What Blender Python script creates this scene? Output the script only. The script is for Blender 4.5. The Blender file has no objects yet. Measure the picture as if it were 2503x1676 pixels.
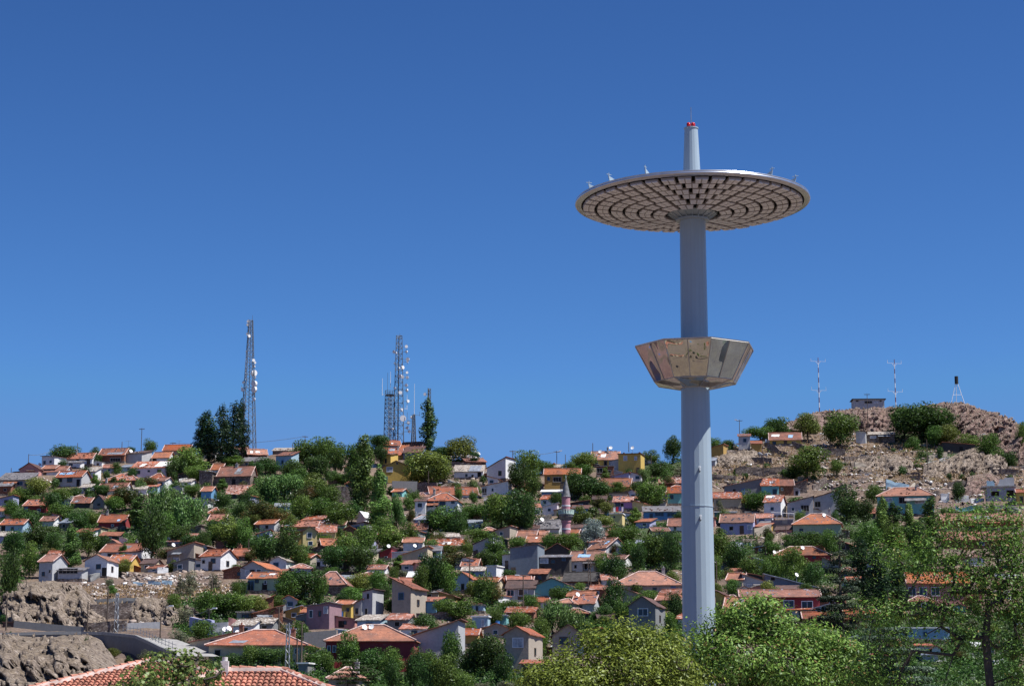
import bpy, math, random
import numpy as np
from mathutils import Vector, Matrix, noise as mnoise
R = math.radians
sc = bpy.context.scene
# ------------------------------------------------------------------ camera
CX, CY, F = 1251.5, 838.0, 5211.0          # photograph's centre and focal length in its own pixels
PITCH = R(10.5); CP, SP = math.cos(PITCH), math.sin(PITCH); EYE = 4.0
cam = bpy.data.cameras.new('camera'); camo = bpy.data.objects.new('camera', cam)
sc.collection.objects.link(camo); sc.camera = camo
camo.location = (0, 0, EYE); camo.rotation_euler = (R(90) + PITCH, 0, 0)
cam.sensor_width = 36; cam.lens = F / 2503 * 36; cam.clip_end = 20000; cam.clip_start = .5
# ------------------------------------------------------------------ sky and sun
SUN_EL, SUN_AZ = R(61), R(108)             # azimuth from +Y towards +X
w = bpy.data.worlds.new('World'); sc.world = w; w.use_nodes = True
nt = w.node_tree; bg = nt.nodes['Background']
sky = nt.nodes.new('ShaderNodeTexSky'); sky.sky_type = 'NISHITA'; sky.sun_disc = False
sky.sun_elevation = SUN_EL; sky.sun_rotation = SUN_AZ; sky.altitude = 900
sky.air_density = 1.0; sky.dust_density = 0.25; sky.ozone_density = 4.0
def vm(op, val, src):
    x = nt.nodes.new('ShaderNodeVectorMath'); x.operation = op; x.inputs[1].default_value = val; nt.links.new(src, x.inputs[0]); return x.outputs[0]
gm = nt.nodes.new('ShaderNodeGamma'); gm.inputs[1].default_value = 1.6          # a clear, deep-blue highland sky
nt.links.new(vm('MULTIPLY', (.1, .1, .1), sky.outputs[0]), gm.inputs[0]); nt.links.new(vm('MINIMUM', (1.3, 3.0, 6.6), vm('MULTIPLY', (11.6, 14.6, 16.6), gm.outputs[0])), bg.inputs['Color'])
bg.inputs['Strength'].default_value = 0.066
sl = bpy.data.lights.new('sun', 'SUN'); sl.energy = 5.0; sl.angle = R(.5); sl.color = (1, .965, .91)
so = bpy.data.objects.new('sun', sl); sc.collection.objects.link(so)
sd = Vector((math.sin(SUN_AZ)*math.cos(SUN_EL), math.cos(SUN_AZ)*math.cos(SUN_EL), math.sin(SUN_EL)))
so.rotation_euler = sd.to_track_quat('Z', 'Y').to_euler()
sc.view_settings.view_transform = 'Standard'; sc.view_settings.look = 'None'
sc.view_settings.exposure = 0.6; sc.view_settings.gamma = 1
# ------------------------------------------------------------------ helpers
rnd = random.Random(5)
COL = sc.collection
def lin(h):
    h = h.lstrip('#'); v = [int(h[i:i+2], 16)/255 for i in (0, 2, 4)]
    return tuple((x/12.92 if x <= .04045 else ((x+.055)/1.055)**2.4) for x in v)
class MB:
    def __init__(s): s.v = []; s.f = []
    def add(s, vs, fs):
        o = len(s.v); s.v.extend([tuple(p) for p in vs]); s.f.extend([tuple(i+o for i in f) for f in fs]); return s
    def box(s, x0, x1, y0, y1, z0, z1):
        return s.add([(x0,y0,z0),(x1,y0,z0),(x1,y1,z0),(x0,y1,z0),(x0,y0,z1),(x1,y0,z1),(x1,y1,z1),(x0,y1,z1)],
                     [(0,3,2,1),(4,5,6,7),(0,1,5,4),(1,2,6,5),(2,3,7,6),(3,0,4,7)])
    def tube(s, p, q, r0, r1=None, n=6, caps=True):
        p = Vector(p); q = Vector(q); r1 = r0 if r1 is None else r1
        d = (q-p); 
        if d.length < 1e-6: return s
        d.normalize(); a = d.cross(Vector((0,0,1)) if abs(d.z) < .9 else Vector((1,0,0))).normalized(); b = d.cross(a)
        vs = []
        for c, r in ((p, r0), (q, r1)):
            for i in range(n):
                t = 2*math.pi*i/n; vs.append(c + a*math.cos(t)*r + b*math.sin(t)*r)
        fs = [(i, (i+1) % n, n+(i+1) % n, n+i) for i in range(n)]
        if caps: fs += [tuple(range(n-1, -1, -1)), tuple(range(n, 2*n))]
        return s.add(vs, fs)
    def lathe(s, prof, n=24, c=(0,0,0), rot=0, cap=True):
        vs = []; fs = []
        for r, z in prof:
            for i in range(n):
                t = rot + 2*math.pi*i/n; vs.append((c[0]+r*math.cos(t), c[1]+r*math.sin(t), c[2]+z))
        for k in range(len(prof)-1):
            for i in range(n):
                j = (i+1) % n; fs.append((k*n+i, k*n+j, (k+1)*n+j, (k+1)*n+i))
        if cap: fs.append(tuple(range(n-1, -1, -1))); fs.append(tuple(range((len(prof)-1)*n, len(prof)*n)))
        return s.add(vs, fs)
    def extrude(s, poly, axis, a0, a1):
        n = len(poly)
        if axis == 'x': vs = [(a0, y, z) for y, z in poly] + [(a1, y, z) for y, z in poly]
        else: vs = [(x, a0, z) for x, z in poly] + [(x, a1, z) for x, z in poly]
        return s.add(vs, [tuple(range(n)), tuple(range(2*n-1, n-1, -1))] + [(i, n+i, n+(i+1) % n, (i+1) % n) for i in range(n)])
    def build(s, name, mat, parent=None, smooth=False, loc=None, rot=None):
        me = bpy.data.meshes.new(name); me.from_pydata(s.v, [], s.f); me.materials.append(mat)
        me.update()
        if smooth: me.polygons.foreach_set('use_smooth', [True]*len(me.polygons))
        return link(name, me, parent, loc, rot)
def link(name, me, parent=None, loc=None, rot=None):
    o = bpy.data.objects.new(name, me); COL.objects.link(o)
    if parent: o.parent = parent
    if loc: o.location = loc
    if rot: o.rotation_euler = rot
    return o
def tag(o, label=None, cat=None, group=None, kind=None):
    for k, v in (('label', label), ('category', cat), ('group', group), ('kind', kind)):
        if v: o[k] = v
    return o
def empty(name, loc, rz=0):
    o = bpy.data.objects.new(name, None); COL.objects.link(o); o.location = loc; o.rotation_euler = (0, 0, rz); o.empty_display_size = .5
    return o
def npmesh(name, V, Fc, mat, tone=None, smooth=False):
    """V (n,3), Fc (m,k) all faces with k corners"""
    me = bpy.data.meshes.new(name); m, k = Fc.shape
    me.vertices.add(len(V)); me.vertices.foreach_set('co', V.astype(np.float32).ravel())
    me.loops.add(m*k); me.loops.foreach_set('vertex_index', Fc.astype(np.int32).ravel())
    me.polygons.add(m); me.polygons.foreach_set('loop_start', np.arange(0, m*k, k, dtype=np.int32))
    me.polygons.foreach_set('loop_total', np.full(m, k, dtype=np.int32))
    if smooth: me.polygons.foreach_set('use_smooth', np.ones(m, dtype=bool))
    me.materials.append(mat); me.update(calc_edges=True)
    if tone is not None:
        at_ = me.attributes.new('tone', 'FLOAT', 'FACE'); at_.data.foreach_set('value', tone.astype(np.float32))
    return me
USED = set()
def uniq(cands):
    for c in cands:
        if c not in USED: USED.add(c); return c
    raise ValueError('label clash ' + cands[0])
# ------------------------------------------------------------------ materials
MATS = {}
def newmat(name):
    m = bpy.data.materials.new(name); m.use_nodes = True; n = m.node_tree
    return m, n, n.nodes['Principled BSDF']
def N(n, t, **kw):
    x = n.nodes.new(t)
    for k, v in kw.items():
        if hasattr(x, k): setattr(x, k, v)
        else: x.inputs[k].default_value = v
    return x
def ramp(n, fac, stops):
    r = n.nodes.new('ShaderNodeValToRGB'); e = r.color_ramp.elements
    while len(e) < len(stops): e.new(.5)
    for i, (p, c) in enumerate(stops):
        e[i].position = p; e[i].color = (*c, 1) if len(c) == 3 else c
    n.links.new(fac, r.inputs[0]); return r.outputs[0]
def mix(n, fac, a, b, mode='MIX'):
    x = n.nodes.new('ShaderNodeMix'); x.data_type = 'RGBA'; x.blend_type = mode
    for s, v in ((x.inputs[0], fac), (x.inputs[6], a), (x.inputs[7], b)):
        if isinstance(v, bpy.types.NodeSocket): n.links.new(v, s)
        elif isinstance(v, (int, float)): s.default_value = v
        else: s.default_value = (*v, 1)
    return x.outputs[2]
def coords(n, scale=(1,1,1), out='Object'):
    t = n.nodes.new('ShaderNodeTexCoord'); mp = n.nodes.new('ShaderNodeMapping'); mp.inputs['Scale'].default_value = scale
    n.links.new(t.outputs[out], mp.inputs[0]); return mp.outputs[0]
def noise(n, vec, scale, detail=4, rough=.6):
    x = N(n, 'ShaderNodeTexNoise', Scale=scale, Detail=detail, Roughness=rough); n.links.new(vec, x.inputs['Vector']); return x.outputs['Fac']
def bump(n, h, s, bsdf, dist=.1):
    b = N(n, 'ShaderNodeBump', Strength=s, Distance=dist); n.links.new(h, b.inputs['Height']); n.links.new(b.outputs[0], bsdf.inputs['Normal'])
def plain(name, col, rough=.6, metal=0, var=.12):
    if name in MATS: return MATS[name]
    m, n, b = newmat(name); v = coords(n); f = noise(n, v, 1.3, 5)
    c = tuple(col); d = tuple(x*(1-var*2.2) for x in c); l = tuple(min(1, x*(1+var)) for x in c)
    n.links.new(ramp(n, f, [(.3, d), (.7, l)]), b.inputs['Base Color']); b.inputs['Roughness'].default_value = rough; b.inputs['Metallic'].default_value = metal
    MATS[name] = m; return m
def plaster(key, col, wear=.5):
    """painted render, blotched and peeling to grey-beige plaster"""
    k = 'plaster_' + key
    if k in MATS: return MATS[k]
    m, n, b = newmat(k); v = coords(n); oi = n.nodes.new('ShaderNodeObjectInfo')
    va = n.nodes.new('ShaderNodeVectorMath'); va.operation = 'ADD'; n.links.new(v, va.inputs[0]); n.links.new(oi.outputs['Location'], va.inputs[1]); v = va.outputs[0]
    f1 = noise(n, v, .55, 6, .65); f2 = noise(n, v, 2.8, 6, .7); f3 = noise(n, v, .9, 8, .72)
    c0 = ramp(n, f2, [(.3, tuple(x*.72 for x in col)), (.6, col)])
    c1 = mix(n, ramp(n, f1, [(.35, (0,0,0)), (.62, (.55,.55,.55))]), c0, tuple(x*.66+.03 for x in col))
    c2 = mix(n, ramp(n, f3, [(.60, (0,0,0)), (.66, (wear,wear,wear))]), c1, (.27, .22, .18))
    vs = coords(n, (5, 5, .35)); st = noise(n, vs, 1, 3); c3 = mix(n, ramp(n, st, [(.55, (0,0,0)), (.8, (.5,.5,.5))]), c2, tuple(x*.5 for x in col))
    n.links.new(c3, b.inputs['Base Color']); b.inputs['Roughness'].default_value = .92
    bump(n, f2, .35, b, .04); MATS[k] = m; return m
def stone(key, c0, c1, c2, sc_=2.2, b_=1.):
    k = 'stone_' + key
    if k in MATS: return MATS[k]
    m, n, b = newmat(k); v = coords(n, (1, 1, 1.7))
    vo = N(n, 'ShaderNodeTexVoronoi', Scale=sc_); n.links.new(v, vo.inputs['Vector'])
    rgb = ramp(n, noise(n, vo.outputs['Position'], 3.3, 2), [(.35, c0), (.5, c1), (.68, c2)])
    big = noise(n, v, .35, 4); rgb = mix(n, ramp(n, big, [(.4, (0,0,0)), (.7, (.6,.6,.6))]), rgb, tuple(x*.75 for x in c1))
    gap = ramp(n, vo.outputs['Distance'], [(.25, (1,1,1)), (.6, (.45,.42,.4))]); rgb = mix(n, 1., rgb, gap, 'MULTIPLY')
    n.links.new(rgb, b.inputs['Base Color']); b.inputs['Roughness'].default_value = .95
    bump(n, vo.outputs['Distance'], -b_, b, .15); MATS[k] = m; return m
def tiles(key, base, spot=.35, spotcol=(.62,.56,.54)):
    k = 'tiles_' + key
    if k in MATS: return MATS[k]
    m, n, b = newmat(k); v = coords(n); oi = n.nodes.new('ShaderNodeObjectInfo')
    va = n.nodes.new('ShaderNodeVectorMath'); va.operation = 'ADD'; n.links.new(v, va.inputs[0]); n.links.new(oi.outputs['Location'], va.inputs[1]); v = va.outputs[0]
    f = noise(n, v, 3.4, 6, .8); g = noise(n, v, .45, 5, .6); h = noise(n, v, 1.6, 7, .75)
    c = ramp(n, f, [(.3, tuple(x*.3 for x in base)), (.5, base), (.78, tuple(min(1, x*1.35+.02) for x in base))])
    c = mix(n, ramp(n, g, [(.38, (0,0,0)), (.62, (.9,.9,.9))]), c, (base[0]*.5, base[1]*.62, base[2]*.8))
    c = mix(n, ramp(n, h, [(.66-.16*spot, (0,0,0)), (.74-.12*spot, (spot*1.6,)*3)]), c, spotcol)
    wv = N(n, 'ShaderNodeTexWave', Scale=2.2, Distortion=1.2); wv.bands_direction = 'X'; n.links.new(v, wv.inputs['Vector'])
    wz = N(n, 'ShaderNodeTexWave', Scale=1.5, Distortion=2.); wz.bands_direction = 'Z'; n.links.new(v, wz.inputs['Vector'])
    c = mix(n, .35, c, ramp(n, wv.outputs['Fac'], [(.1, (.4,.36,.34)), (.6, (1,1,1))]), 'MULTIPLY')
    c = mix(n, .4, c, ramp(n, wz.outputs['Fac'], [(.1, (.4,.36,.34)), (.4, (1,1,1))]), 'MULTIPLY')
    hv = n.nodes.new('ShaderNodeHueSaturation'); mr = N(n, 'ShaderNodeMapRange'); mr.inputs[3].default_value = .68; mr.inputs[4].default_value = 1.2; n.links.new(oi.outputs['Random'], mr.inputs[0]); n.links.new(mr.outputs[0], hv.inputs['Value']); m2 = N(n, 'ShaderNodeMath', operation='MULTIPLY'); m2.inputs[1].default_value = 9.7; n.links.new(oi.outputs['Random'], m2.inputs[0]); m3 = N(n, 'ShaderNodeMath', operation='FRACT'); n.links.new(m2.outputs[0], m3.inputs[0]); ms = N(n, 'ShaderNodeMapRange'); ms.inputs[3].default_value = .86; ms.inputs[4].default_value = 1.2; n.links.new(m3.outputs[0], ms.inputs[0]); n.links.new(ms.outputs[0], hv.inputs['Saturation']); n.links.new(c, hv.inputs['Color']); c = hv.outputs[0]
    n.links.new(c, b.inputs['Base Color']); b.inputs['Roughness'].default_value = .9
    bump(n, wv.outputs['Fac'], .6, b, .08); MATS[k] = m; return m
def foliage(key, dark, light, rust=None, pod=None):
    k = 'leaf_' + key
    if k in MATS: return MATS[k]
    m = bpy.data.materials.new(k); m.use_nodes = True; n = m.node_tree; n.nodes.clear()
    out = n.nodes.new('ShaderNodeOutputMaterial'); a = n.nodes.new('ShaderNodeAttribute'); a.attribute_name = 'tone'
    oi = n.nodes.new('ShaderNodeObjectInfo')
    c = ramp(n, a.outputs['Fac'], [(0, dark), (.6, light), (.9, tuple(x*1.3 for x in light)), (1, pod or tuple(x*1.4 for x in light))])
    if rust:
        v = coords(n); g = noise(n, v, .22, 2); c = mix(n, ramp(n, g, [(.47, (0,0,0)), (.56, (.8,.8,.8))]), c, rust)
    hsv = n.nodes.new('ShaderNodeHueSaturation'); n.links.new(c, hsv.inputs['Color'])
    mr = N(n, 'ShaderNodeMapRange'); mr.inputs[3].default_value = .72; mr.inputs[4].default_value = 1.25; n.links.new(oi.outputs['Random'], mr.inputs[0]); n.links.new(mr.outputs[0], hsv.inputs['Value'])
    m2 = N(n, 'ShaderNodeMath', operation='MULTIPLY'); m2.inputs[1].default_value = 7.31; n.links.new(oi.outputs['Random'], m2.inputs[0])
    m3 = N(n, 'ShaderNodeMath', operation='FRACT'); n.links.new(m2.outputs[0], m3.inputs[0])
    mh = N(n, 'ShaderNodeMapRange'); mh.inputs[3].default_value = .485; mh.inputs[4].default_value = .52; n.links.new(m3.outputs[0], mh.inputs[0]); n.links.new(mh.outputs[0], hsv.inputs['Hue'])
    d = n.nodes.new('ShaderNodeBsdfDiffuse'); t = n.nodes.new('ShaderNodeBsdfTranslucent'); g = N(n, 'ShaderNodeBsdfGlossy', Roughness=.45)
    g.inputs['Color'].default_value = (.9, .95, 1, 1)
    for s in (d, t): n.links.new(hsv.outputs[0], s.inputs['Color'])
    x = n.nodes.new('ShaderNodeMixShader'); x.inputs[0].default_value = .28; n.links.new(d.outputs[0], x.inputs[1]); n.links.new(t.outputs[0], x.inputs[2])
    y = n.nodes.new('ShaderNodeMixShader'); y.inputs[0].default_value = .015; n.links.new(x.outputs[0], y.inputs[1]); n.links.new(g.outputs[0], y.inputs[2])
    n.links.new(y.outputs[0], out.inputs['Surface']); MATS[k] = m; return m
M_BARK = plain('bark', (.09, .07, .055), .95, 0, .3)
M_GLASS = plain('window_glass', (.02, .03, .045), .12, 0, .3)
M_CURT = plain('curtained_glass', (.42, .45, .5), .4, 0, .3)
M_HOLE = plain('dark_opening', (.012, .011, .012), .9, 0, .2)
M_FRW = plain('white_frame', (.75, .76, .78), .6); M_FRB = plain('brown_frame', (.10, .06, .04), .7); M_FRBL = plain('blue_frame', (.12, .2, .33), .7)
M_WHITE = plain('white_enamel', (.8, .8, .8), .45, 0, .04)
M_WOOD = plain('old_wood', (.12, .09, .07), .9, 0, .35)
M_STEEL = plain('galvanised_steel', (.30, .32, .35), .5, .5, .2)
M_DSTEEL = plain('tower_steel', (.13, .155, .19), .6, .2, .2)
M_CONC = plain('concrete', (.36, .35, .34), .9, 0, .22)
M_BRICKCH = plain('chimney_brick', (.3, .14, .09), .9, 0, .3)
M_TARP = plain('white_sheet', (.78, .78, .78), .7, 0, .2)
WALLC = dict(W=(.79,.80,.81), PG=(.46,.47,.49), BG=(.42,.36,.29), CM=(.58,.49,.34), YE=(.62,.43,.10), OC=(.45,.28,.075), PY=(.72,.58,.26), PK=(.58,.27,.24),
             MV=(.32,.19,.22), CR=(.30,.028,.036), BL=(.12,.30,.52), TQ=(.20,.50,.50), TL=(.07,.25,.26), LB=(.34,.50,.62), GN=(.36,.47,.33),
             GY=(.22,.225,.23), LV=(.36,.38,.58), DK=(.05,.045,.045), LP=(.50,.25,.46), SG=(.17,.21,.26))
def wallmat(k):
    if k == 'ST': return stone('wall', (.15,.115,.10), (.26,.21,.185), (.40,.36,.32), 2.4)
    if k == 'BR': return stone('brick', (.26,.10,.06), (.36,.15,.09), (.42,.22,.15), 4)
    return plaster(k, WALLC[k], .25 if k in ('CR','YE','MV','LV') else .45)
ROOFM = dict(r=lambda: tiles('red', (.38,.132,.077), .42), o=lambda: tiles('orange', (.45,.18,.105), .38), p=lambda: tiles('patchy', (.42,.14,.08), .8),
             d=lambda: tiles('brown', (.16,.08,.065), .3), g=lambda: plain('sheet_grey', (.16,.15,.16), .7, .1, .3), m=lambda: plain('sheet_metal', (.42,.45,.5), .4, .5, .2),
             t=lambda: stone('rubble_roof', (.3,.24,.2), (.45,.4,.35), (.7,.68,.66), 3, .6), k=lambda: plain('tar_roof', (.05,.045,.045), .9, 0, .3), u=lambda: plain('rust_sheet', (.27,.10,.055), .75, .1, .35), w=lambda: M_TARP)
# ------------------------------------------------------------------ hill: image row <-> slope of sight line
def t_of(row):
    v = (CY-np.asarray(row, float))/F; return (v*CP+SP)/(CP-v*SP)
def row_of(t):
    v = (t*CP-SP)/(CP+t*SP); return CY-F*v
def a_of(px, t): return (px-CX)/F*(CP+t*SP)
RX = [-700,-250,0,60,130,250,350,450,600,700,800,950,1030,1100,1200,1300,1400,1500,1600,1680,1750,1850,1900,1960,2000,2080,2160,2250,2340,2380,2430,2503,2620,3000]
RY = [1420,1270,1182,1160,1136,1116,1112,1104,1100,1108,1112,1092,1096,1122,1150,1158,1146,1140,1136,1126,1104,1068,1048,1022,1008,1004,1000,996,990,1004,1018,1050,1100,1300]
YN = [0,150,200,250,280,320,360,400,450]
ZN = [0,0,1.5,5.5]+[float(t_of(r))*y+EYE for r, y in ((1700,280),(1630,320),(1555,360),(1480,400),(1390,450))]
def H0(X, Y):
    X = np.asarray(X, float); Y = np.asarray(Y, float); Ys = np.maximum(Y, 1)
    u = CX + (X/Ys)*F/(CP+.1*SP); u = np.where(Y < 200, CX, u)
    Rr = np.interp(u, RX, RY); Yr = 450+(1390-Rr)*.65
    lo = np.interp(Y, YN, ZN)
    f = np.clip((Y-450)/(Yr-450), 0, 1); up = EYE + t_of(1390+(Rr-1390)*f)*np.minimum(Y, Yr)
    z = np.where(Y <= 450, lo, up)
    z = np.where(Y > Yr, np.maximum(z-(Y-Yr)*.10-((Y-Yr)/60)**2*.6, -2), z)
    side = np.clip((np.abs(X)-260)/500, 0, 1); return z*(1-side*.8)
YS = np.linspace(205, 760, 1111)
def at_many(px, row):
    px = np.asarray(px, float); t = t_of(row); a = a_of(px, t)
    out = np.empty((len(px), 3))
    for s in range(0, len(px), 2000):
        aa = a[s:s+2000, None]; tt = t[s:s+2000, None]
        Z = H0(aa*YS, YS+0*aa); hit = (Z-EYE)/YS >= tt-1e-6
        i = np.where(hit.any(1), hit.argmax(1), ((Z-EYE)/YS).argmax(1)); Yv = YS[i]
        out[s:s+2000, 0] = aa[:, 0]*Yv; out[s:s+2000, 1] = Yv; out[s:s+2000, 2] = H0(aa[:, 0]*Yv, Yv)
    return out
def at(px, row): return at_many([px], np.array([float(row)]))[0]
def pt(px, row, Y):
    t = float(t_of(row)); return Vector((a_of(px, t)*Y, Y, EYE+t*Y))
def mpp(Y, z): return (Y*CP+(z-EYE)*SP)/F           # metres per photo pixel at that depth
def proj(p):
    d = p[1]*CP+(p[2]-EYE)*SP; return CX+F*p[0]/d, CY-F*(-p[1]*SP+(p[2]-EYE)*CP)/d
def vnoise(x, y, seed=0):
    xi = np.floor(x).astype(np.int64); yi = np.floor(y).astype(np.int64); fx = x-xi; fy = y-yi; fx = fx*fx*(3-2*fx); fy = fy*fy*(3-2*fy)
    def h(i, j):
        n = (i*374761393 + j*668265263 + seed*974634777) & 0x7fffffff; n = ((n ^ (n >> 13))*1274126177) & 0x7fffffff; return ((n ^ (n >> 16)) & 0xffff)/65535.
    return (h(xi,yi)*(1-fx)+h(xi+1,yi)*fx)*(1-fy)+(h(xi,yi+1)*(1-fx)+h(xi+1,yi+1)*fx)*fy
def fbm(x, y, o=4, seed=0):
    s = 0; a = .5
    for k in range(o): s = s+a*vnoise(x*2**k, y*2**k, seed+k); a *= .5
    return s
def bare(X, Y):
    """1 on the bare terraced slope to the right, 0 elsewhere"""
    u = CX+(X/np.maximum(Y, 1))*F/(CP+.1*SP); return np.clip((u-1725)/40, 0, 1)*np.clip((2560-u)/60, 0, 1)*np.clip((Y-545)/15, 0, 1)*np.clip((735-Y)/25, 0, 1)
def Hn(X, Y):
    """the ground as it is modelled: hill, hummocks and old terraces"""
    X = np.asarray(X, float); Y = np.asarray(Y, float); Z = H0(X, Y); hill = np.clip((Y-235)/60, 0, 1)
    Z = Z+hill*((fbm(X/14, Y/14, 4, 3)-.47)*2.0+(fbm(X/3.2, Y/3.2, 3, 9)-.44)*1.1)-.35*hill
    k = bare(X, Y); q = (Z+3*fbm(X/22, Y/22, 2, 5))/3.0; fr = q-np.floor(q); st = np.clip((fr-.62)/.3, 0, 1); return Z+k*(st*st*(3-2*st)-fr)*3.0*.85
PADS = []           # (x, y, half width, half depth, yaw, z)
LAND = []           # (px, row, short name)
# ------------------------------------------------------------------ house builder
def slab(mb, p00, p10, p11, p01, th, rg, jit=.05, nx=8, ny=5):
    """thin wobbly roof plane; p00,p10 = eave, p11,p01 = ridge"""
    P = [Vector(p) for p in (p00, p10, p11, p01)]; top = []; o = len(mb.v)
    for j in range(ny+1):
        v = j/ny
        for i in range(nx+1):
            u = i/nx; q = (P[0]*(1-u)+P[1]*u)*(1-v)+(P[3]*(1-u)+P[2]*u)*v
            q = q.copy(); k = jit*(1 if 0 < j < ny else .5); q.z += rg.uniform(-k, k)
            if j == 0: q += (P[0]-P[3]).normalized()*rg.uniform(-.12, .1)
            top.append(q)
    n = len(top); bot = [q-Vector((0, 0, th)) for q in top]; fs = []
    for j in range(ny):
        for i in range(nx):
            a = j*(nx+1)+i; fs.append((a, a+1, a+nx+2, a+nx+1)); fs.append((n+a, n+a+nx+1, n+a+nx+2, n+a+1))
    for i in range(nx): fs.append((i, n+i, n+i+1, i+1)); a = ny*(nx+1)+i; fs.append((a, a+1, n+a+1, n+a))
    for j in range(ny): a = j*(nx+1); fs.append((a, a+nx+1, n+a+nx+1, n+a)); a += nx; fs.append((a, n+a, n+a+nx+1, a+nx+1))
    mb.add(top+bot, fs)
def window(root, x, z, ww, hh, y=0., rot=None, frame=None, pane=None, side=False):
    f = MB(); t = max(.07, min(.12, ww*.1)); d0, d1 = y-.07, y+.02
    x0, x1, z0, z1 = x-ww/2, x+ww/2, z-hh/2, z+hh/2
    f.box(x0-t, x0, d0, d1, z0-t, z1+t).box(x1, x1+t, d0, d1, z0-t, z1+t).box(x0, x1, d0, d1, z1, z1+t).box(x0, x1, d0-.05, d1, z0-t, z0)
    k = max(1, round(ww/.75))
    for i in range(1, k): xx = x0+ww*i/k; f.box(xx-.03, xx+.03, d0+.01, d1, z0, z1)
    fo = f.build('window', frame or M_FRW, root)
    MB().box(x0, x1, y-.03, y+.01, z0, z1).build('pane', pane or M_GLASS, fo)
    if side: fo.rotation_euler = (0, 0, R(90)); fo.location = side
    return fo
HOUSES = {}; HBOX = []
def house(x0, x1, ye, yb, yr, roof, yaw, wc, rc, label, D=6.5, win=None, ch=0, door=None, oh=.35, group=None, cat='house', name=None, found=3., tarp=None, jit=.06, low=None):
    rg = random.Random(int(x0*7+ye*13)); pm = (x0+x1)/2; b = at(pm, yb); Y = b[1]; m = mpp(Y, b[2]); th = R(yaw); c = math.cos(th)
    t = (b[2]-EYE)/Y; W = (x1-x0)*m/c; h = max(.9, (yb-ye)*m)
    ref, _, rest = label.partition('|'); full = (ref+' '+rest).strip()
    root = empty(name or 'house', tuple(b), th); tag(root, uniq([full]), cat, group)
    HBOX.append((x0, x1, yr, yb)); LAND.append((pm, (ye+yb)/2, ref)); HOUSES[ref] = (b, m, W, D, h, th, pm)
    px_, py_ = b[0]-math.sin(th)*D/2, b[1]+math.cos(th)*D/2
    PADS.append((px_, py_, W/2, D/2, th, b[2]))
    wm = wallmat(wc); hw = W/2
    if roof in ('x', 'h'): rise = (ye-yr)*m+D/2*t*c
    elif roof == 's': rise = (ye-yr)*m+D*t*c
    elif roof == 'f': rise = 0
    else: rise = (ye-yr)*m
    if roof in ('x','h'): rise = max(.7, min(rise, D*.36))
    elif roof != 'f': rise = max(.35, rise)
    wl = MB()
    if roof == 'x': wl.extrude([(0,-found),(D,-found),(D,h),(D/2,h+rise),(0,h)], 'x', -hw, hw)
    elif roof == 'g': wl.extrude([(-hw,-found),(hw,-found),(hw,h),(0,h+rise),(-hw,h)], 'y', 0, D)
    elif roof == 's': wl.extrude([(0,-found),(D,-found),(D,h+rise),(0,h)], 'x', -hw, hw)
    elif roof == 'sl': wl.extrude([(-hw,-found),(hw,-found),(hw,h+rise),(-hw,h)], 'y', 0, D)
    elif roof == 'sr': wl.extrude([(-hw,-found),(hw,-found),(hw,h),(-hw,h+rise)], 'y', 0, D)
    else: wl.box(-hw, hw, 0, D, -found, h)
    wl.build('wall', wm, root)
    rf = MB(); T = .13; g = T+.012; o = oh
    if roof == 'x':
        k = rise/(D/2); z0 = h-o*k+g
        slab(rf, (-hw-o,-o,z0), (hw+o,-o,z0), (hw+o,D/2,h+rise+g), (-hw-o,D/2,h+rise+g), T, rg, jit)
        slab(rf, (hw+o,D+o,z0), (-hw-o,D+o,z0), (-hw-o,D/2,h+rise+g-.004), (hw+o,D/2,h+rise+g-.004), T, rg, jit)
        for i in range(int(W/.4)): 
            xx = -hw-o+.4*i+.2; rf.tube((xx-.2, D/2, h+rise+g+.04+rg.uniform(-.03,.03)), (xx+.2, D/2, h+rise+g+.05), .13, .1, 5)
    elif roof == 'g':
        k = rise/hw; z0 = h-o*k+g
        slab(rf, (-hw-o,D+.1,z0), (-hw-o,-o,z0), (0,-o,h+rise+g), (0,D+.1,h+rise+g), T, rg, jit)
        slab(rf, (hw+o,-o,z0), (hw+o,D+.1,z0), (0,D+.1,h+rise+g-.004), (0,-o,h+rise+g-.004), T, rg, jit)
    elif roof == 'h':
        q = min(hw*.8, D/2); k = rise/(D/2); z0 = h-o*k+g; zt = h+rise+g; e = .01; rx = hw-q
        A, B_, C_, E = (-hw-o,-o,z0), (hw+o,-o,z0), (hw+o,D+o,z0), (-hw-o,D+o,z0)
        slab(rf, A, B_, (rx+e,D/2,zt), (-rx-e,D/2,zt), T, rg, jit); slab(rf, B_, C_, (rx,D/2+e,zt), (rx,D/2-e,zt), T, rg, jit, 6)
        slab(rf, C_, E, (-rx-e,D/2,zt), (rx+e,D/2,zt), T, rg, jit); slab(rf, E, A, (-rx,D/2-e,zt), (-rx,D/2+e,zt), T, rg, jit, 6)
    elif roof == 's':
        k = rise/D; slab(rf, (-hw-o,-o,h-o*k+g), (hw+o,-o,h-o*k+g), (hw+o,D+o,h+rise+o*k+g), (-hw-o,D+o,h+rise+o*k+g), T, rg, jit)
    elif roof == 'sl':
        k = rise/W; slab(rf, (-hw-o,D,h-o*k+g), (-hw-o,-o,h-o*k+g), (hw+o,-o,h+rise+o*k+g), (hw+o,D,h+rise+o*k+g), T, rg, jit)
    elif roof == 'sr':
        k = rise/W; slab(rf, (hw+o,-o,h-o*k+g), (hw+o,D,h-o*k+g), (-hw-o,D,h+rise+o*k+g), (-hw-o,-o,h+rise+o*k+g), T, rg, jit)
    else: rf.box(-hw-o*.6, hw+o*.6, -o*.6, D, h+.01, h+.22)
    ro = rf.build('roof', ROOFM[rc](), root)
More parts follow.
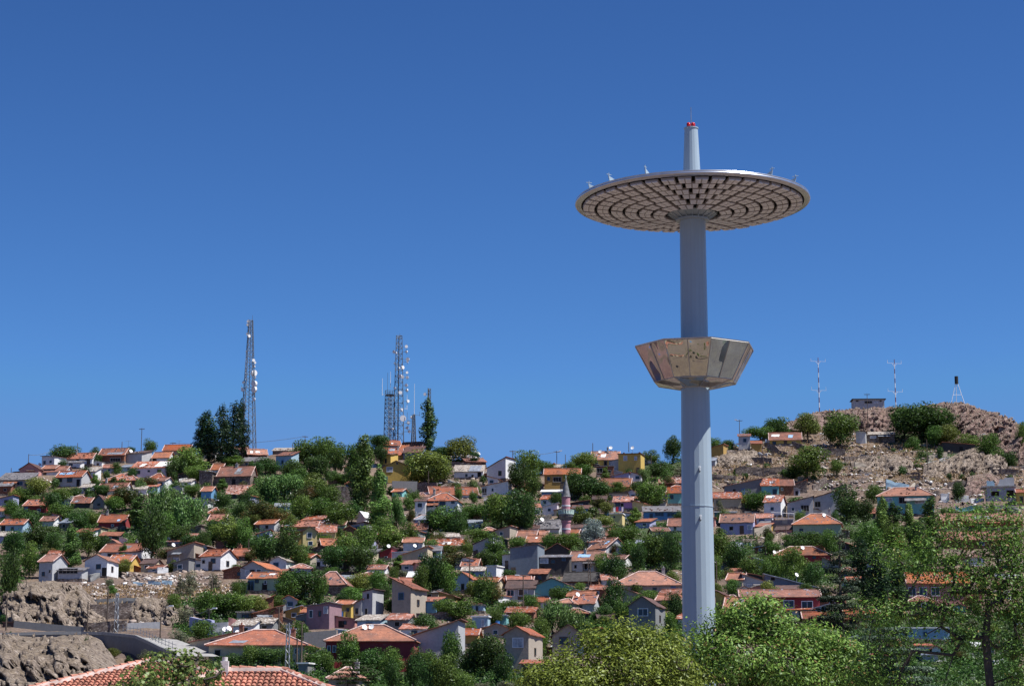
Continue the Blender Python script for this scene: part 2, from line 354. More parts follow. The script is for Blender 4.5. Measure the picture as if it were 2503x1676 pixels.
    if roof in ('h',) or (roof == 'x' and rc in 'ro'):
        cp = MB() if roof == 'h' else None; M_CAP = plain('mortar_cap', (.55,.40,.36), .9, 0, .25)
        if roof == 'h':
            for a, z in ((A,(-rx,D/2,zt)), (B_,(rx,D/2,zt)), ((-rx,D/2,zt),(rx,D/2,zt))):
                n_ = max(2, int((Vector(z)-Vector(a)).length/.45)); aa, zz = Vector(a), Vector(z)
                for i in range(n_): cp.tube(aa.lerp(zz, i/n_)+Vector((0,0,.05)), aa.lerp(zz, (i+1)/n_)+Vector((0,0,.06)), .15, .12, 5)
        else:
            for sx in (-1, 1): MB().tube((sx*(hw+o-.05), -o, z0+.03), (sx*(hw+o-.05), D/2, h+rise+g+.03), .1, .1, 5).build('verge_tiles', M_CAP, ro)
        if cp: cp.build('ridge_cap', M_CAP, ro)
    def roofz(lx, ly):
        if roof == 'x' or roof == 'h': return h+rise*(1-abs(ly-D/2)/(D/2))
        if roof == 'g': return h+rise*(1-abs(lx)/hw)
        if roof == 's': return h+rise*ly/D
        if roof == 'sl': return h+rise*(lx+hw)/W
        if roof == 'sr': return h+rise*(hw-lx)/W
        return h+.2
    if yb < 1600 and cat == 'house':
        if rg.random() < .65:      # rough stone footing
            sb = MB(); z_ = rg.uniform(.15, .7); n_ = max(2, int(W/1.3))
            for i in range(n_): xa = -hw-.14+(2*hw+.28)*i/n_; sb.box(xa, xa+(2*hw+.28)/n_-.001, -.14, D*.9, -found, z_+rg.uniform(-.15, .2))
            sb.build('stone_footing', wallmat('ST'), root)
        if rc in 'rpotgd' and W > 3 and rg.random() < (.95 if rc in 'pt' else .7):      # loose tiles and stones that weigh the roof down
            sb = MB()
            for q in range(int(W*rg.uniform(1.2, 3.2))):
                lx, ly = rg.uniform(-.48, .48)*W, D*rg.uniform(.02, .5); z_ = roofz(lx, ly)+T; s = rg.uniform(.08, .24)
                if roof == 'h' and abs(lx) > hw-ly: continue
                sb.box(lx-s, lx+s, ly-s*.7, ly+s*.7, z_-.1, z_+s*.9)
            if sb.v: tag(sb.build('roof_ballast', rg.choice([M_CONC, M_TARP, M_BRICKCH, M_CONC]), ro), kind='stuff')
        if W > 3.6 and h > 1.6 and rg.random() < .55 and name != 'shed':      # a lower room built on at the side
            sx = rg.choice([-1, 1, 1]); aw = rg.uniform(1.2, 2.8); ah = h*rg.uniform(.55, .85); y0_ = rg.uniform(.3, D*.4); a0, a1 = (hw+.003, hw+aw) if sx > 0 else (-hw-aw, -hw-.003); dr = rg.uniform(.2, .7)
            zz = (ah, ah-dr) if sx > 0 else (ah-dr, ah)
            MB().extrude([(a0,-found),(a1,-found),(a1,zz[1]),(a0,zz[0])], 'y', y0_, D*.85).build('side_room', rg.choice([wm, wallmat('GY'), wallmat('BR'), wallmat('PG'), wallmat('ST')]), root)
            ab = MB(); slab(ab, (a1+.15,y0_-.3,zz[1]+.02), (a1+.15,D*.85,zz[1]+.02), (a0-.1,D*.85,zz[0]+.12), (a0-.1,y0_-.3,zz[0]+.12), .08, rg, .05, 4, 3); ab.build('side_roof', ROOFM[rg.choice(['d','g','m','u',rc,rc])](), root)
            if rg.random() < .7: MB().box((a0+a1)/2-.35, (a0+a1)/2+.35, y0_-.04, y0_+.02, .1, ah*.78-dr).build('side_door', rg.choice([M_HOLE, M_WOOD, M_FRBL]), root)
        if rc in 'rop' and W > 4 and roof in 'xs' and not tarp and rg.random() < .5:      # mended with sheets
            for q in range(rg.randint(1, 2)):
                xa = rg.uniform(0, .7); tb = MB(); va = rg.uniform(0, .5); pts = []
                xb, vb = xa+rg.uniform(.1, .28), va+rg.uniform(.2, .45)
                for u, v in ((xa,va),(xb,va),(xb+.03,vb),(xa+.02,vb)):
                    lx = -hw+W*u; ly = D*v*(.5 if roof in 'xh' else 1); pts.append((lx, ly, roofz(lx, ly)+T+.09))
                slab(tb, *pts, .04, rg, .05, 4, 3); tb.build('roof_sheet', rg.choice([ROOFM['m'](), ROOFM['d'](), ROOFM['g'](), M_TARP, plain('blue_sheet', (.25,.4,.6), .7)]), ro)
        if h > 2 and W > 5 and yaw > -20 and rg.random() < .3 and not tarp:      # lean-to porch
            xa = rg.uniform(-.45, 0)*W; xb = xa+W*rg.uniform(.3, .45); dp = rg.uniform(1.2, 1.9); pb = MB(); slab(pb, (xa,-dp,h*.72), (xb,-dp,h*.72), (xb,-.02,h*.9), (xa,-.02,h*.9), .06, rg, .04, 5, 2)
            po = pb.build('porch_roof', ROOFM[rg.choice('gdum')](), root)
            for q in (xa+.1, xb-.1): MB().tube((q,-dp+.1,-1.5), (q,-dp+.1,h*.70), .06, .06, 5).build('porch_post', M_WOOD, po)
    for i in range(ch):
        lx = rg.uniform(-.35, .35)*W; ly = D*rg.uniform(.3, .6); z = roofz(lx, ly); s = rg.uniform(.22, .34); hh = rg.uniform(.8, 1.3)
        cb = MB().box(lx-s, lx+s, ly-s, ly+s, z-.5, z+hh).box(lx-s-.06, lx+s+.06, ly-s-.06, ly+s+.06, z+hh+.003, z+hh+.12)
        cb.tube((lx, ly, z+hh), (lx, ly, z+hh+.5), .12, .12, 8)
        cb.build('chimney', rg.choice([M_BRICKCH, M_CONC, M_CONC]), ro)
    if tarp:
        for (xa, xb, va, vb, mat) in tarp:
            tb = MB(); pts = []
            for u, v in ((xa,va),(xb,va),(xb+.04,vb),(xa+.03,vb)):
                lx = -hw+W*u; ly = D*v*(.5 if roof in 'xh' else 1); pts.append((lx, ly, roofz(lx, ly)+T+.09))
            slab(tb, *pts, .04, rg, .05, 5, 3); tb.build('roof_sheet', {'w': M_TARP, 'm': ROOFM['m'](), 'd': ROOFM['d'](), 'b': plain('blue_sheet', (.25,.4,.6), .7)}[mat], ro)
    # openings
    if win is None:
        win = []; n_ = max(1, int(W/3.2)) if W > 2.6 else 0
        for i in range(n_):
            xx = (i+.5+rg.uniform(-.15,.15))/n_; win.append((x0+(x1-x0)*xx, ye+(yb-ye)*.42, 1.0/m*rg.uniform(.8,1.15), min(1.05/m, (yb-ye)*.5), rg.choice('wwbkh')))
    for wd in win:
        xc, yc, wp, hp = wd[:4]; st = wd[4] if len(wd) > 4 else 'w'
        fr = {'w': M_FRW, 'b': M_FRB, 'k': M_FRBL, 'h': M_CONC, 'c': M_FRW}[st]; pn = {'h': M_HOLE, 'c': M_CURT}.get(st, M_GLASS)
        window(root, (xc-pm)*m/c, (yb-yc)*m, max(.4, wp*m/c-.15), max(.35, hp*m-.15), 0., None, fr, pn)
    if D > 5 and yaw < -8 and h > 2.2 and roof != 'sl' and rg.random() < .6:
        window(root, 0, h*.55, .9, .95, 0., None, M_FRB, M_GLASS, side=(hw, D*.45, 0))
    if door is None and W > 4.5 and rg.random() < .7: door = (x0+(x1-x0)*rg.choice([.12, .5, .88]), 11)
    if door:
        dx = (door[0]-pm)*m/c; dh = min(2.05, h-.25); f = MB().box(dx-.5, dx+.5, -.04, .02, 0.02, dh)
        f.build('door', rg.choice([M_FRB, M_WOOD, M_FRBL, M_HOLE]), root)
    return root
def full(ref): return ref if ref in HOUSES else [k for k in HOUSES if k.startswith(ref)][0]
def dish(px, row, ref, r=.5, face=None):
    ref = full(ref)
    b, m, W, D, h, th, pm = HOUSES[ref]; Y = b[1]+D*.35; p = pt(px, row, Y); rg = random.Random(int(px*3+row))
    az = rg.uniform(-.5, .75) if face is None else face; o = empty('satellite_dish', p)
    DISH.append((px, row, ref, o, r)); d = MB(); n = 20; rings = [0, .35, .7, 1]; vs = []; fs = []
    for s_, off in ((1, 0),):
        for q in rings:
            for i in range(n):
                a = 2*math.pi*i/n; vs.append((q*r*math.cos(a), off-(q*q)*.18*r, q*r*1.08*math.sin(a)))
    nr = len(rings)
    for k in range(nr-1):
        for i in range(n):
            j = (i+1) % n; fs.append((k*n+i, k*n+j, (k+1)*n+j, (k+1)*n+i))
    d.add(vs, fs); ref_ = d.build('reflector', M_WHITE, o, True, None, (R(-28), 0, az))
    MB().tube((0,0,-r*.8), (0,-r*.95,.02), .025, .02, 4).box(-.06,.06,-r*.95-.1,-r*.95,-.05,.07).build('feed_arm', M_STEEL, ref_)
    MB().tube((0,.1,-1.5), (0,.1,.05), .04, .04, 6).build('mount_pole', M_STEEL, o)
DISH = []

HR = house
# left ridge
HR(-6,74,1172,1207,1156,'s',-6,'BG','g','weathered grey-beige house|at the far left edge with a sagging sheet roof',D=6,win=[(14,1183,12,9,'b'),(48,1181,13,9,'k'),(64,1184,8,8,'b')])
HR(-5,26,1188,1212,1176,'s',-6,'BR','g','low brick shed|in front of the grey-beige house at the left edge',D=4,win=[(12,1197,8,7,'h')])
HR(46,95,1146,1164,1131,'g',-12,'PK','d','small pink gabled house|on the far left ridge',D=6,win=[])
HR(99,134,1117,1146,1114,'sr',-30,'W','d','white box house|with a curved brown roof on the left ridge',D=5,win=[(107,1130,6,9,'b'),(124,1129,6,6,'b')])
HR(150,226,1120,1137,1108,'x',-10,'W','r','long low white house|under a red roof near the left ridge',ch=1,D=5,win=[(190,1125,7,5,'b'),(211,1123,7,5,'b'),(160,1127,5,4,'b')])
HR(140,197,1131,1146,1128,'s',-10,'W','g','white annex|stepped below the long low white house',D=3,win=[(155,1138,9,5,'b'),(173,1136,9,5,'b')])
HR(240,304,1112,1133,1097,'x',-10,'BR','r','brick-fronted house|with a red roof just under the left ridge',win=[(282,1124,26,9,'h')],tarp=[(.3,.9,.0,.3,'m')],D=6)
HR(252,300,1101,1108,1093,'x',-5,'W','o','small orange-roofed house|peeping over the brick-fronted house',D=5,win=[])
HR(304,348,1109,1133,1103,'s',-25,'PG','d','corrugated white shed-roofed house|beside the brick-fronted house on the ridge',D=5,win=[])
HR(371,413,1118,1130,1105,'x',-12,'W','o','little white house|with an orange roof below the ridge near the willow',D=5,win=[(380,1124,5,5,'b')])
HR(398,462,1101,1112,1088,'x',-5,'BG','r','long orange-roofed house|on the skyline left of the poplars',D=6,win=[(410,1106,5,4,'b'),(440,1106,5,4,'b')])
HR(319,408,1143,1171,1128,'s',-6,'W','p','wide white house|with white sheets on its ragged roof',D=6.5,win=[(336,1154,11,8,'b'),(363,1151,6,5,'b'),(389,1153,10,13,'h')],tarp=[(.62,1.0,.1,.95,'w'),(.2,.3,.1,.6,'w')])
HR(134,200,1165,1190,1151,'x',-14,'PG','r','grey-white house|with a rust-red roof below the long low white one',D=6,win=[(145,1172,10,9,'b'),(170,1173,13,10,'b')])
HR(101,161,1153,1163,1141,'x',-12,'W','r','low white house|half sunk under a long tiled lean-to roof',D=5,win=[])
HR(200,232,1152,1175,1143,'s',-14,'W','t','tiny white-doored hut|on the dry bank near the left ridge',D=4,win=[(216,1160,9,11,'h')])
HR(252,338,1174,1186,1159,'h',-12,'YE','p','yellow hip-roofed house|with mortar-streaked tiles below the wide white house',D=7,win=[(290,1179,12,6,'b')])
HR(357,401,1173,1183,1158,'h',-12,'YE','r','small yellow house|with a hip roof left of the willow',D=6,win=[])
HR(234,305,1198,1214,1181,'x',-14,'W','r','white house with long red roof|sloping up from the left bank',D=6,win=[(255,1206,12,8,'b')],ch=1)
HR(226,256,1226,1246,1210,'g',-16,'GY','d','dark-gabled cottage|with a brown roof in the left trees',D=5,win=[(241,1233,8,6,'b')])
HR(254,279,1224,1244,1211,'x',-16,'BG','o','small orange-tiled hut|joined to the dark-gabled cottage',D=5,win=[])
HR(55,114,1235,1258,1222,'x',-14,'CR','r','crimson-walled house|with a red roof among the far left trees',D=6,win=[(95,1248,9,9,'w')],ch=1)
HR(174,220,1229,1242,1217,'x',-8,'DK','r','dark house with a thin red roof|deep in the left trees',D=5,win=[])
HR(240,304,1276,1292,1259,'x',-4,'CR','r','bright red-roofed long house|surrounded by trees left of the willows',D=6,win=[(275,1284,7,6,'w')],ch=1)
HR(98,131,1273,1285,1263,'x',-10,'W','r','hidden red-roofed cottage|sunk in trees at the left',D=5,win=[])
HR(0,56,1282,1302,1270,'x',-8,'LB','r','pale blue house|buried in trees at the left edge',D=6,win=[(30,1292,7,8,'b')])
# around the poplars
HR(492,527,1104,1122,1089,'x',-10,'W','p','patched-roof white house|behind the dark poplars',D=6,win=[])
HR(548,600,1101,1116,1092,'x',-8,'W','r','white house behind the poplar trunks|at the foot of the left lattice tower',D=5,win=[])
HR(607,652,1110,1120,1098,'x',14,'BR','o','orange lean-to house|just right of the left tower foot',D=5,win=[])
HR(666,738,1101,1110,1095,'s',-3,'ST','t','flat stone-roofed house|on the skyline right of the left tower',D=6,win=[])
HR(673,712,1113,1150,1104,'s',-20,'LB','r','tall pale blue house|with a red roof under the stone-roofed one',D=5,win=[(690,1128,6,9,'k')])
HR(586,642,1127,1140,1118,'s',-10,'CM','g','cream shed|with a grey roof below the left tower',D=5,win=[(602,1133,6,6,'b')])
HR(516,541,1147,1165,1133,'x',-10,'W','o','narrow white house|with a pink-orange roof beside the big red roof',D=5,win=[(530,1155,7,9,'c')])
HR(530,612,1163,1189,1139,'x',-8,'ST','r','large dark stone house|under a wide bright red roof',D=8,win=[(590,1176,8,9,'b')],ch=1)
HR(612,640,1170,1184,1162,'sr',-8,'DK','o','dark lean-to|attached right of the large stone house',D=5,win=[])
HR(486,519,1154,1188,1150,'sr',-10,'ST','g','rough stone hut|left of the large dark stone house',D=5,win=[])
HR(554,605,1207,1219,1187,'x',-4,'DK','p','patched red roof house|between the stone house and the bright willow',D=7,win=[])
HR(491,516,1200,1224,1190,'x',-12,'BL','o','bright blue cottage|below the rough stone hut',D=5,win=[])
HR(507,536,1254,1268,1242,'h',-8,'TL','p','teal cottage|with a small grey and red roof in the trees',D=4.5,win=[])
HR(509,548,1272,1288,1258,'x',-8,'LV','r','blue-white cottage|with two dishes beneath the teal one',D=5,win=[])
# yellow house group
HR(692,775,1286,1300,1274,'x',-3,'OC','r','long plain red-roofed house|behind the pale yellow gabled house',D=6,win=[],ch=0)
HR(774,842,1283,1297,1274,'x',-6,'GN','r','low red-roofed house|right of the long plain red roof',D=5,win=[])
HR(740,774,1298,1335,1287,'g',6,'PY','d','pale yellow gabled house|of two storeys with white windows',D=7,win=[(756,1308,12,13,'w'),(759,1328,11,11,'w')])
HR(716,741,1302,1335,1298,'sl',-4,'OC','r','shaded ochre wing|on the left of the pale yellow gabled house',D=6,win=[])
HR(774,820,1300,1326,1286,'x',4,'PY','p','yellow wing with brown shed|right of the pale yellow gabled house',D=6,win=[(787,1315,25,16,'h')])
HR(788,824,1332,1350,1318,'x',14,'BR','o','faded pink-orange roof house|below the yellow wing',D=5,win=[])
# lower left group
HR(93,128,1372,1420,1356,'x',-18,'PG','r','patchy white tower-like house|at the left end of the lower left row',D=6,win=[(105,1402,8,11,'b'),(122,1396,6,8,'h')])
HR(140,200,1394,1420,1388,'s',-6,'PG','g','dark open shelter|with a whitewashed base between two white houses',D=4,win=[(166,1395,48,13,'h')])
HR(205,262,1370,1412,1356,'g',-12,'W','o','whitewashed gabled house|joined to a yellow wing on the lower left',D=6,win=[(240,1385,12,12,'b')])
HR(263,318,1374,1394,1358,'x',-8,'YE','o','bright yellow wing|with an orange roof on the lower left',D=7,win=[(280,1384,8,12,'w'),(302,1384,8,12,'w')])
HR(243,345,1348,1368,1330,'x',-14,'W','r','white house with a sloping red roof|above the bright yellow wing',D=7,win=[(272,1355,22,7,'h'),(295,1354,12,9,'w')],ch=1)
HR(409,463,1323,1336,1306,'s',-14,'LV','p','blue-white house with pale roof slabs|high above the ruins, carrying a dish',D=5,win=[(450,1318,14,9,'b')])
HR(407,474,1346,1377,1326,'sl',-8,'BG','r','beige plastered house|with half-timbered gable above the ruins',D=7,win=[(431,1368,15,11,'c')])
HR(474,505,1335,1362,1330,'f',-10,'W','t','blue-white block|joined behind the beige plastered house',D=6,win=[])
HR(488,540,1359,1396,1344,'x',-26,'W','r','white house with red hip|and a bright right-hand wall above the ruins',D=6,win=[(521,1371,12,12,'b'),(496,1372,8,9,'h')])
HR(561,599,1358,1370,1342,'x',-14,'ST','r','small stone house|with a red roof beside the white one above the ruins',D=6,ch=1,win=[])
HR(583,650,1389,1416,1372,'g',-20,'PG','o','grey gabled house|with a steep orange roof edge at centre left',D=8,win=[(602,1399,9,13,'c'),(633,1395,12,8,'w')])
HR(605,688,1413,1450,1400,'x',-10,'GN','o','pale green house|with a blue porch and orange roof',D=6,win=[(648,1423,7,10,'w'),(627,1420,10,9,'b'),(612,1432,16,26,'k')])
HR(682,712,1397,1408,1391,'s',-8,'BG','r','small brown-roofed hut|between the grey gable and the dark tree',D=4,win=[])
HR(758,845,1428,1455,1399,'h',-10,'ST','r','stone house with a red hip roof|right of the dark tree at centre left',D=7,win=[(800,1442,8,8,'b')])
HR(774,798,1368,1390,1364,'f',-14,'W','w','white cube hut|between dark trees at centre left',D=4,win=[(778,1378,10,12,'h')])
HR(614,668,1480,1496,1456,'sl',10,'BR','u','rusty sheet-roofed house|below the pale green house',D=7,win=[])
HR(620,690,1499,1530,1480,'sl',12,'BR','u','collapsing shed|with a curled rusty roof in front of the rusty sheet-roofed house',D=5,win=[(650,1508,30,10,'h')])
HR(578,612,1497,1518,1494,'f',-4,'BG','t','boarded beige hut|on a stone base',D=4,win=[(600,1506,18,10,'b')])
HR(614,660,1497,1520,1494,'f',-4,'TQ','g','blue and white patchwork hut|right of the boarded beige hut',D=4,win=[(635,1507,9,12,'h')])
HR(748,805,1481,1537,1474,'sl',-16,'MV','g','mauve house|with a shed roof on a tall concrete base',D=6,win=[(759,1500,10,19,'w'),(781,1500,5,14,'b'),(796,1491,11,18,'c')])
# centre front
HR(820,858,1477,1514,1472,'x',-14,'YE','o','narrow ochre and brick house|right of the mauve house',D=5,win=[(850,1490,6,9,'b')])
HR(858,884,1478,1512,1466,'sl',-12,'PG','o','slim grey-white house|with an orange lean roof',D=4,win=[(872,1493,8,14,'b')])
HR(885,910,1446,1512,1442,'sl',-20,'PG','d','tall narrow grey house|with a pink upper room',D=5,win=[(899,1457,5,14,'h'),(895,1495,6,18,'h')])
HR(910,938,1445,1488,1442,'f',-6,'PK','d','pink upper room|on the right of the tall narrow grey house',D=4,win=[(923,1460,10,17,'h')])
HR(957,1004,1437,1512,1414,'sr',-22,'BG','r','tall brown-beige house|of two storeys with a blue window frame',D=7,win=[(980,1457,14,18,'k')],oh=.5)
HR(1022,1066,1470,1502,1460,'s',-14,'BL','r','sky-blue house|on a stone wall beside the tall brown-beige house',D=5,win=[(1031,1480,5,16,'w')])
HR(928,956,1350,1370,1338,'sl',-10,'CR','d','dark crimson house front|with a white window left of white siding',D=6,win=[(943,1363,9,8,'w')])
HR(956,1010,1350,1370,1334,'f',-8,'W','m','white sheet-clad house|right of the dark crimson front',D=5,win=[])
HR(982,1045,1355,1380,1336,'sl',-8,'CM','o','ochre house under a rising tiled roof|right of the white sheet-clad house',D=6,win=[(1027,1358,9,5,'w')])
HR(1044,1134,1333,1348,1319,'x',-6,'DK','p','wide red roof with pale patches|over a dark wall at centre',D=6,win=[])
HR(1077,1140,1318,1328,1309,'s',-4,'LB','d','blue-white low house|behind the wide pale-patched roof',D=4,win=[(1120,1323,8,6,'b')])
HR(1156,1206,1330,1368,1310,'sl',-16,'PG','d','dark-eaved grey gable house|behind a bushy tree at centre',D=7,win=[(1165,1350,6,14,'b')])
HR(1128,1166,1384,1394,1368,'x',-10,'DK','r','small twin-roofed house|below the dark-eaved grey gable',D=5,win=[])
HR(1105,1152,1414,1450,1398,'g',-14,'LB','o','light blue gabled house|with an arched front and patchy roof',D=6,win=[(1131,1436,8,20,'b')])
HR(1190,1213,1384,1416,1382,'f',-22,'W','w','small stark white house|left of the grey sheet-clad house',D=4,win=[])
HR(896,940,1394,1402,1385,'x',-10,'W','r','low red-roofed cottage|between bushes left of centre',D=4.5,win=[])
HR(964,992,1382,1392,1372,'x',-8,'BR','o','curved orange-roofed hut|below the crimson front',D=4,win=[])
HR(996,1043,1294,1306,1281,'x',-6,'W','r','lone red-roofed cottage|in the trees below the big white house',D=5,ch=1,win=[(1022,1300,8,6,'w')])
HR(826,882,1302,1312,1285,'g',8,'BR','o','orange gable roof house|poking out of trees right of the yellow wing',D=5,win=[])
HR(925,959,1309,1316,1302,'x',0,'BR','r','sliver of red-roofed house|in the trees below the tall poplars',D=4,win=[])
HR(871,890,1262,1288,1250,'g',-24,'W','w','small bright white gable hut|left of the tall poplars',D=4,win=[])
HR(997,1022,1412,1420,1402,'x',-10,'W','w','tiny white-roofed shed|left of the dark round tree',D=3.5,win=[])
HR(1196,1238,1505,1530,1502,'f',-6,'TQ','m','turquoise courtyard hut|behind the grey railing at centre front',D=4,win=[(1205,1516,6,14,'h')])
HR(1154,1192,1508,1537,1505,'f',-12,'LB','w','white-blue walled yard hut|left of the turquoise courtyard hut',D=4,win=[(1180,1522,8,18,'c')])
HR(1140,1182,1480,1498,1476,'f',-6,'LB','g','striped blue and white shed|behind the round tree at centre',D=3,win=[(1152,1487,5,13,'k'),(1166,1487,5,13,'k')])
# ridge centre
HR(935,979,1088,1098,1077,'x',12,'PG','r','topmost red-roofed house|at the foot of the twin lattice towers',D=6,win=[])
HR(978,1029,1094,1110,1081,'x',-16,'W','o','orange-roofed house|with a white gable left of the lone poplar',D=6,win=[])
HR(938,984,1111,1122,1094,'x',6,'OC','r','red-tiled house|stepped under the topmost roof',D=6,ch=1,win=[])
HR(985,1028,1106,1124,1092,'s',-12,'SG','d','blue-grey shed-roofed house|under the orange-roofed one',D=5,win=[])
HR(930,955,1111,1140,1108,'s',-22,'YE','r','tall yellow house|at the left of the red-tiled house',D=5,win=[(943,1126,5,12,'b')])
HR(935,1002,1142,1182,1126,'g',-4,'YE','d','yellow gabled house on a concrete wall|below the twin lattice towers',D=7,win=[(952,1147,15,12,'c'),(970,1132,5,6,'h')])
HR(998,1022,1160,1180,1156,'f',-4,'OC','d','yellow side room|right of the yellow gabled house',D=5,win=[(1004,1170,10,9,'h')])
HR(1140,1188,1115,1127,1107,'s',14,'BR','r','ridge-top brick house|with two dishes on its red roof',D=5,win=[(1160,1121,6,5,'h')])
HR(1110,1180,1152,1172,1138,'s',-4,'W','t','rubble-roofed white house|with a grey sheet awning',D=5,win=[(1140,1162,6,7,'b'),(1155,1164,6,8,'h')],tarp=[(.5,.9,-.1,.9,'m')])
HR(1190,1236,1143,1172,1119,'sl',-24,'W','r','bright white ridge house|with a broken red roof beside the big dark tree',D=7,win=[(1222,1157,8,12,'b')])
HR(1177,1242,1188,1208,1176,'sl',-12,'W','o','white house with thin orange roof|below the bright white ridge house',D=5,win=[(1184,1198,12,12,'w'),(1204,1197,6,9,'w')])
HR(1052,1168,1208,1218,1190,'x',10,'W','r','long sloping red-roofed house|behind the big white two-storey house',D=6,win=[])
HR(1040,1118,1223,1268,1206,'h',-8,'W','r','big white two-storey house|with a red hip roof at centre',D=8,win=[(1050,1231,18,16,'k'),(1067,1230,7,16,'b'),(1081,1230,14,17,'b'),(1107,1227,11,10,'w'),(1060,1256,9,9,'b')],ch=1)
HR(1014,1040,1224,1270,1216,'s',-6,'W','d','white left wing|of the big white two-storey house',D=5,win=[(1026,1234,10,9,'b'),(1027,1260,8,9,'b')])
HR(1014,1042,1214,1222,1206,'h',-8,'CM','r','tiny hip-roofed hut|left of the long sloping red roof',D=4,win=[])
# ridge right of centre
HR(1408,1448,1119,1136,1114,'s',-3,'YE','k','low yellow wing|at the left of the large yellow ridge house',D=5,win=[(1425,1126,12,11,'b')])
HR(1446,1512,1113,1132,1094,'x',-6,'YE','o','large yellow ridge house|with an orange roof and dishes',D=8,win=[(1457,1123,9,11,'w'),(1480,1122,8,12,'h'),(1495,1122,12,12,'w')],ch=1)
HR(1512,1566,1109,1160,1100,'f',-14,'YE','d','tall yellow block|at the right end of the large yellow ridge house',D=6,win=[(1529,1119,9,12,'c'),(1554,1120,7,10,'c')])
HR(1568,1590,1113,1134,1108,'sr',-30,'W','d','ruined white end room|right of the tall yellow block',D=4,win=[(1574,1124,5,10,'c')])
HR(1458,1500,1140,1166,1138,'f',-4,'BR','g','brick cellar|with dark openings under the yellow ridge house',D=3,win=[(1466,1150,14,12,'h'),(1490,1153,8,8,'h')])
HR(1331,1418,1159,1196,1146,'x',-4,'OC','o','ochre house with a balcony|left behind the minaret',D=6,win=[(1341,1170,7,9,'k'),(1362,1172,20,12,'h')])
HR(1331,1352,1143,1152,1132,'sl',-12,'OC','o','tiny ochre hut|with a steep orange roof above the ochre balcony house',D=4,win=[])
HR(1462,1540,1189,1204,1168,'x',-8,'YE','o','yellow house with a broad orange roof|right of the minaret',D=7,win=[(1509,1199,10,9,'w')])
HR(1490,1534,1205,1230,1203,'f',-6,'CM','k','beige terrace house|directly under the broad orange roof',D=5,win=[(1512,1214,14,7,'c')])
HR(1324,1372,1202,1222,1198,'s',-4,'BL','w','deep blue shack|left of the minaret spire',D=4,win=[(1335,1214,8,8,'h')])
HR(1400,1438,1243,1256,1236,'s',-3,'BL','d','small vivid blue hut|right of the minaret balcony',D=4,win=[])
HR(1500,1545,1226,1249,1214,'x',-8,'LP','p','lilac pink house|with laundry on its terrace',D=6,win=[(1510,1236,12,15,'b'),(1521,1236,8,13,'h')])
HR(1546,1572,1230,1250,1222,'sr',-26,'PY','r','pale yellow side room|right of the lilac pink house',D=6,win=[])
HR(1492,1521,1256,1288,1253,'f',-12,'PY','w','pale yellow cellar|below the lilac pink house',D=4,win=[(1502,1263,5,4,'h')])
HR(1574,1662,1250,1274,1238,'s',-2,'BL','g','long blue shack|with a dark roof left of the mast',D=5,win=[(1592,1262,8,14,'b'),(1612,1256,22,10,'k'),(1640,1257,18,9,'k')])
HR(1303,1366,1291,1304,1271,'x',-16,'PG','g','grey-roofed house|with a pink end wall left of the minaret shaft',D=6,win=[(1330,1298,14,6,'b')])
HR(1262,1306,1318,1330,1298,'x',-12,'W','o','orange-roofed cottage|left of the bush at the minaret foot',D=6,win=[])
HR(1310,1338,1309,1318,1299,'x',-4,'BG','o','flat orange-roofed cottage|between two cottages left of the minaret',D=4.5,win=[])
HR(1286,1332,1324,1334,1310,'x',-12,'BG','o','uneven orange roof cottage|in front of the flat orange-roofed one',D=5,win=[])
HR(1394,1412,1304,1318,1295,'x',-14,'BR','o','narrow brick house|just right of the minaret foot',D=4,win=[])
# grey metal house group
HR(1247,1314,1339,1410,1331,'sl',-10,'SG','d','tall grey sheet-clad house|with no windows at centre',D=9,win=[],oh=.2)
HR(1316,1392,1362,1408,1356,'s',-6,'DK','g','black timber house|right of the tall grey sheet-clad house',D=6,win=[(1330,1370,20,12,'c'),(1352,1372,12,10,'b'),(1378,1366,9,9,'k')])
HR(1333,1392,1345,1362,1328,'g',-8,'DK','r','dark gable with red roof|behind the black timber house',D=7,win=[])
HR(1440,1480,1340,1350,1316,'x',-42,'PG','o','house with a whitewashed stone gable|behind the white low house',D=8,win=[(1460,1343,4,7,'b')])
HR(1393,1470,1369,1400,1348,'x',-14,'W','o','white low house with an orange roof|right of the black timber house',D=6,win=[(1436,1384,17,17,'w'),(1407,1384,4,9,'h')],ch=1)
HR(1452,1480,1383,1398,1374,'x',-8,'W','r','red lean-to|at the right of the white low house',D=4,win=[])
HR(1378,1458,1420,1432,1400,'x',-10,'BR','k','tar-roofed workshop|below the white low house',D=6,win=[])
HR(1238,1306,1438,1466,1420,'x',-8,'PG','d','grey glazed-porch house|left part of the long brown roof',D=6,win=[(1248,1449,18,16,'w'),(1278,1448,22,17,'c')])
HR(1306,1392,1432,1466,1414,'g',-12,'TQ','d','turquoise walled house|with vines under the long brown roof',D=7,win=[(1350,1448,10,14,'b')])
HR(1226,1300,1424,1434,1412,'x',-6,'BR','r','low brick house with red roof|behind the grey glazed-porch house',D=5,win=[])
HR(1400,1452,1474,1492,1456,'x',-14,'PG','r','small house with scrap on its red roof|right of the feathery willow',D=5,win=[(1420,1482,5,6,'b')])
HR(1498,1666,1429,1452,1398,'h',-4,'BG','o','wide orange hip-roofed house|left of the mast',D=10,win=[(1600,1440,10,8,'b'),(1560,1440,10,8,'b')],ch=1)
HR(1522,1588,1460,1478,1438,'sr',-14,'BG','o','house with a falling orange roof|below the wide orange hip roof',D=5,win=[])
HR(1538,1602,1480,1545,1458,'g',-16,'GY','d','bare grey concrete house|with one wide window left of the mast',D=8,win=[(1572,1496,24,18,'w')],oh=.3)
HR(1632,1667,1204,1234,1192,'x',-6,'TQ','r','turquoise house|cut off by the left side of the mast',D=5,win=[(1642,1214,9,10,'b')])
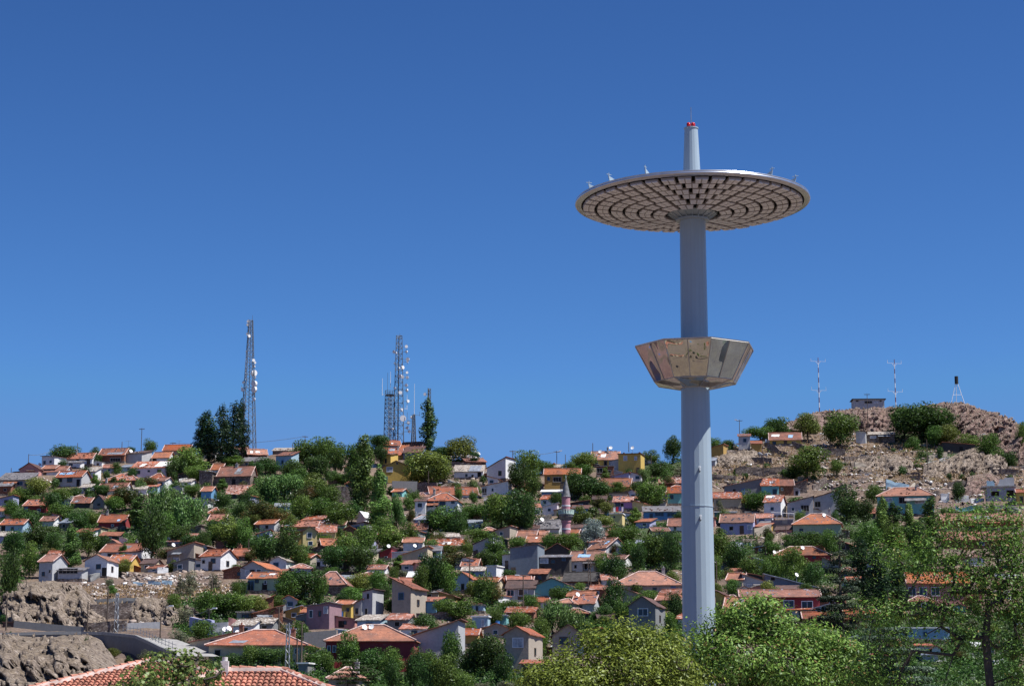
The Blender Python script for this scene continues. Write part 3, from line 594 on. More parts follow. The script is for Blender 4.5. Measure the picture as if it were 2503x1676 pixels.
HR(1612,1666,1180,1196,1168,'x',-6,'BR','p','brick house|above the turquoise one left of the mast',D=5,win=[])
HR(1634,1668,1284,1300,1267,'x',-10,'W','r','white porch house|with a red roof touching the left of the mast',D=5,win=[(1650,1291,6,9,'b')])
# right of the mast
HR(1882,1958,1074,1090,1056,'x',-6,'YE','r','red-roofed hill house|with pale yellow pillars on the right slope',D=7,win=[(1893,1082,9,8,'b'),(1940,1083,9,9,'h')])
HR(1806,1834,1066,1102,1061,'s',-6,'PG','r','grey two-storey hill house|left of the red-roofed hill house',D=5,win=[(1821,1076,8,10,'k')])
HR(1838,1862,1084,1104,1078,'s',-4,'OC','r','ochre hill hut|joined to the grey two-storey hill house',D=4,win=[])
HR(1738,1768,1093,1124,1086,'sl',-20,'OC','r','ochre house corner|on the slope just right of the mast',D=5,win=[])
HR(1772,1862,1188,1212,1170,'sl',-4,'GY','p','long house with a white-flecked roof|right of the mast',D=6,win=[(1795,1198,9,8,'h')],tarp=[(.3,.45,.1,.6,'w')])
HR(1862,1904,1186,1214,1170,'x',-3,'TQ','p','turquoise and green house|under the long flecked roof',D=6,win=[(1894,1202,10,14,'b')])
HR(1904,1940,1186,1210,1172,'x',-3,'BR','r','bright brick house|right of the turquoise and green one',D=6,win=[(1912,1195,5,7,'w')])
HR(1940,1972,1184,1204,1172,'sl',-8,'ST','r','stone end house|at the right end of the long flecked roof',D=6,win=[])
HR(1746,1812,1217,1244,1204,'x',-4,'CM','p','dull yellow house|under a mottled roof right of the mast',D=6,win=[(1756,1228,9,12,'b')])
HR(1869,1908,1226,1264,1211,'x',-20,'W','p','white corner house|with a white-framed window on the right slope',D=6,win=[(1888,1243,9,10,'w')],tarp=[(.0,.5,.6,.95,'w')])
HR(1926,1988,1229,1264,1213,'sl',-6,'PG','d','shabby house with a white roof patch|right of the white corner house',D=6,win=[(1939,1244,8,9,'w'),(1968,1242,20,16,'h')],tarp=[(.5,.9,.1,.7,'w')])
HR(1990,2052,1216,1262,1198,'sl',-10,'PG','r','crumbling pale house|under a long red roof on the right slope',D=7,win=[(2000,1232,14,14,'h'),(2044,1248,9,8,'h')],tarp=[(.1,.6,.6,.95,'w')])
HR(1762,1840,1276,1306,1257,'x',-12,'LV','o','lavender house|with a plain orange roof right of the mast',D=6,win=[(1788,1291,10,10,'h'),(1832,1289,11,12,'c')],door=(1813,8))
HR(1748,1800,1252,1276,1248,'f',-3,'TL','w','teal scrap shack|with a white sheet roof right of the mast',D=4,win=[(1770,1264,30,10,'h')])
HR(1940,2055,1280,1316,1257,'h',-10,'GN','o','pale green house with orange hip roof|on the right slope',D=8,win=[(1960,1296,9,10,'b')],ch=1)
HR(2148,2280,1211,1262,1192,'h',-12,'TQ','o','big villa with an orange hip roof|and a white right wall',D=8,win=[(2175,1221,16,11,'c'),(2208,1222,18,16,'h'),(2248,1224,22,14,'c'),(2180,1246,30,12,'h')],ch=2)
HR(2110,2140,1254,1268,1241,'x',-6,'DK','r','small red-roofed annex|left of the big villa',D=5,win=[])
HR(2305,2500,1272,1296,1257,'x',-2,'CR','o','very long orange-roofed house|behind the leafy tree at the right edge',D=6,win=[(2398,1284,16,12,'w')])
HR(2305,2476,1318,1340,1299,'x',-2,'BR','r','second long red roof|right edge, seen through the leafy tree',D=6,win=[(2400,1328,12,9,'w')])
HR(2488,2540,1203,1234,1196,'x',-10,'YE','r','yellow house cut by the right edge|beside the white ruin',D=6,win=[(2498,1220,8,16,'h')])
HR(2222,2372,1424,1478,1400,'x',-5,'PK','o','pink house with a row of windows|seen through the bare-branched tree',D=8,win=[(2232,1445,18,21,'w'),(2258,1445,18,21,'w'),(2288,1445,20,21,'w')],ch=1)
HR(2095,2150,1392,1412,1374,'g',6,'PG','r','grey gable house|behind the layered cedar',D=7,win=[])
HR(1893,2028,1356,1374,1337,'h',-5,'CR','o','maroon house with an orange roof|carrying dishes right of the mast',D=7,win=[(1990,1362,9,7,'b')])
HR(2010,2052,1378,1392,1362,'sr',-10,'BG','r','dark-roofed porch house|right below the maroon house',D=5,win=[])
HR(1786,1812,1396,1412,1390,'s',-12,'W','r','tiny white hut|in the trees right of the mast',D=3.5,win=[(1808,1402,4,6,'b')])
HR(1778,1815,1417,1450,1402,'x',-16,'CM','o','cream house|with a hipped orange roof right of the mast',D=6,win=[(1781,1429,6,9,'b'),(1792,1430,10,11,'b')])
HR(1815,1880,1424,1450,1404,'sr',-4,'PG','o','glazed veranda house|joined to the cream house',D=6,win=[(1820,1432,8,16,'c'),(1833,1434,12,14,'c'),(1848,1438,9,10,'c')])
HR(1830,1890,1414,1430,1402,'sr',-4,'DK','o','dark attic with a falling orange roof|behind the glazed veranda house',D=6,win=[])
HR(1872,1998,1436,1448,1403,'sr',-4,'SG','m','blue-grey loft|under a long metal roof right of the mast',D=6,win=[(1890,1414,12,10,'h')])
HR(1812,2004,1459,1508,1443,'x',-4,'CR','r','long crimson house|with two white-framed windows right of the mast',D=7,win=[(1929,1477,25,19,'w'),(1973,1479,27,19,'w')],ch=0)
HR(1772,1832,1486,1512,1461,'x',-14,'LB','o','small house with a pinkish orange roof|beside the long crimson house',D=6,win=[])
HR(1750,1772,1455,1504,1444,'sr',-20,'YE','d','narrow yellow-edged stone house|touching the right of the mast',D=5,win=[])
HR(1966,2100,1512,1530,1497,'x',-4,'BR','r','low broken red roof house|below the crimson house',D=6,win=[])
HR(2190,2322,1536,1572,1532,'f',-6,'LB','w','pale blue and white roofless house|behind the bare branches at the lower right',D=5,win=[(2215,1550,8,18,'h'),(2262,1550,10,14,'k')])
HR(2066,2140,1500,1520,1490,'x',-6,'BG','r','low red roof house|hidden between cedar and bare branches',D=5,win=[])
# hill-top right
HR(2087,2162,974,1000,972,'f',-2,'PG','k','square grey concrete bunker|on the rocky summit',D=6,win=[(2096,978,7,4,'h'),(2123,981,19,6,'h'),(2142,982,9,4,'c'),(2153,978,6,4,'h')],oh=.9,cat='bunker',name='bunker',found=4,ch=0,door=False)
HR(2093,2116,1055,1084,1051,'sr',-14,'W','d','peeling white hut|under creepers below the summit',D=5,win=[])
HR(2118,2186,1062,1082,1056,'s',-6,'ST','t','stone hut with a slab roof|right of the peeling white hut',D=5,win=[(2135,1068,14,6,'c')])
HR(2306,2394,1088,1108,1080,'sr',-4,'DK','u','collapsed dark shed|with a rusty roof below the summit crag',D=5,win=[])
HR(2444,2498,1052,1090,1042,'sr',-4,'ST','u','dark stone shed|at the right edge below the crag',D=5,win=[(2462,1060,24,12,'h')])
# foreground-lower centre
HR(508,744,1575,1632,1541,'h',-4,'CM','r','cream house with a brick-red hip roof|in front at lower left centre',D=11,win=[(530,1600,16,26,'h'),(725,1592,10,14,'w')],ch=2,tarp=[(.2,.36,.02,.2,'m')],oh=.6)
HR(462,575,1570,1610,1548,'sl',-6,'CM','r','cream low house with dishes|behind the brick-red hip roof',D=6,win=[(520,1568,16,10,'h')])
HR(795,1012,1566,1640,1529,'h',-3,'CR','o','long crimson house with orange hip roof|at the lower centre',D=10,win=[(803,1586,8,17,'w'),(816,1586,8,17,'w')])
HR(966,1120,1568,1630,1517,'sl',-6,'PG','r','grey house with a slanting red roof|right of the long orange hip roof',D=8,win=[(1018,1587,14,18,'w')],oh=.5)
HR(1108,1166,1553,1580,1539,'x',-5,'OC','r','ochre house with a small red roof|between dark trees at lower centre',D=6,win=[])
HR(1232,1292,1550,1640,1532,'g',-14,'BG','r','tall beige gabled house|with a row of four bright panes',D=9,win=[(1266,1571,26,23,'c')],oh=.35)
HR(1350,1428,1553,1600,1527,'g',-6,'BG','d','brown-beige gabled house|with a grid window at lower centre',D=8,win=[(1378,1566,20,19,'b')],oh=.4)
HR(1274,1322,1622,1650,1614,'s',-6,'GY','p','scrap-roofed shack|at the foot of the tall beige gabled house',D=4,win=[(1285,1636,16,14,'h')])
HR(802,870,1658,1690,1634,'h',-8,'BG','o','pinkish hip-roofed hut|at the bottom edge below the crimson house',D=7,win=[],ch=1)
HR(728,752,1622,1650,1618,'f',-12,'GY','w','small grey and white block|behind the near tiled roof',D=4,win=[])

# ------------------------------------------------------------------ trees
TK = dict(
 dark=('leafy_tree', 'dark green bushy tree', (.016,.034,.010), (.062,.118,.026)),
 mid=('leafy_tree', 'mid green leafy tree', (.028,.054,.012), (.115,.195,.036)),
 olive=('leafy_tree', 'yellowish green tree', (.038,.052,.012), (.16,.20,.040)),
 rust=('tree_of_heaven', 'green tree with rusty seed heads', (.025,.035,.012), (.09,.11,.03)),
 willow=('willow_tree', 'pale feathery willow', (.035,.07,.020), (.14,.22,.062)),
 poplar=('poplar_tree', 'tall narrow poplar', (.018,.036,.012), (.075,.135,.036)),
 aspen=('poplar_tree', 'broad sunlit poplar', (.04,.07,.018), (.17,.275,.065)),  # lit copy of the poplar: sunlight put into a lighter leaf colour
 cypress=('columnar_tree', 'dark columnar tree', (.010,.024,.012), (.032,.065,.026)),
 silver=('oleaster_tree', 'silvery grey-green tree', (.06,.08,.07), (.27,.33,.30)),
 cedar=('cedar_tree', 'layered blue-green cedar', (.02,.036,.022), (.085,.12,.075)),
 pine=('pine_tree', 'flat-tiered green pine', (.018,.035,.014), (.075,.11,.035)),
 bush=('bush', 'low round green bush', (.022,.042,.012), (.075,.125,.03)),
 dry=('dry_tree', 'thin grey-green scrubby tree', (.05,.055,.035), (.16,.17,.10)))
def leafmat(kind):
    k = TK[kind]; return foliage(kind, k[2], k[3], (.17,.085,.03) if kind == 'rust' else None)
def leaf_quads(g, pts, nrm, size, asp=1.6, droop=0., fold=.0):
    n = len(pts); nr = nrm+g.normal(0, .55, (n, 3)); nr /= np.linalg.norm(nr, axis=1)[:, None]+1e-9
    u = g.normal(0, 1, (n, 3))
    if droop: u = u*(1-droop)+np.array([0, 0, -1.])*droop*2
    u -= nr*(u*nr).sum(1)[:, None]; u /= np.linalg.norm(u, axis=1)[:, None]+1e-9; v = np.cross(nr, u)
    s = size*g.uniform(.55, 1.3, n)[:, None]; L = s*asp/1.3; Wd = s*.62
    j = lambda: g.uniform(.65, 1.25, n)[:, None]
    a = pts-u*L*.5*j(); b = pts+v*Wd*.5*j()+u*L*.06; c = pts+u*L*.5*j(); d = pts-v*Wd*.5*j()+u*L*.06
    V = np.stack([a, b, c, d], 1).reshape(-1, 3); Fc = np.arange(4*n).reshape(-1, 4)
    return V, Fc
def lobes_pts(g, lobes, n, shell=.78):
    vol = np.array([l[3]*l[4]+l[4]*l[5]+l[3]*l[5] for l in lobes]); k = g.choice(len(lobes), n, p=vol/vol.sum())
    L = np.array(lobes)[k]; d = g.normal(0, 1, (n, 3)); d /= np.linalg.norm(d, axis=1)[:, None]
    rr = shell+(1-shell)*g.random(n)*1.25; inner = g.random(n) < .14; rr = np.where(inner, g.random(n)*.8, rr)
    return L[:, :3]+d*L[:, 3:6]*rr[:, None], d
def limbs(rg, base, top, ends, r0, mat, name, parent=None, n=5, sides=5):
    """trunk plus limbs that reach for the given ends"""
    nodes = []; par = []
    K = 6
    for i in range(K+1):
        q = Vector(base).lerp(Vector(top), i/K); q.x += rg.uniform(-1, 1)*r0*.8*(i > 0); q.y += rg.uniform(-1, 1)*r0*.8*(i > 0)
        nodes.append(q); par.append(i-1)
    for e in sorted(ends, key=lambda e: (Vector(e)-Vector(top)).length):
        e = Vector(e); bi = min(range(1, len(nodes)), key=lambda i: (nodes[i]-e).length*(1+.8*max(0, nodes[i].z-e.z+.3)/(abs(e.z)+1)))
        p0 = nodes[bi]; d = (e-p0).length; m_ = max(1, int(d/(r0*7))); pi = bi
        for j in range(1, m_+1):
            q = p0.lerp(e, j/m_); q.z += math.sin(math.pi*j/m_)*d*.08*rg.uniform(-.6, 1); q.x += rg.uniform(-1, 1)*d*.04; q.y += rg.uniform(-1, 1)*d*.04
            nodes.append(q); par.append(pi); pi = len(nodes)-1
    w = [0]*len(nodes)
    kids = [0]*len(nodes)
    for p in par[1:]: kids[p] += 1
    for i in range(len(nodes)-1, 0, -1):
        if kids[i] == 0: w[i] += 1
        w[par[i]] += w[i]
    mx = max(w[0], 1); mb = MB()
    rad = [max(.012*r0/.3+.01, r0*(x/mx)**.5) for x in w]
    for i in range(1, len(nodes)): mb.tube(nodes[par[i]], nodes[i], min(rad[par[i]], rad[i]*1.35), rad[i], sides, False)
    return mb.build(name, mat, parent), nodes
def mk_lobes(kind, g, W, H):
    """crown as lobes in a box W wide, H high, trunk foot at origin"""
    L = []
    if kind in ('dark','mid','olive','rust','silver','bush','dry'):
        zc, rz = (.50, .50) if kind != 'bush' else (.45, .5); n = {'bush': 9, 'dry': 12, 'silver': 20}.get(kind, 22)
        for i in range(n):
            u = g.normal(0, 1, 3); u /= np.linalg.norm(u); q = g.uniform(.45, .78) if i > 4 else g.uniform(0, .4)
            s = g.uniform(.15, .27)*(1.0 if i > 4 else 1.35)*(.8 if kind == 'dry' else 1)
            zz = zc+u[2]*rz*q*1.05; prof = 1. if zz > zc-.15 else .85
            L.append([u[0]*W*.5*q*prof, u[1]*W*.5*q*prof, H*zz, W*s, W*s, max(W, H*.8)*s*.72])
    elif kind in ('poplar','cypress','aspen'):
        n = 26 if kind == 'poplar' else 22
        for i in range(n):
            z = .09+.86*(i+g.random())/n; prof = math.sin(min(1, max(0, (z-.02)/.34))*math.pi/2)*(1-max(0, (z-.45)/.6)**1.7*.82)
            a = g.uniform(0, 6.28); q = g.uniform(.1, .30); r = W*.5*prof*g.uniform(.42, .68)*(1.18 if kind == 'aspen' else 1)
            L.append([math.cos(a)*W*.5*prof*q*1.9, math.sin(a)*W*.5*prof*q*1.9, H*z, r*(.8 if kind == 'aspen' else 1), r*(.8 if kind == 'aspen' else 1), H*g.uniform(.06, .11)*(1.25 if kind == 'aspen' else 1)])
    elif kind == 'willow':
        for i in range(18):
            a = g.uniform(0, 6.28); q = g.uniform(0, 1)**.6*.36; z = g.uniform(.4, .88)-q*.35; s = g.uniform(.13, .2)
            L.append([math.cos(a)*W*q, math.sin(a)*W*q, H*z, W*s, W*s, H*g.uniform(.16, .26)])
    elif kind in ('cedar','pine'):
        T = 11 if kind == 'cedar' else 6
        for k in range(T):
            z = (.16+.8*k/(T-1)) if kind == 'cedar' else (.35+.58*k/(T-1)); rr = W*.5*(1-.86*(k/(T-1))**1.25 if kind == 'cedar' else g.uniform(.6, 1))
            for j in range(6 if k < T-2 else 3):
                a = g.uniform(0, 6.28); q = rr*g.uniform(.35, .85); s = max(.1*W*.5, rr*g.uniform(.34, .52))
                L.append([math.cos(a)*q, math.sin(a)*q, H*(z-.03*q/(rr+.01))+g.uniform(-.01, .01)*H, s, s, H*g.uniform(.016, .032)])
    return L
PROTO = {}
def proto(kind, var):
    """one crown + trunk mesh of the kind; copies share them"""
    if (kind, var) in PROTO: return PROTO[kind, var]
    g = np.random.default_rng(hash((len(kind), ord(kind[0]), ord(kind[1]), var)) & 0xffff); rg = random.Random(var*31+ord(kind[0]))
    W, H = {'poplar': (3.6, 14), 'aspen': (4.6, 14), 'cypress': (4, 12), 'willow': (9, 8.5), 'cedar': (9, 15), 'pine': (8, 8), 'bush': (3, 2.4)}.get(kind, (8, 8))
    L = mk_lobes(kind, g, W, H); nl = {'bush': 900, 'poplar': 4200, 'cypress': 3800, 'aspen': 9000, 'willow': 5200, 'cedar': 9500, 'pine': 3600, 'dry': 2600}.get(kind, 6200)
    P, D = lobes_pts(g, L, nl, .75)
    if kind == 'willow': P[:, 2] -= g.random(nl)*.16*H*(g.random(nl) < .5)
    if kind in ('cedar', 'pine'): D = D*.3+np.array([0, 0, 1.])
    size = {'bush': .30, 'willow': .34, 'cedar': .34, 'pine': .34, 'poplar': .34, 'aspen': .34, 'cypress': .32}.get(kind, .36)
    P[:, 2] = np.maximum(P[:, 2], .05*H)
    V, Fc = leaf_quads(g, P, D, size, 2.6 if kind == 'willow' else 1.5, .75 if kind == 'willow' else (.2 if kind in ('poplar',) else 0))
    me = npmesh('crown', V, Fc, leafmat(kind), np.clip(g.normal(.45, .27, nl), 0, 1))
    ends = [tuple(l[:3]) for l in L[::(2 if len(L) > 16 else 1)]]
    tr, _ = limbs(rg, (0, 0, -1.2), (0, 0, H*(.42 if kind not in ('poplar','cypress','cedar','aspen') else .93)), ends, {'bush': .06, 'poplar': .2, 'cypress': .18, 'cedar': .26}.get(kind, .24), M_BARK, 'trunk')
    tm = tr.data; bpy.data.objects.remove(tr); PROTO[kind, var] = (me, tm, W, H); return PROTO[kind, var]
TREES = []
def tree(cx, top, bot, w_, kind, base=None, var=None):
    var = rnd.randrange(1 if kind in ('cedar','pine','silver') else 4) if var is None else var
    brow = (base or bot)+ (2 if kind != 'bush' else 1); b = at(cx, brow); m = mpp(b[1], b[2]); b[2] = min(b[2], float(Hn(b[0], b[1])))
    me, tm, W, H = proto(kind, var); h = max(1.2, (brow-top)*m); ww = w_*m
    if kind in ('dark','mid','olive','rust','dry','silver'): ww *= 1.22
    if kind in ('dark','mid') and TREES and (int(cx*13+top*7) % 10) < 4: ww *= .78; h *= 1.2
    elif kind in ('poplar', 'cypress', 'aspen'): ww *= 1.4 if kind != 'aspen' else 1.06
    elif kind == 'willow': ww *= 1.2
    o = empty(TK[kind][0], tuple(b), rnd.uniform(0, 6.28)); o.scale = (ww/W, ww/W, h/H)
    c = link('crown', me, o); t = link('trunk', tm, o)
    TREES.append([o, cx, top, bot, w_, kind]); return o
def relate(px, row, k, down_is='in front of'):
    """a landmark near by and where it lies"""
    q = sorted(LAND, key=lambda l: (l[0]-px)**2+(1.7*(l[1]-row))**2)[k]; dx, dy = px-q[0], row-q[1]
    if abs(dx) > abs(dy)*1.1: r = 'right of' if dx > 0 else 'left of'
    else: r = 'below' if dy > 0 else 'above'
    return f"{r} the {q[2]}"
def two(px, row, i, j): return relate(px, row, i)+', '+relate(px, row, j)
def name_trees():
    for o, cx, top, bot, w_, kind in sorted(TREES, key=lambda t: -t[4]):
        row = (top+bot)/2; base = TK[kind][1]; c = []
        for pre in ('', 'large ' if w_ > 75 else ('small ' if w_ < 45 else 'medium-sized ')):
            for k in range(6): c.append(f"{pre}{base} {relate(cx, row, k)}")
        c = [x for x in c if len(x.split()) <= 15]
        c += [f"{'wide ' if w_>60 else 'slender '}{base}, {relate(cx, row, k)}" for k in range(12)]
        tag(o, uniq([x for x in c if len(x.split()) <= 16]), 'bush' if kind == 'bush' else 'tree', {'bush': 'bushes on the hillside', 'poplar': 'poplars on the hillside'}.get(kind, 'trees among the hillside houses'))

TD = '''155 1070 1126 60 dark 1130
232 1078 1101 32 mid
235 1105 1132 36 dark
318 1081 1100 30 dark
283 1089 1101 16 mid
365 1074 1112 38 mid
508 1001 1132 62 cypress
490 1015 1125 34 cypress
543 985 1140 44 cypress
569 980 1136 46 cypress
592 971 1118 34 cypress
552 1110 1132 60 dark
570 1112 1138 50 mid
462 1084 1165 96 mid
435 1118 1170 50 willow
478 1130 1178 56 mid
655 1100 1152 52 dark
628 1128 1165 40 dark
745 1066 1135 80 mid
790 1070 1140 72 mid
820 1080 1150 60 mid
720 1105 1185 66 dark
775 1115 1190 74 dark
730 1150 1200 60 mid
885 1063 1275 76 aspen
868 1075 1200 60 mid
925 1140 1300 66 aspen
970 1200 1295 46 willow
925 1053 1102 50 dark
930 1090 1140 40 dark
1040 1095 1185 110 olive
1015 1110 1165 60 mid
1075 1120 1178 64 mid
1045 966 1106 40 poplar
1130 1058 1125 76 olive
1085 1086 1125 54 dark
1160 1090 1125 30 dark
1290 1103 1180 76 mid
1265 1125 1205 66 dark
1325 1106 1142 52 mid
1300 1150 1225 50 mid
1270 1195 1300 96 dark
1225 1200 1290 76 mid
1205 1210 1270 50 dark
1290 1220 1305 50 dark
1425 1084 1132 62 olive
1405 1120 1140 30 dark
1430 1130 1155 60 mid
1440 1145 1218 90 dark
1405 1150 1220 56 dark
1470 1165 1215 46 dark
1362 1196 1250 36 dark
1590 1085 1125 44 mid
1645 1068 1130 56 dark
1612 1110 1165 66 dark
1590 1158 1240 84 mid
1565 1170 1215 50 dark
1627 1150 1190 40 mid
1535 1137 1160 25 bush
1450 1255 1340 62 silver
1390 1292 1345 70 mid
1345 1290 1345 40 mid
1418 1235 1290 56 olive
1480 1250 1300 50 olive
1780 1050 1078 46 mid
1745 1060 1112 32 mid
1858 1036 1072 66 mid
1900 1000 1058 84 dark
1975 1000 1068 60 olive
2055 1003 1088 86 mid
2030 1030 1080 40 dark
2212 985 1065 96 dark
2252 966 1078 136 dark
2300 982 1076 84 dark
2315 1030 1090 60 olive
2285 1045 1092 50 mid
2230 1060 1092 50 mid
1975 1095 1172 112 mid
1940 1120 1165 60 dark
2045 1120 1162 30 mid
2205 1128 1156 28 bush
2430 990 1016 24 mid
2370 1045 1092 50 mid
2420 1060 1132 66 mid
2465 1085 1132 60 dark
2500 1030 1110 34 mid
2375 1140 1165 24 bush
1850 1185 1245 62 mid
1830 1195 1235 50 olive
1945 1203 1222 46 bush
1787 1160 1184 25 dry
2135 1172 1222 42 mid
2342 1168 1222 40 dark
2305 1235 1262 20 mid
2070 1200 1275 84 dark
2110 1220 1280 60 dark
2160 1215 1330 50 aspen
2192 1222 1340 44 poplar
2228 1228 1335 46 aspen
2278 1210 1330 44 poplar
2120 1262 1350 70 mid
2190 1280 1360 66 mid
2250 1290 1370 66 dark
2110 1305 1480 60 cypress
2150 1340 1490 58 cypress
2195 1365 1480 56 cypress
2058 1285 1560 140 cedar
1990 1288 1345 84 dark
1955 1300 1350 66 dark
2030 1300 1370 60 mid
1765 1302 1380 70 mid
1800 1320 1400 74 dark
1840 1350 1410 66 mid
1900 1345 1412 64 mid
1942 1345 1430 80 mid
1985 1365 1432 64 dark
1880 1370 1425 60 mid
1855 1308 1338 22 dry
1745 1340 1420 44 mid
90 1152 1218 58 olive
60 1178 1222 46 mid
150 1184 1232 56 mid
182 1180 1212 32 dark
205 1150 1175 26 dark
246 1172 1200 40 dark
25 1215 1262 44 mid
60 1235 1290 76 dark
125 1205 1262 58 dark
150 1215 1270 50 mid
190 1240 1290 70 dark
222 1238 1280 40 olive
100 1265 1330 76 dark
35 1285 1350 66 dark
172 1275 1392 56 aspen
130 1290 1350 60 dark
215 1295 1355 66 mid
250 1310 1352 60 dark
20 1340 1490 56 dark
70 1330 1402 62 mid
115 1315 1365 40 rust
105 1345 1405 46 dark
340 1192 1292 46 poplar
305 1180 1245 66 rust
280 1205 1250 46 mid
385 1168 1270 84 willow
420 1190 1290 80 willow
465 1200 1300 84 willow
400 1250 1310 70 mid
440 1270 1330 70 dark
372 1262 1372 84 dark
335 1300 1350 60 mid
470 1295 1345 56 dark
500 1290 1350 44 dark
652 1150 1222 80 willow
695 1152 1225 86 willow
620 1185 1228 60 willow
765 1148 1215 84 olive
800 1180 1240 64 mid
745 1180 1230 56 rust
545 1195 1240 56 dark
640 1215 1285 90 rust
600 1210 1255 56 dark
685 1225 1290 70 rust
592 1225 1265 40 willow
620 1248 1290 40 olive
560 1255 1340 86 olive
520 1270 1335 50 mid
595 1275 1345 56 mid
735 1215 1275 70 mid
780 1215 1275 70 mid
830 1225 1290 74 mid
860 1215 1280 50 dark
660 1285 1375 74 dark
700 1300 1385 86 dark
645 1310 1365 56 mid
735 1335 1385 50 mid
620 1320 1352 50 dark
850 1300 1385 84 mid
895 1285 1350 70 mid
815 1320 1400 60 dark
880 1330 1400 90 dark
950 1285 1340 80 mid
1000 1280 1335 60 mid
935 1260 1310 50 mid
735 1380 1470 100 dark
700 1395 1480 60 mid
780 1400 1470 44 mid
872 1384 1442 62 olive
925 1388 1445 56 mid
985 1372 1412 40 dry
865 1432 1488 66 mid
835 1445 1492 40 dark
940 1430 1485 34 dark
1055 1345 1465 90 dark
1085 1360 1462 70 mid
1030 1390 1470 50 mid
1110 1325 1385 80 rust
1070 1290 1332 40 rust
1090 1235 1305 80 mid
1060 1245 1300 56 dark
1120 1250 1310 60 dark
1160 1215 1270 70 mid
1040 1205 1262 46 mid
1175 1280 1335 66 mid
1210 1310 1375 66 mid
1185 1330 1382 50 dark
1235 1330 1385 40 mid
1180 1385 1478 56 mid
1160 1400 1470 40 olive
1205 1400 1475 40 rust
1120 1452 1512 84 mid
1085 1460 1505 50 mid
1210 1478 1530 32 mid
1245 1460 1492 50 mid
1295 1455 1492 50 mid
1350 1460 1540 84 willow
1400 1470 1545 76 willow
1375 1420 1470 50 mid
1415 1425 1455 40 mid
1335 1505 1540 40 mid
1500 1338 1430 60 dark
1470 1345 1400 40 mid
1510 1380 1432 56 dark
1555 1300 1375 70 mid
1600 1285 1385 80 mid
1640 1290 1395 60 dark
1530 1265 1325 60 mid
1500 1280 1330 44 mid
1560 1330 1395 50 dark
1555 1422 1450 40 bush
1500 1430 1515 70 dark
1525 1455 1530 50 mid
1475 1460 1525 44 dark
1650 1440 1525 48 dark
1640 1500 1550 40 mid
265 1400 1442 26 dry
462 1370 1452 46 dry
440 1395 1455 30 dry
525 1378 1440 34 dry
545 1430 1505 86 mid
590 1445 1505 60 mid
500 1450 1510 60 mid
425 1455 1500 44 mid
448 1470 1530 50 dry
390 1540 1592 60 dry
440 1515 1580 66 dry
490 1505 1565 56 mid
350 1555 1585 36 dry
275 1425 1450 26 mid
560 1588 1640 66 dark
610 1580 1640 60 mid
660 1575 1640 66 dark
700 1580 1640 40 mid
540 1560 1590 30 dry
770 1575 1640 66 mid
800 1590 1650 50 mid
850 1550 1640 70 mid
905 1556 1640 80 dark
960 1568 1650 60 mid
915 1540 1610 56 mid
950 1560 1630 46 olive
850 1600 1690 84 pine
900 1620 1690 60 pine
1000 1520 1600 40 dry
1035 1560 1640 50 mid
1060 1530 1610 50 mid
1100 1540 1650 64 mid
1145 1560 1660 56 dark
1190 1532 1660 84 dark
1230 1590 1670 56 dark
1150 1520 1560 40 mid
1085 1605 1700 96 mid
1050 1620 1700 60 dark
1130 1640 1700 60 mid
1010 1590 1690 56 dark
960 1610 1690 50 dark
1325 1515 1585 56 mid
1300 1540 1590 36 mid
1240 1640 1690 60 dry
1180 1650 1695 50 dry
2300 1085 1120 24 bush
1760 1205 1245 20 dry
1990 1150 1172 22 bush
2320 1150 1172 18 bush
1905 1128 1150 20 bush
2150 1110 1130 20 bush
2240 1105 1124 18 bush
2470 1150 1170 24 bush
2360 1108 1128 20 bush
1830 1120 1138 18 bush
2290 1000 1018 20 bush
2405 1025 1042 18 bush
2380 1010 1022 14 bush'''
for l in TD.split('\n'):
    f_ = l.split(); tree(float(f_[0]), float(f_[1]), float(f_[2]), float(f_[3]), f_[4], float(f_[5]) if len(f_) > 5 else None)

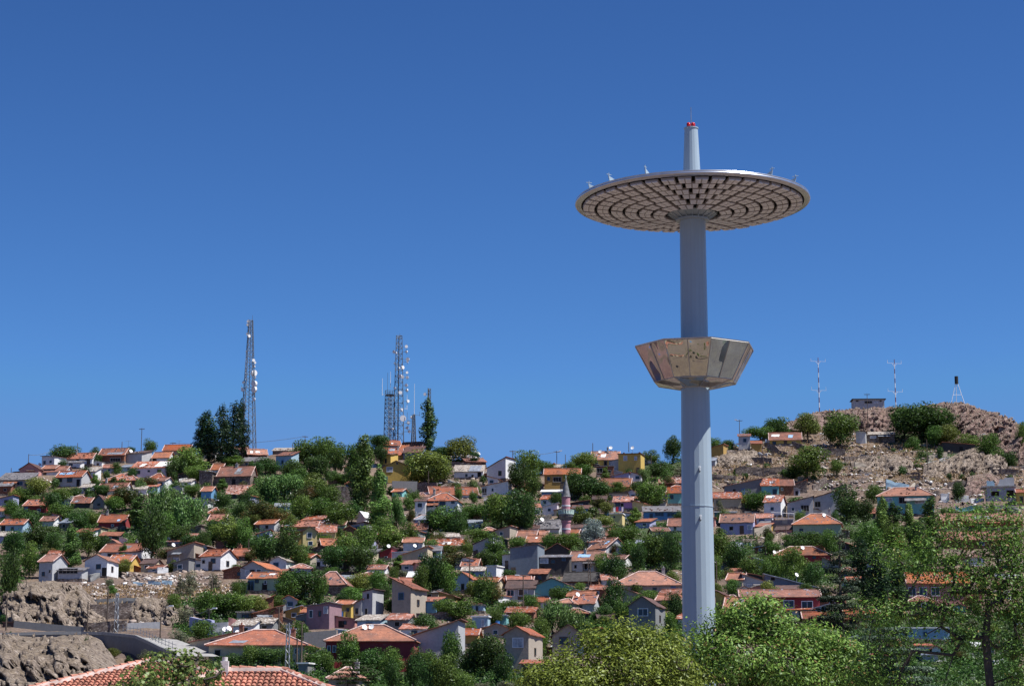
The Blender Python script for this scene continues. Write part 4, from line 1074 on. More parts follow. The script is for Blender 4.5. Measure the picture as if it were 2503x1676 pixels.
FILLS = '168 1156 27 24 t|247 1213 43 29 t|1419 1478 62 29 h|1576 1178 32 31 t|800 1317 37 36 t|834 1533 67 27 h|1050 1469 42 29 h|2332 1322 47 30 t|1158 1207 37 35 t|1974 1457 49 32 t|811 1409 38 32 t|1884 1460 47 44 t|639 1548 52 33 h|1789 1462 38 44 t|1916 1313 39 24 h|1417 1243 45 18 h|486 1394 46 27 h|561 1151 36 22 t|1963 1364 37 32 t|666 1525 46 35 t|279 1187 28 22 t|1335 1237 27 24 h|285 1161 26 33 t|1112 1201 35 34 t|899 1542 53 35 h|2459 1279 31 19 h|1490 1439 34 30 h|1864 1284 45 25 h|141 1372 45 22 h|1269 1440 55 28 h|231 1189 29 31 t|974 1389 39 35 t|543 1196 35 27 t|1294 1308 43 22 h|1448 1260 40 25 t|1881 1327 32 41 t|2040 1526 50 48 t|1443 1372 38 31 t|715 1517 36 32 h|638 1500 43 50 t|2390 1383 34 29 h|1009 1557 60 27 h|997 1239 39 29 t|1888 1353 45 33 t|1351 1184 32 33 t|1512 1202 37 28 t|1038 1549 63 51 t|834 1316 30 26 t|1830 1277 47 28 t|1768 1276 39 35 t|1267 1540 61 53 t|1004 1445 47 28 h|577 1414 63 27 h|151 1154 35 27 t|300 1192 31 21 t|1094 1328 57 22 h|552 1339 53 26 h|1457 1346 37 29 h|270 1345 30 25 h|614 1159 27 32 t|567 1170 33 29 t|837 1431 58 22 h|364 1194 38 30 t|1635 1192 29 33 t|640 1421 48 32 t|2029 1482 50 24 h|971 1540 50 35 h|421 1393 35 29 t|1054 1347 38 28 t|1035 1289 42 26 h|593 1554 49 35 h|270 1273 50 19 h|1661 1284 41 31 t|737 1577 62 49 t|1554 1280 44 38 t|1344 1256 36 23 h|1050 1216 41 17 h|323 1179 28 35 t|1133 1390 48 31 h|1315 1425 41 30 h|2262 1413 41 30 t|765 1286 53 21 h|1009 1346 47 28 h|426 1176 24 26 t|2327 1276 32 40 t|2459 1319 32 26 t|409 1372 49 37 t|1638 1471 53 27 h|118 1161 33 21 h|2482 1272 33 24 h|1852 1456 36 26 h|425 1193 39 22 t|1205 1185 25 19 h|1072 1200 29 26 t|538 1265 45 27 t|679 1392 42 29 h|305 1339 30 24 h|1515 1180 45 23 h|1158 1228 26 27 t|1646 1429 34 36 t|208 1172 35 32 t|341 1202 35 33 t|1265 1338 44 30 t|1554 1176 27 20 h|1495 1228 30 23 t|188 1235 40 21 h|348 1151 24 21 t|1925 1461 50 26 h|39 1224 43 32 t|1931 1341 41 31 t|217 1214 35 25 t|1092 1229 33 25 t|34 1285 45 25 h|1564 1233 35 18 h|524 1366 34 27 h|2361 1283 46 36 t|1015 1494 53 28 h|2009 1459 49 36 t|698 1551 38 36 t|997 1398 32 25 h|113 1272 28 27 t|160 1173 25 21 t|1582 1483 60 45 t|1213 1558 61 31 h|1785 1424 35 45 t|1480 1172 27 33 t|1955 1509 66 26 h|1544 1222 26 23 h|1060 1364 34 26 h|1998 1358 32 25 h|677 1488 41 37 t|590 1203 33 34 t|1156 1412 53 23 h|1395 1164 38 34 t|609 1368 33 28 t|134 1191 28 26 t|807 1180 35 31 t|300 1396 35 35 t|1322 1598 39 48 t|833 1294 28 27 t|583 1451 44 43 t|1489 1329 29 27 h|528 1157 25 29 t|534 1175 28 25 t|1120 1224 26 33 t|1657 1206 38 17 h|260 1174 26 24 t|847 1568 45 27 h|1482 1256 34 33 t|962 1428 35 41 t|1032 1229 25 18 h|326 1344 33 33 t|360 1397 33 27 h|793 1335 42 30 t|2391 1319 40 28 t|928 1392 34 29 t|504 1202 29 26 t|488 1217 25 23 t|442 1398 39 30 h|89 1238 36 30 t|1245 1424 33 32 t|707 1296 41 34 t|2255 1491 65 29 h|2233 1432 44 33 t|390 1192 25 22 h|956 1498 46 37 t|137 1274 27 18 h|2042 1289 35 32 t|1760 1306 34 26 t|1059 1234 30 22 h|388 1175 27 26 t|626 1177 27 22 t|1862 1302 29 21 h|1402 1375 33 41 t|872 1297 36 19 h|2287 1429 49 25 h|1099 1353 39 30 t|1611 1238 32 18 h|2375 1482 39 35 t|1117 1468 42 31 t|301 1365 32 34 t|1461 1460 34 25 h|1142 1358 31 44 t|1957 1282 32 29 t|486 1363 39 32 t|309 1280 31 33 t|1407 1216 28 19 h|1407 1305 31 20 h|956 1210 32 22 t|2003 1510 40 29 h|833 1151 23 26 t|1354 1155 29 17 h|732 1502 37 34 t|225 1231 42 23 t|1820 1462 34 26 h|1784 1483 40 24 h|1308 1510 36 34 t|2426 1277 36 28 t|1178 1180 24 22 t|2080 1511 50 25 h'
# ------------------------------------------------------------------ ground sheet
def ground():
    xs = np.concatenate([np.linspace(-9000, -300, 12), np.arange(-290, -176, 6), np.arange(-174, 190, 1.5), np.arange(192, 300, 6), np.linspace(310, 9000, 12)])
    ys = np.concatenate([np.linspace(-6000, -60, 10), np.arange(-50, 230, 8), np.arange(232, 740, 1.5), np.arange(742, 900, 12), np.linspace(910, 14000, 14)])
    X, Y = np.meshgrid(xs, ys); Z = Hn(X, Y); H_ = H0(X, Y); d_ = Y*CP+(H_-EYE)*SP
    U = CX+F*X/np.maximum(d_, 1); Rw = CY-F*(-Y*SP+(H_-EYE)*CP)/np.maximum(d_, 1); veg = ((Y < 285) & (Y > 205))*.6-(Y <= 205)*1.
    for (a, b, c, d) in GZ: veg = np.maximum(veg, (np.clip((U-a)/14, 0, 1)*np.clip((c-U)/14, 0, 1)*np.clip((Rw-b)/10, 0, 1)*np.clip((d-Rw)/10, 0, 1))*(Y > 240))
    # old terraces: gentle steps on the bare slope
    for (px_, py_, hw, hd, th, z) in PADS:
        i0, i1 = np.searchsorted(xs, [px_-hw-hd-5, px_+hw+hd+5]); j0, j1 = np.searchsorted(ys, [py_-hd-hw-5, py_+hd+hw+5])
        xx = X[j0:j1, i0:i1]-px_; yy = Y[j0:j1, i0:i1]-py_; c, s = math.cos(th), math.sin(th)
        lx = np.abs(xx*c+yy*s)-hw; ly = np.abs(-xx*s+yy*c)-hd
        d = np.hypot(np.maximum(lx, 0), np.maximum(ly, 0)); w_ = np.clip(1-(d-.8)/2.6, 0, 1); w_ = w_*w_*(3-2*w_)
        Z[j0:j1, i0:i1] = Z[j0:j1, i0:i1]*(1-w_)+(z-.12)*w_
    for (a, b, c, d) in YARD: veg = np.maximum(veg, .42*((U > a) & (U < c) & (Rw > b) & (Rw < d) & (Y > 240)))
    ny, nx = X.shape; V = np.stack([X, Y, Z], -1).reshape(-1, 3); a = (np.arange(ny-1)[:, None]*nx+np.arange(nx-1)).ravel()
    me = npmesh('ground', V, np.stack([a, a+1, a+nx+1, a+nx], 1), ground_mat(), None, True)
    at_ = me.attributes.new('veg', 'FLOAT', 'POINT'); at_.data.foreach_set('value', veg.astype(np.float32).ravel())
    tag(link('ground', me), kind='structure')
def ground_mat():
    m, n, b = newmat('dry_ground'); v = coords(n)
    f0 = noise(n, v, .035, 5); f1 = noise(n, v, .16, 7, .65); f2 = noise(n, v, .9, 8, .75); vo = N(n, 'ShaderNodeTexVoronoi', Scale=1.5); n.links.new(v, vo.inputs['Vector'])
    c = ramp(n, f1, [(.3, (.085,.06,.05)), (.42, (.16,.11,.085)), (.55, (.25,.175,.11)), (.68, (.19,.145,.12))])
    c = mix(n, ramp(n, f2, [(.35, (0,0,0)), (.7, (.7,.7,.7))]), c, (.22,.175,.15))
    c = mix(n, ramp(n, f2, [(.6, (0,0,0)), (.66, (.8,.8,.8))]), c, (.34,.30,.27))
    c = mix(n, ramp(n, f0, [(.45, (0,0,0)), (.62, (.6,.6,.6))]), c, (.16,.11,.095))
    g = ramp(n, vo.outputs['Distance'], [(.1, (1,1,1)), (.6, (.6,.57,.55))]); c = mix(n, .8, c, g, 'MULTIPLY')
    av = n.nodes.new('ShaderNodeAttribute'); av.attribute_name = 'veg'; mv = N(n, 'ShaderNodeMath', operation='MULTIPLY_ADD'); n.links.new(f1, mv.inputs[0]); mv.inputs[1].default_value = -.9; n.links.new(av.outputs['Fac'], mv.inputs[2])
    gc = ramp(n, f2, [(.3, (.022,.034,.012)), (.6, (.06,.085,.03)), (.75, (.16,.15,.08))]); c = mix(n, ramp(n, mv.outputs[0], [(.05, (0,0,0)), (.3, (1,1,1))]), c, gc)
    n.links.new(c, b.inputs['Base Color']); b.inputs['Roughness'].default_value = .95; bump(n, f2, 1., b, .5)
    ng = N(n, 'ShaderNodeMath', operation='MULTIPLY'); ng.inputs[1].default_value = -1; n.links.new(av.outputs['Fac'], ng.inputs[0]); pv = ramp(n, noise(n, v, .11, 2), [(.41, (.04,.07,.03)), (.44, (.16,.18,.11)), (.49, (.44,.40,.34)), (.55, (.70,.68,.66)), (.60, (.34,.20,.16))]); c = mix(n, ng.outputs[0], c, pv); n.links.new(c, b.inputs['Base Color']); return m  # unseen ground near the mast, made pale and patchy for bounce and reflections
# ------------------------------------------------------------------ lattice towers and masts
def lattice(px, top, brow, wb, wt, name, label, dishes, legs=4, plat=None, rods=(), Yoff=4, bay=2.6, yaw=.35, kind='microwave tower'):
    b = at(px, brow); Y = b[1]+Yoff; base = pt(px, brow, Y); m = mpp(Y, base.z); H = (brow-top)*m; hb, ht = wb*m/2, wt*m/2
    o = empty(name, base, yaw); tag(o, uniq([label]), kind); LAND.append((px, (top+brow)/2, name.replace('_', ' ')+' nearby' if 0 else label.split('|')[0]))
    o['label'] = label.replace('|', ' ')
    cs = [(-1,-1),(1,-1),(1,1),(-1,1)] if legs == 4 else [(-1,-.6),(1,-.6),(0,1.1)]
    P = lambda c, z: Vector((c[0]*(hb+(ht-hb)*min(1, z/H)), c[1]*(hb+(ht-hb)*min(1, z/H)), z))
    for c in cs: MB().tube(P(c, -3), P(c, H), .16, .10, 5).build('leg', M_DSTEEL, o)
    br = MB(); z = 0; i = 0
    while z < H-.5:
        z2 = min(H, z+max(1.2, bay*(1-.45*z/H)))
        for k in range(len(cs)):
            a, c = cs[k], cs[(k+1) % len(cs)]
            br.tube(P(a, z2), P(c, z2), .055, .055, 4, False); br.tube(P(a, z), P(c, z2), .05, .05, 4, False)
            if i % 2 == 0 or legs == 4: br.tube(P(c, z), P(a, z2), .05, .05, 4, False)
        z = z2; i += 1
    br.tube((0,0,0), (0,0,H), .14, .1, 5); br.build('bracing', M_DSTEEL, o)
    for (dx, row, s) in dishes:
        z = (brow-row)*m; r = s*m*.64; d = MB(); x = (dx-px)*m; q = Vector((x*math.cos(yaw), -x*math.sin(yaw), z))
        wz = hb+(ht-hb)*min(1, z/H); fr = q+Vector((0, -wz-.3, 0)) if abs(x) < wz else q
        d.tube((0,-r*.55,0), (0,r*.25,0), r, r*.96, 16).tube((0,r*.25,0), (0,r*.8,0), r*.5, .06, 10)
        d.build('dish_antenna', M_WHITE, o, False, fr, (0, 0, -yaw+rnd.uniform(-.9, 1.0)))
        if abs(x) > wz: MB().tube(q, (math.copysign(wz, x), 0, z), .05, .05, 4).tube(q+Vector((0,0,-.8)), q+Vector((0,0,.8)), .045, .045, 4).build('antenna_bracket', M_DSTEEL, o)
    if plat:
        z = (brow-plat[0])*m; r = plat[1]*m/2; pb = MB().tube((0,0,z), (0,0,z+.35), r*.7, r, 12)
        for k in range(12):
            a = k*math.pi/6; pb.tube((r*math.cos(a), r*math.sin(a), z), (r*math.cos(a), r*math.sin(a), z+1.6), .05, .05, 4)
            a2 = a+math.pi/6
            for zz in (.9, 1.6): pb.tube((r*math.cos(a), r*math.sin(a), z+zz), (r*math.cos(a2), r*math.sin(a2), z+zz), .05, .05, 4)
        pb.build('platform', M_DSTEEL, o)
    for (dx, r0, r1, wht) in rods:
        x = (dx-px)*m; z0, z1 = (brow-r0)*m, (brow-r1)*m; q = Vector((x*math.cos(yaw), -x*math.sin(yaw), 0))
        rb = MB().tube(q+Vector((0,0,z0)), q+Vector((0,0,z1)), .09 if wht else .06, .05, 5)
        rb.tube(q+Vector((0,0,z0+.3)), (0,0,z0+.3), .05, .05, 4).build('whip_antenna', M_WHITE if wht else M_DSTEEL, o)
    return o
def guard_pole(px, top, brow, arms, label, striped=False, Yoff=2, r=.11, lamp=None, kind='utility pole', name='utility_pole', mat=None, group='utility poles on the hill', xarm=None, lattice_=False):
    b = at(px, brow); Y = b[1]+Yoff; base = pt(px, brow, Y); m = mpp(Y, base.z); H = (brow-top)*m; mat = mat or M_WOOD
    o = empty(name, base, rnd.uniform(-.3, .3)); 
    if label: tag(o, uniq([label]), kind, group)
    else: POLES.append((o, px, (top+brow)/2, 'street lamp' if lamp else 'pole', lamp, lattice_)); tag(o, None, kind, group)
    if striped:
        n_ = max(4, int(H/1.6))
        for i in range(n_): MB().tube((0,0,H*i/n_-(1 if i == 0 else 0)), (0,0,H*(i+1)/n_), .17-.06*i/n_, .17-.06*(i+1)/n_, 6).build('pole_section', M_WHITE if i % 2 else plain('red_paint', (.22,.05,.05), .6), o)
    elif lattice_:
        w_ = .32; pb = MB()
        for sx, sy in ((-1,-1),(1,-1),(1,1),(-1,1)): pb.tube((sx*w_, sy*w_, -1), (sx*w_*.5, sy*w_*.5, H), .06, .05, 4)
        z = 0; k = 0
        while z < H-.6:
            z2 = z+.75; f = lambda z_: w_*(1-.5*z_/H); s = 1 if k % 2 else -1
            pb.tube((-s*f(z), -f(z), z), (s*f(z2), -f(z2), z2), .035, .035, 4); pb.tube((-s*f(z), f(z), z), (s*f(z2), f(z2), z2), .035, .035, 4); pb.tube((f(z), -s*f(z), z), (f(z2), s*f(z2), z2), .035, .035, 4); z = z2; k += 1
        pb.build('lattice_post', mat, o)
    else: MB().tube((0,0,-1), (0,0,H), r, r*.7, 7).build('post', mat, o)
    for (z_, w_, up) in arms:
        z = H-(z_*m); hw = w_*m/2; q_ = .035 if striped else .06; ab = MB().box(-hw, hw, -q_, q_, z-q_, z+q_)
        for s in (-1, 1):
            ab.tube((s*hw*.96, 0, z), (s*hw*.96, 0, z+up*m), .06, .05, 5); 
            if not striped: ab.tube((s*hw*.5, 0, z), (s*hw*.5, 0, z+.25), .06, .06, 5)
            else: ab.tube((0,0,z-1.1), (s*hw*.35, 0, z), .05, .05, 4)
        ab.build('crossarm', M_WHITE if striped else mat, o)
    if lamp:
        l = MB().tube((0,0,H-.3), (lamp*1.1,-.3,H-.05), .04, .04, 5).box(lamp*1.1-.38, lamp*1.1+.38, -.5, -.12, H-.14, H+.08); l.build('lamp_head', M_WHITE, o)
    LAST[(px)] = (o, base, H, m); return o
POLES = []; LAST = {}
def wire(a, b, sag, label):
    (o1, p1, h1, _), (o2, p2, h2, _) = LAST[a], LAST[b]; A = p1+Vector((0,0,h1-.2)); B = p2+Vector((0,0,h2-.2)); mb = MB(); n_ = 14; pv = None
    for i in range(n_+1):
        u = i/n_; q = A.lerp(B, u); q.z -= sag*4*u*(1-u)
        if pv: mb.tube(pv, q, .05, .05, 4, False)
        pv = q
    tag(mb.build('power_line', M_DSTEEL), uniq([label]), 'power line', 'power lines')
# ------------------------------------------------------------------ stone walls
def rwall(x0, y0, x1, y1, hp, label, mat='ST', broken=.35, th=.6, name='stone_wall', cat='stone wall', group=None, step=1.2, holes=0, found=1.6, Yo=0, smooth=False):
    A = Vector(at(x0, y0)); B = Vector(at(x1, y1)); A.z = float(Hn(A.x, A.y)); B.z = float(Hn(B.x, B.y))
    if Yo: A.y += Yo; B.y += Yo
    d = B-A; L = Vector((d.x, d.y, 0)).length; m = mpp((A.y+B.y)/2, (A.z+B.z)/2); h = hp*m; n_ = max(2, int(L/step)); rg = random.Random(int(x0+y0*3)); c = (A+B)/2
    nrm = Vector((d.y, -d.x, 0)).normalized(); 
    if nrm.y > 0: nrm = -nrm
    mb = MB(); rows = 5; fr = []; bk = []; tops = []; t_ = 1.
    for i in range(n_+1):
        if smooth: t_ = 1
        elif i % 3 == 0 or rg.random() < .3: t_ = 1-broken*rg.random()**1.4
        tops.append(t_)
    for i in range(n_+1):
        q = A.lerp(B, i/n_)-c
        for k in range(rows+1):
            z = -found+(h*tops[i]+found)*k/rows; j = 0 if smooth else rg.uniform(-.09, .09)
            fr.append(q+nrm*(th/2+j)+Vector((0,0,z))); bk.append(q-nrm*(th/2+j)+Vector((0,0,z)))
    n1 = len(fr); R1 = rows+1; fs = []
    for i in range(n_):
        for k in range(rows):
            a = i*R1+k; fs.append((a, a+R1, a+R1+1, a+1)); fs.append((n1+a, n1+a+1, n1+a+R1+1, n1+a+R1))
        a = i*R1+rows; fs.append((a, a+R1, n1+a+R1, n1+a))
    for i in (0, n_):
        for k in range(rows): a = i*R1+k; fs.append((a, a+1, n1+a+1, n1+a) if i == 0 else (a, n1+a, n1+a+1, a+1))
    mb.add(fr+bk, fs); o = mb.build(name, wallmat(mat) if isinstance(mat, str) else mat, None, False, tuple(c))
    tag(o, label and uniq([label]), cat, group)
    if not label: WALLS.append((o, (x0+x1)/2, (y0+y1)/2-hp/2, name))
    return o
WALLS = []
# ------------------------------------------------------------------ rock masses
def cells(x, y, seed=0):
    """random value of the nearest scattered point, and how near a second one is"""
    xi = np.floor(x); yi = np.floor(y); best = np.full(x.shape, 9.); sec = np.full(x.shape, 9.); val = np.zeros(x.shape); dirx = np.zeros(x.shape)
    def h(a, b, k):
        n = (a.astype(np.int64)*374761393+b.astype(np.int64)*668265263+(seed*7+k)*974634777) & 0x7fffffff; n = ((n ^ (n >> 13))*1274126177) & 0x7fffffff; return ((n ^ (n >> 16)) & 0xffff)/65535.
    for dx in (-1, 0, 1):
        for dy in (-1, 0, 1):
            cx, cy = xi+dx, yi+dy; px, py = cx+h(cx, cy, 1), cy+h(cx, cy, 2); d = np.hypot(x-px, y-py); v = h(cx, cy, 3); t = h(cx, cy, 4)-.5
            m_ = d < best; sec = np.where(m_, best, np.minimum(sec, d)); val = np.where(m_, v, val); dirx = np.where(m_, t*(x-px), dirx); best = np.where(m_, d, best)
    return val, sec-best, dirx
def cliff_face(name, top, bot, mat, seed=1, amp=1., flute=1., res=.34, push=0.):
    """a continuous broken rock face between two photo lines, standing on the hill; top, bot = lists of (px, row)"""
    x0, x1 = max(top[0][0], bot[0][0]), min(top[-1][0], bot[-1][0]); P = at((x0+x1)/2, (top[0][1]+bot[0][1])/2); m = mpp(P[1], P[2])
    nc = int((x1-x0)*m/res); xs = np.linspace(x0, x1, nc); tr = np.interp(xs, *zip(*top)); br = np.interp(xs, *zip(*bot)); A = at_many(xs, br); B = at_many(xs, tr)
    nr = max(8, int(np.mean(B[:, 2]-A[:, 2]+1)/res*1.25)); v = np.linspace(0, 1, nr)[:, None]; s = (xs*m)[None]+0*v; H_ = (B[:, 2]-A[:, 2])[None]
    Yb = A[:, 1][None]+(B[:, 1]-A[:, 1])[None]*(v*.55+.45*v**3)*.9-push; Zb = A[:, 2][None]-.8+(H_+.8)*(v*.6+.4*np.sin(v*np.pi/2))
    zz = Zb; w1 = fbm(s/5, zz/7, 3, seed)*4; c1, e1, t1 = cells(s/4.2+w1*.35, zz/7.5+w1*.2, seed); c2, e2, t2 = cells(s/1.7+w1*.5, zz/3.2, seed+5); c3, e3, t3 = cells(s/.8, zz/.9+w1, seed+9)
    D = amp*((c1-.4)*3.0+t1*3.2*flute+(c2-.5)*2.4+t2*2.6+(c3-.5)*1.0+(np.abs(((zz+w1*.8+s*.12)/2.1) % 1-.5)-.25)*1.8-np.clip(.16-e1, 0, .16)*9-np.clip(.12-e2, 0, .12)*5+(fbm(s/9, zz/9, 3, seed+2)-.5)*2)
    env = np.clip(np.minimum(np.arange(nc), np.arange(nc)[::-1])[None]/6., 0, 1)*np.clip((1-v)*5+.25, 0, 1); D = np.round(D/1.05+fbm(s/2, zz/2, 2, seed+4)*.5)*1.05*.72+D*.28; D = D*env-(1-np.clip(np.minimum(np.arange(nc), np.arange(nc)[::-1])[None]/4., 0, 1))*2.5
    Yv = Yb-D; X = A[:, 0][None]*(1-v)+B[:, 0][None]*v; Zv = zz+(c2-.5)*.7*env+(c3-.5)*.35*env
    back = np.stack([X[-1], Yv[-1]+6, Zv[-1]-2.5], -1)[None]; V = np.concatenate([np.stack([X, Yv, Zv], -1), back]); nr += 1
    CLIFFV.append(V[1:-2].reshape(-1, 3)); a = (np.arange(nr-1)[:, None]*nc+np.arange(nc-1)).ravel(); me = npmesh(name, V.reshape(-1, 3), np.stack([a, a+1, a+nc+1, a+nc], 1), mat); return tag(link(name, me), kind='structure')
CLIFFV = []
def blocks_on_cliffs(n_, smin, smax, mat, seed):
    g = np.random.default_rng(seed); A = np.concatenate(CLIFFV); P = A[g.integers(0, len(A), n_)]; s = smin*(smax/smin)**(g.random(n_)**2.2)
    base = np.array([(-1,-1,-1),(1,-1,-1),(1,1,-1),(-1,1,-1),(-.7,-.7,1),(.7,-.8,.8),(.8,.7,1),(-.8,.8,.8)]); q = np.array([(0,3,2,1),(4,5,6,7),(0,1,5,4),(1,2,6,5),(2,3,7,6),(3,0,4,7)])
    V = base[None]*(1+g.normal(0, .25, (n_, 8, 3)))*s[:, None, None]*np.stack([g.uniform(.5, 1.2, n_), g.uniform(.5, 1., n_), g.uniform(.6, 1.9, n_)], 1)[:, None]; a = g.uniform(0, 6.28, n_)
    x = V[..., 0]*np.cos(a)[:, None]-V[..., 1]*np.sin(a)[:, None]; y = V[..., 0]*np.sin(a)[:, None]+V[..., 1]*np.cos(a)[:, None]; z = V[..., 2]+x*g.normal(0, .4, n_)[:, None]
    W_ = np.stack([x, y, z], -1)+P[:, None]; return tag(link('broken_rocks', npmesh('broken_rocks', W_.reshape(-1, 3), (q[None]+8*np.arange(n_)[:, None, None]).reshape(-1, 4), mat, np.repeat(g.random(n_), 6))), kind='stuff')
def rock_mat(key, c0, c1, c2):
    m, n, b = newmat('rock_'+key); v = coords(n, (1,1,.75)); f = noise(n, v, .55, 8, .7); g = noise(n, coords(n), 1.6, 8, .75)
    c = ramp(n, f, [(.33, c0), (.5, c1), (.64, c2)]); c = mix(n, ramp(n, g, [(.4, (0,0,0)), (.65, (.6,.6,.6))]), c, tuple(x*.6 for x in c1))
    ge = n.nodes.new('ShaderNodeNewGeometry'); sx = n.nodes.new('ShaderNodeSeparateXYZ'); n.links.new(ge.outputs['Normal'], sx.inputs[0])
    mm = N(n, 'ShaderNodeMath', operation='MULTIPLY'); n.links.new(sx.outputs['Z'], mm.inputs[0]); n.links.new(g, mm.inputs[1])
    c = mix(n, ramp(n, mm.outputs[0], [(.44, (0,0,0)), (.52, (.7,.7,.7))]), c, (.22,.165,.10))
    n.links.new(c, b.inputs['Base Color']); b.inputs['Roughness'].default_value = .95; vo = N(n, 'ShaderNodeTexVoronoi', Scale=.9); vo.feature = 'DISTANCE_TO_EDGE'; n.links.new(coords(n, (1,1,.5)), vo.inputs['Vector'])
    c = mix(n, .75, c, ramp(n, vo.outputs['Distance'], [(.0, (.18,.15,.14)), (.16, (1,1,1))]), 'MULTIPLY'); n.links.new(c, b.inputs['Base Color']); bump(n, g, 1., b, .6); return m
def rubble(name, zones, n_, smin, smax, mat, seed, tone=False, exclude=True):
    """one sheet of small broken stones lying on the slope"""
    g = np.random.default_rng(seed); areas = np.array([z[4] if len(z) > 4 else (z[2]-z[0])*(z[3]-z[1]) for z in zones], float); k = g.choice(len(zones), n_, p=areas/areas.sum()); Z = np.array([z[:4] for z in zones])[k]
    px = Z[:, 0]+(Z[:, 2]-Z[:, 0])*g.random(n_); py = Z[:, 1]+(Z[:, 3]-Z[:, 1])*g.random(n_); P = at_many(px, py); P[:, 2] = Hn(P[:, 0], P[:, 1])
    base = np.array([(-1,-1,-.6),(1,-1,-.6),(1,1,-.6),(-1,1,-.6),(-.6,-.6,1),(.6,-.7,.8),(.7,.6,1),(-.7,.7,.8)]); q = np.array([(0,3,2,1),(4,5,6,7),(0,1,5,4),(1,2,6,5),(2,3,7,6),(3,0,4,7)])
    s = smin*(smax/smin)**(g.random(n_)**2); a = g.uniform(0, 6.28, n_); V = base[None]*(1+g.normal(0, .22, (n_, 8, 3))); V *= s[:, None, None]*np.stack([g.uniform(.6, 1.4, n_), g.uniform(.6, 1.2, n_), g.uniform(.35, .9, n_)], 1)[:, None]
    x = V[..., 0]*np.cos(a)[:, None]-V[..., 1]*np.sin(a)[:, None]; y = V[..., 0]*np.sin(a)[:, None]+V[..., 1]*np.cos(a)[:, None]
    til = g.normal(0, .3, n_)[:, None]; z = V[..., 2]+x*til
    W_ = np.stack([x, y, z+.1], -1)+P[:, None]; me = npmesh(name, W_.reshape(-1, 3), (q[None]+8*np.arange(n_)[:, None, None]).reshape(-1, 4), mat, np.repeat(g.random(n_), 6))
    return tag(link(name, me), kind='stuff')
def scatter_leaves(name, zones, n_, rad, per, kind, seed, size=.42, hmul=.8, clear=2.2):
    g = np.random.default_rng(seed); ar = np.array([(z[2]-z[0])*(z[3]-z[1]) for z in zones], float); k = g.choice(len(zones), n_, p=ar/ar.sum()); Z = np.array(zones)[k]
    px = Z[:, 0]+(Z[:, 2]-Z[:, 0])*g.random(n_); py = Z[:, 1]+(Z[:, 3]-Z[:, 1])*g.random(n_); P = at_many(px, py); P[:, 2] = Hn(P[:, 0], P[:, 1])-.1; keep = np.ones(n_, bool)
    for (cx, cy, hw, hd, th, z) in PADS:
        xx, yy = P[:, 0]-cx, P[:, 1]-cy; c, s = math.cos(th), math.sin(th); lx = np.abs(xx*c+yy*s)-hw; ly = -xx*s+yy*c
        keep &= ~((lx < .5) & (ly > -hd-clear) & (ly < hd+.3))
    P = P[keep]; n_ = len(P); d = g.normal(0, 1, (n_, per, 3)); d[..., 2] = np.abs(d[..., 2]); d /= np.linalg.norm(d, axis=2)[..., None]
    r = (rad*g.uniform(.5, 1.3, n_))[:, None, None]; Q = P[:, None]+d*r*np.array([1, 1, hmul])*g.uniform(.75, 1.05, (n_, per, 1))
    V, Fc = leaf_quads(g, Q.reshape(-1, 3), d.reshape(-1, 3), size, 1.5, .0)
    me = npmesh(name, V, Fc, leafmat(kind), np.clip(np.repeat(g.normal(.45, .2, n_), per)+g.normal(0, .18, n_*per), 0, 1)); return tag(link(name, me), kind='stuff')
# ------------------------------------------------------------------ near trees
def leaf_star(g, pts, nrm, size):
    """five-lobed plane leaves, ten-corner outlines"""
    n = len(pts); nr = nrm+g.normal(0, .5, (n, 3)); nr /= np.linalg.norm(nr, axis=1)[:, None]; u = g.normal(0, 1, (n, 3)); u[:, 2] -= .6
    u -= nr*(u*nr).sum(1)[:, None]; u /= np.linalg.norm(u, axis=1)[:, None]; v = np.cross(nr, u); s = (size*g.uniform(.6, 1.25, n))[:, None]
    sh = [(-.15,.12),(-.2,.62),(.18,.34),(.42,.7),(.5,.26),(1,0),(.5,-.26),(.42,-.7),(.18,-.34),(-.2,-.62),(-.15,-.12)]
    V = np.stack([pts+u*s*a*.62+v*s*b*.62+nr*s*(-.18*abs(b)) for a, b in sh], 1).reshape(-1, 3); return V, np.arange(11*n).reshape(-1, 11)
def near_tree(name, label, foot, lobes, nleaf, size, kindmat, ends_n=60, r0=.2, star=False, asp=1.7, clump=0, seed=3, top=None, extra_ends=(), droop=.15, bark=None):
    g = np.random.default_rng(seed); rg = random.Random(seed); foot = Vector(foot); o = empty(name, foot); tag(o, uniq([label]), 'tree')
    L = [[l[0]-foot.x, l[1]-foot.y, l[2]-foot.z, l[3], l[4], l[5]] for l in lobes]
    ep, _ = lobes_pts(g, L, ends_n, .55); top = Vector(top)-foot if top else Vector((0, 0, max(l[2] for l in L)*.45))
    tr, nodes = limbs(rg, (0,0,-1), top, [tuple(e) for e in ep]+[tuple(Vector(e)-foot) for e in extra_ends], r0, bark or M_BARK, 'trunk', o, sides=7)
    if clump:
        C, D0 = lobes_pts(g, L, clump, .72); k = g.integers(0, clump, nleaf); dd = g.normal(0, 1, (nleaf, 3)); rr = .85
        P = C[k]+dd*rr*.42*np.array([1, 1, .7]); D = dd/np.linalg.norm(dd, axis=1)[:, None]+D0[k]*.6+np.array([0, 0, .5])
    else: P, D = lobes_pts(g, L, nleaf, .7); D = D+np.array([0,0,.3])
    V, Fc = (leaf_star(g, P, D, size) if star else leaf_quads(g, P, D, size, asp, droop))
    me = npmesh('crown', V, Fc, kindmat, np.clip(g.normal(.5, .28, nleaf), 0, 1)); link('crown', me, o); return o

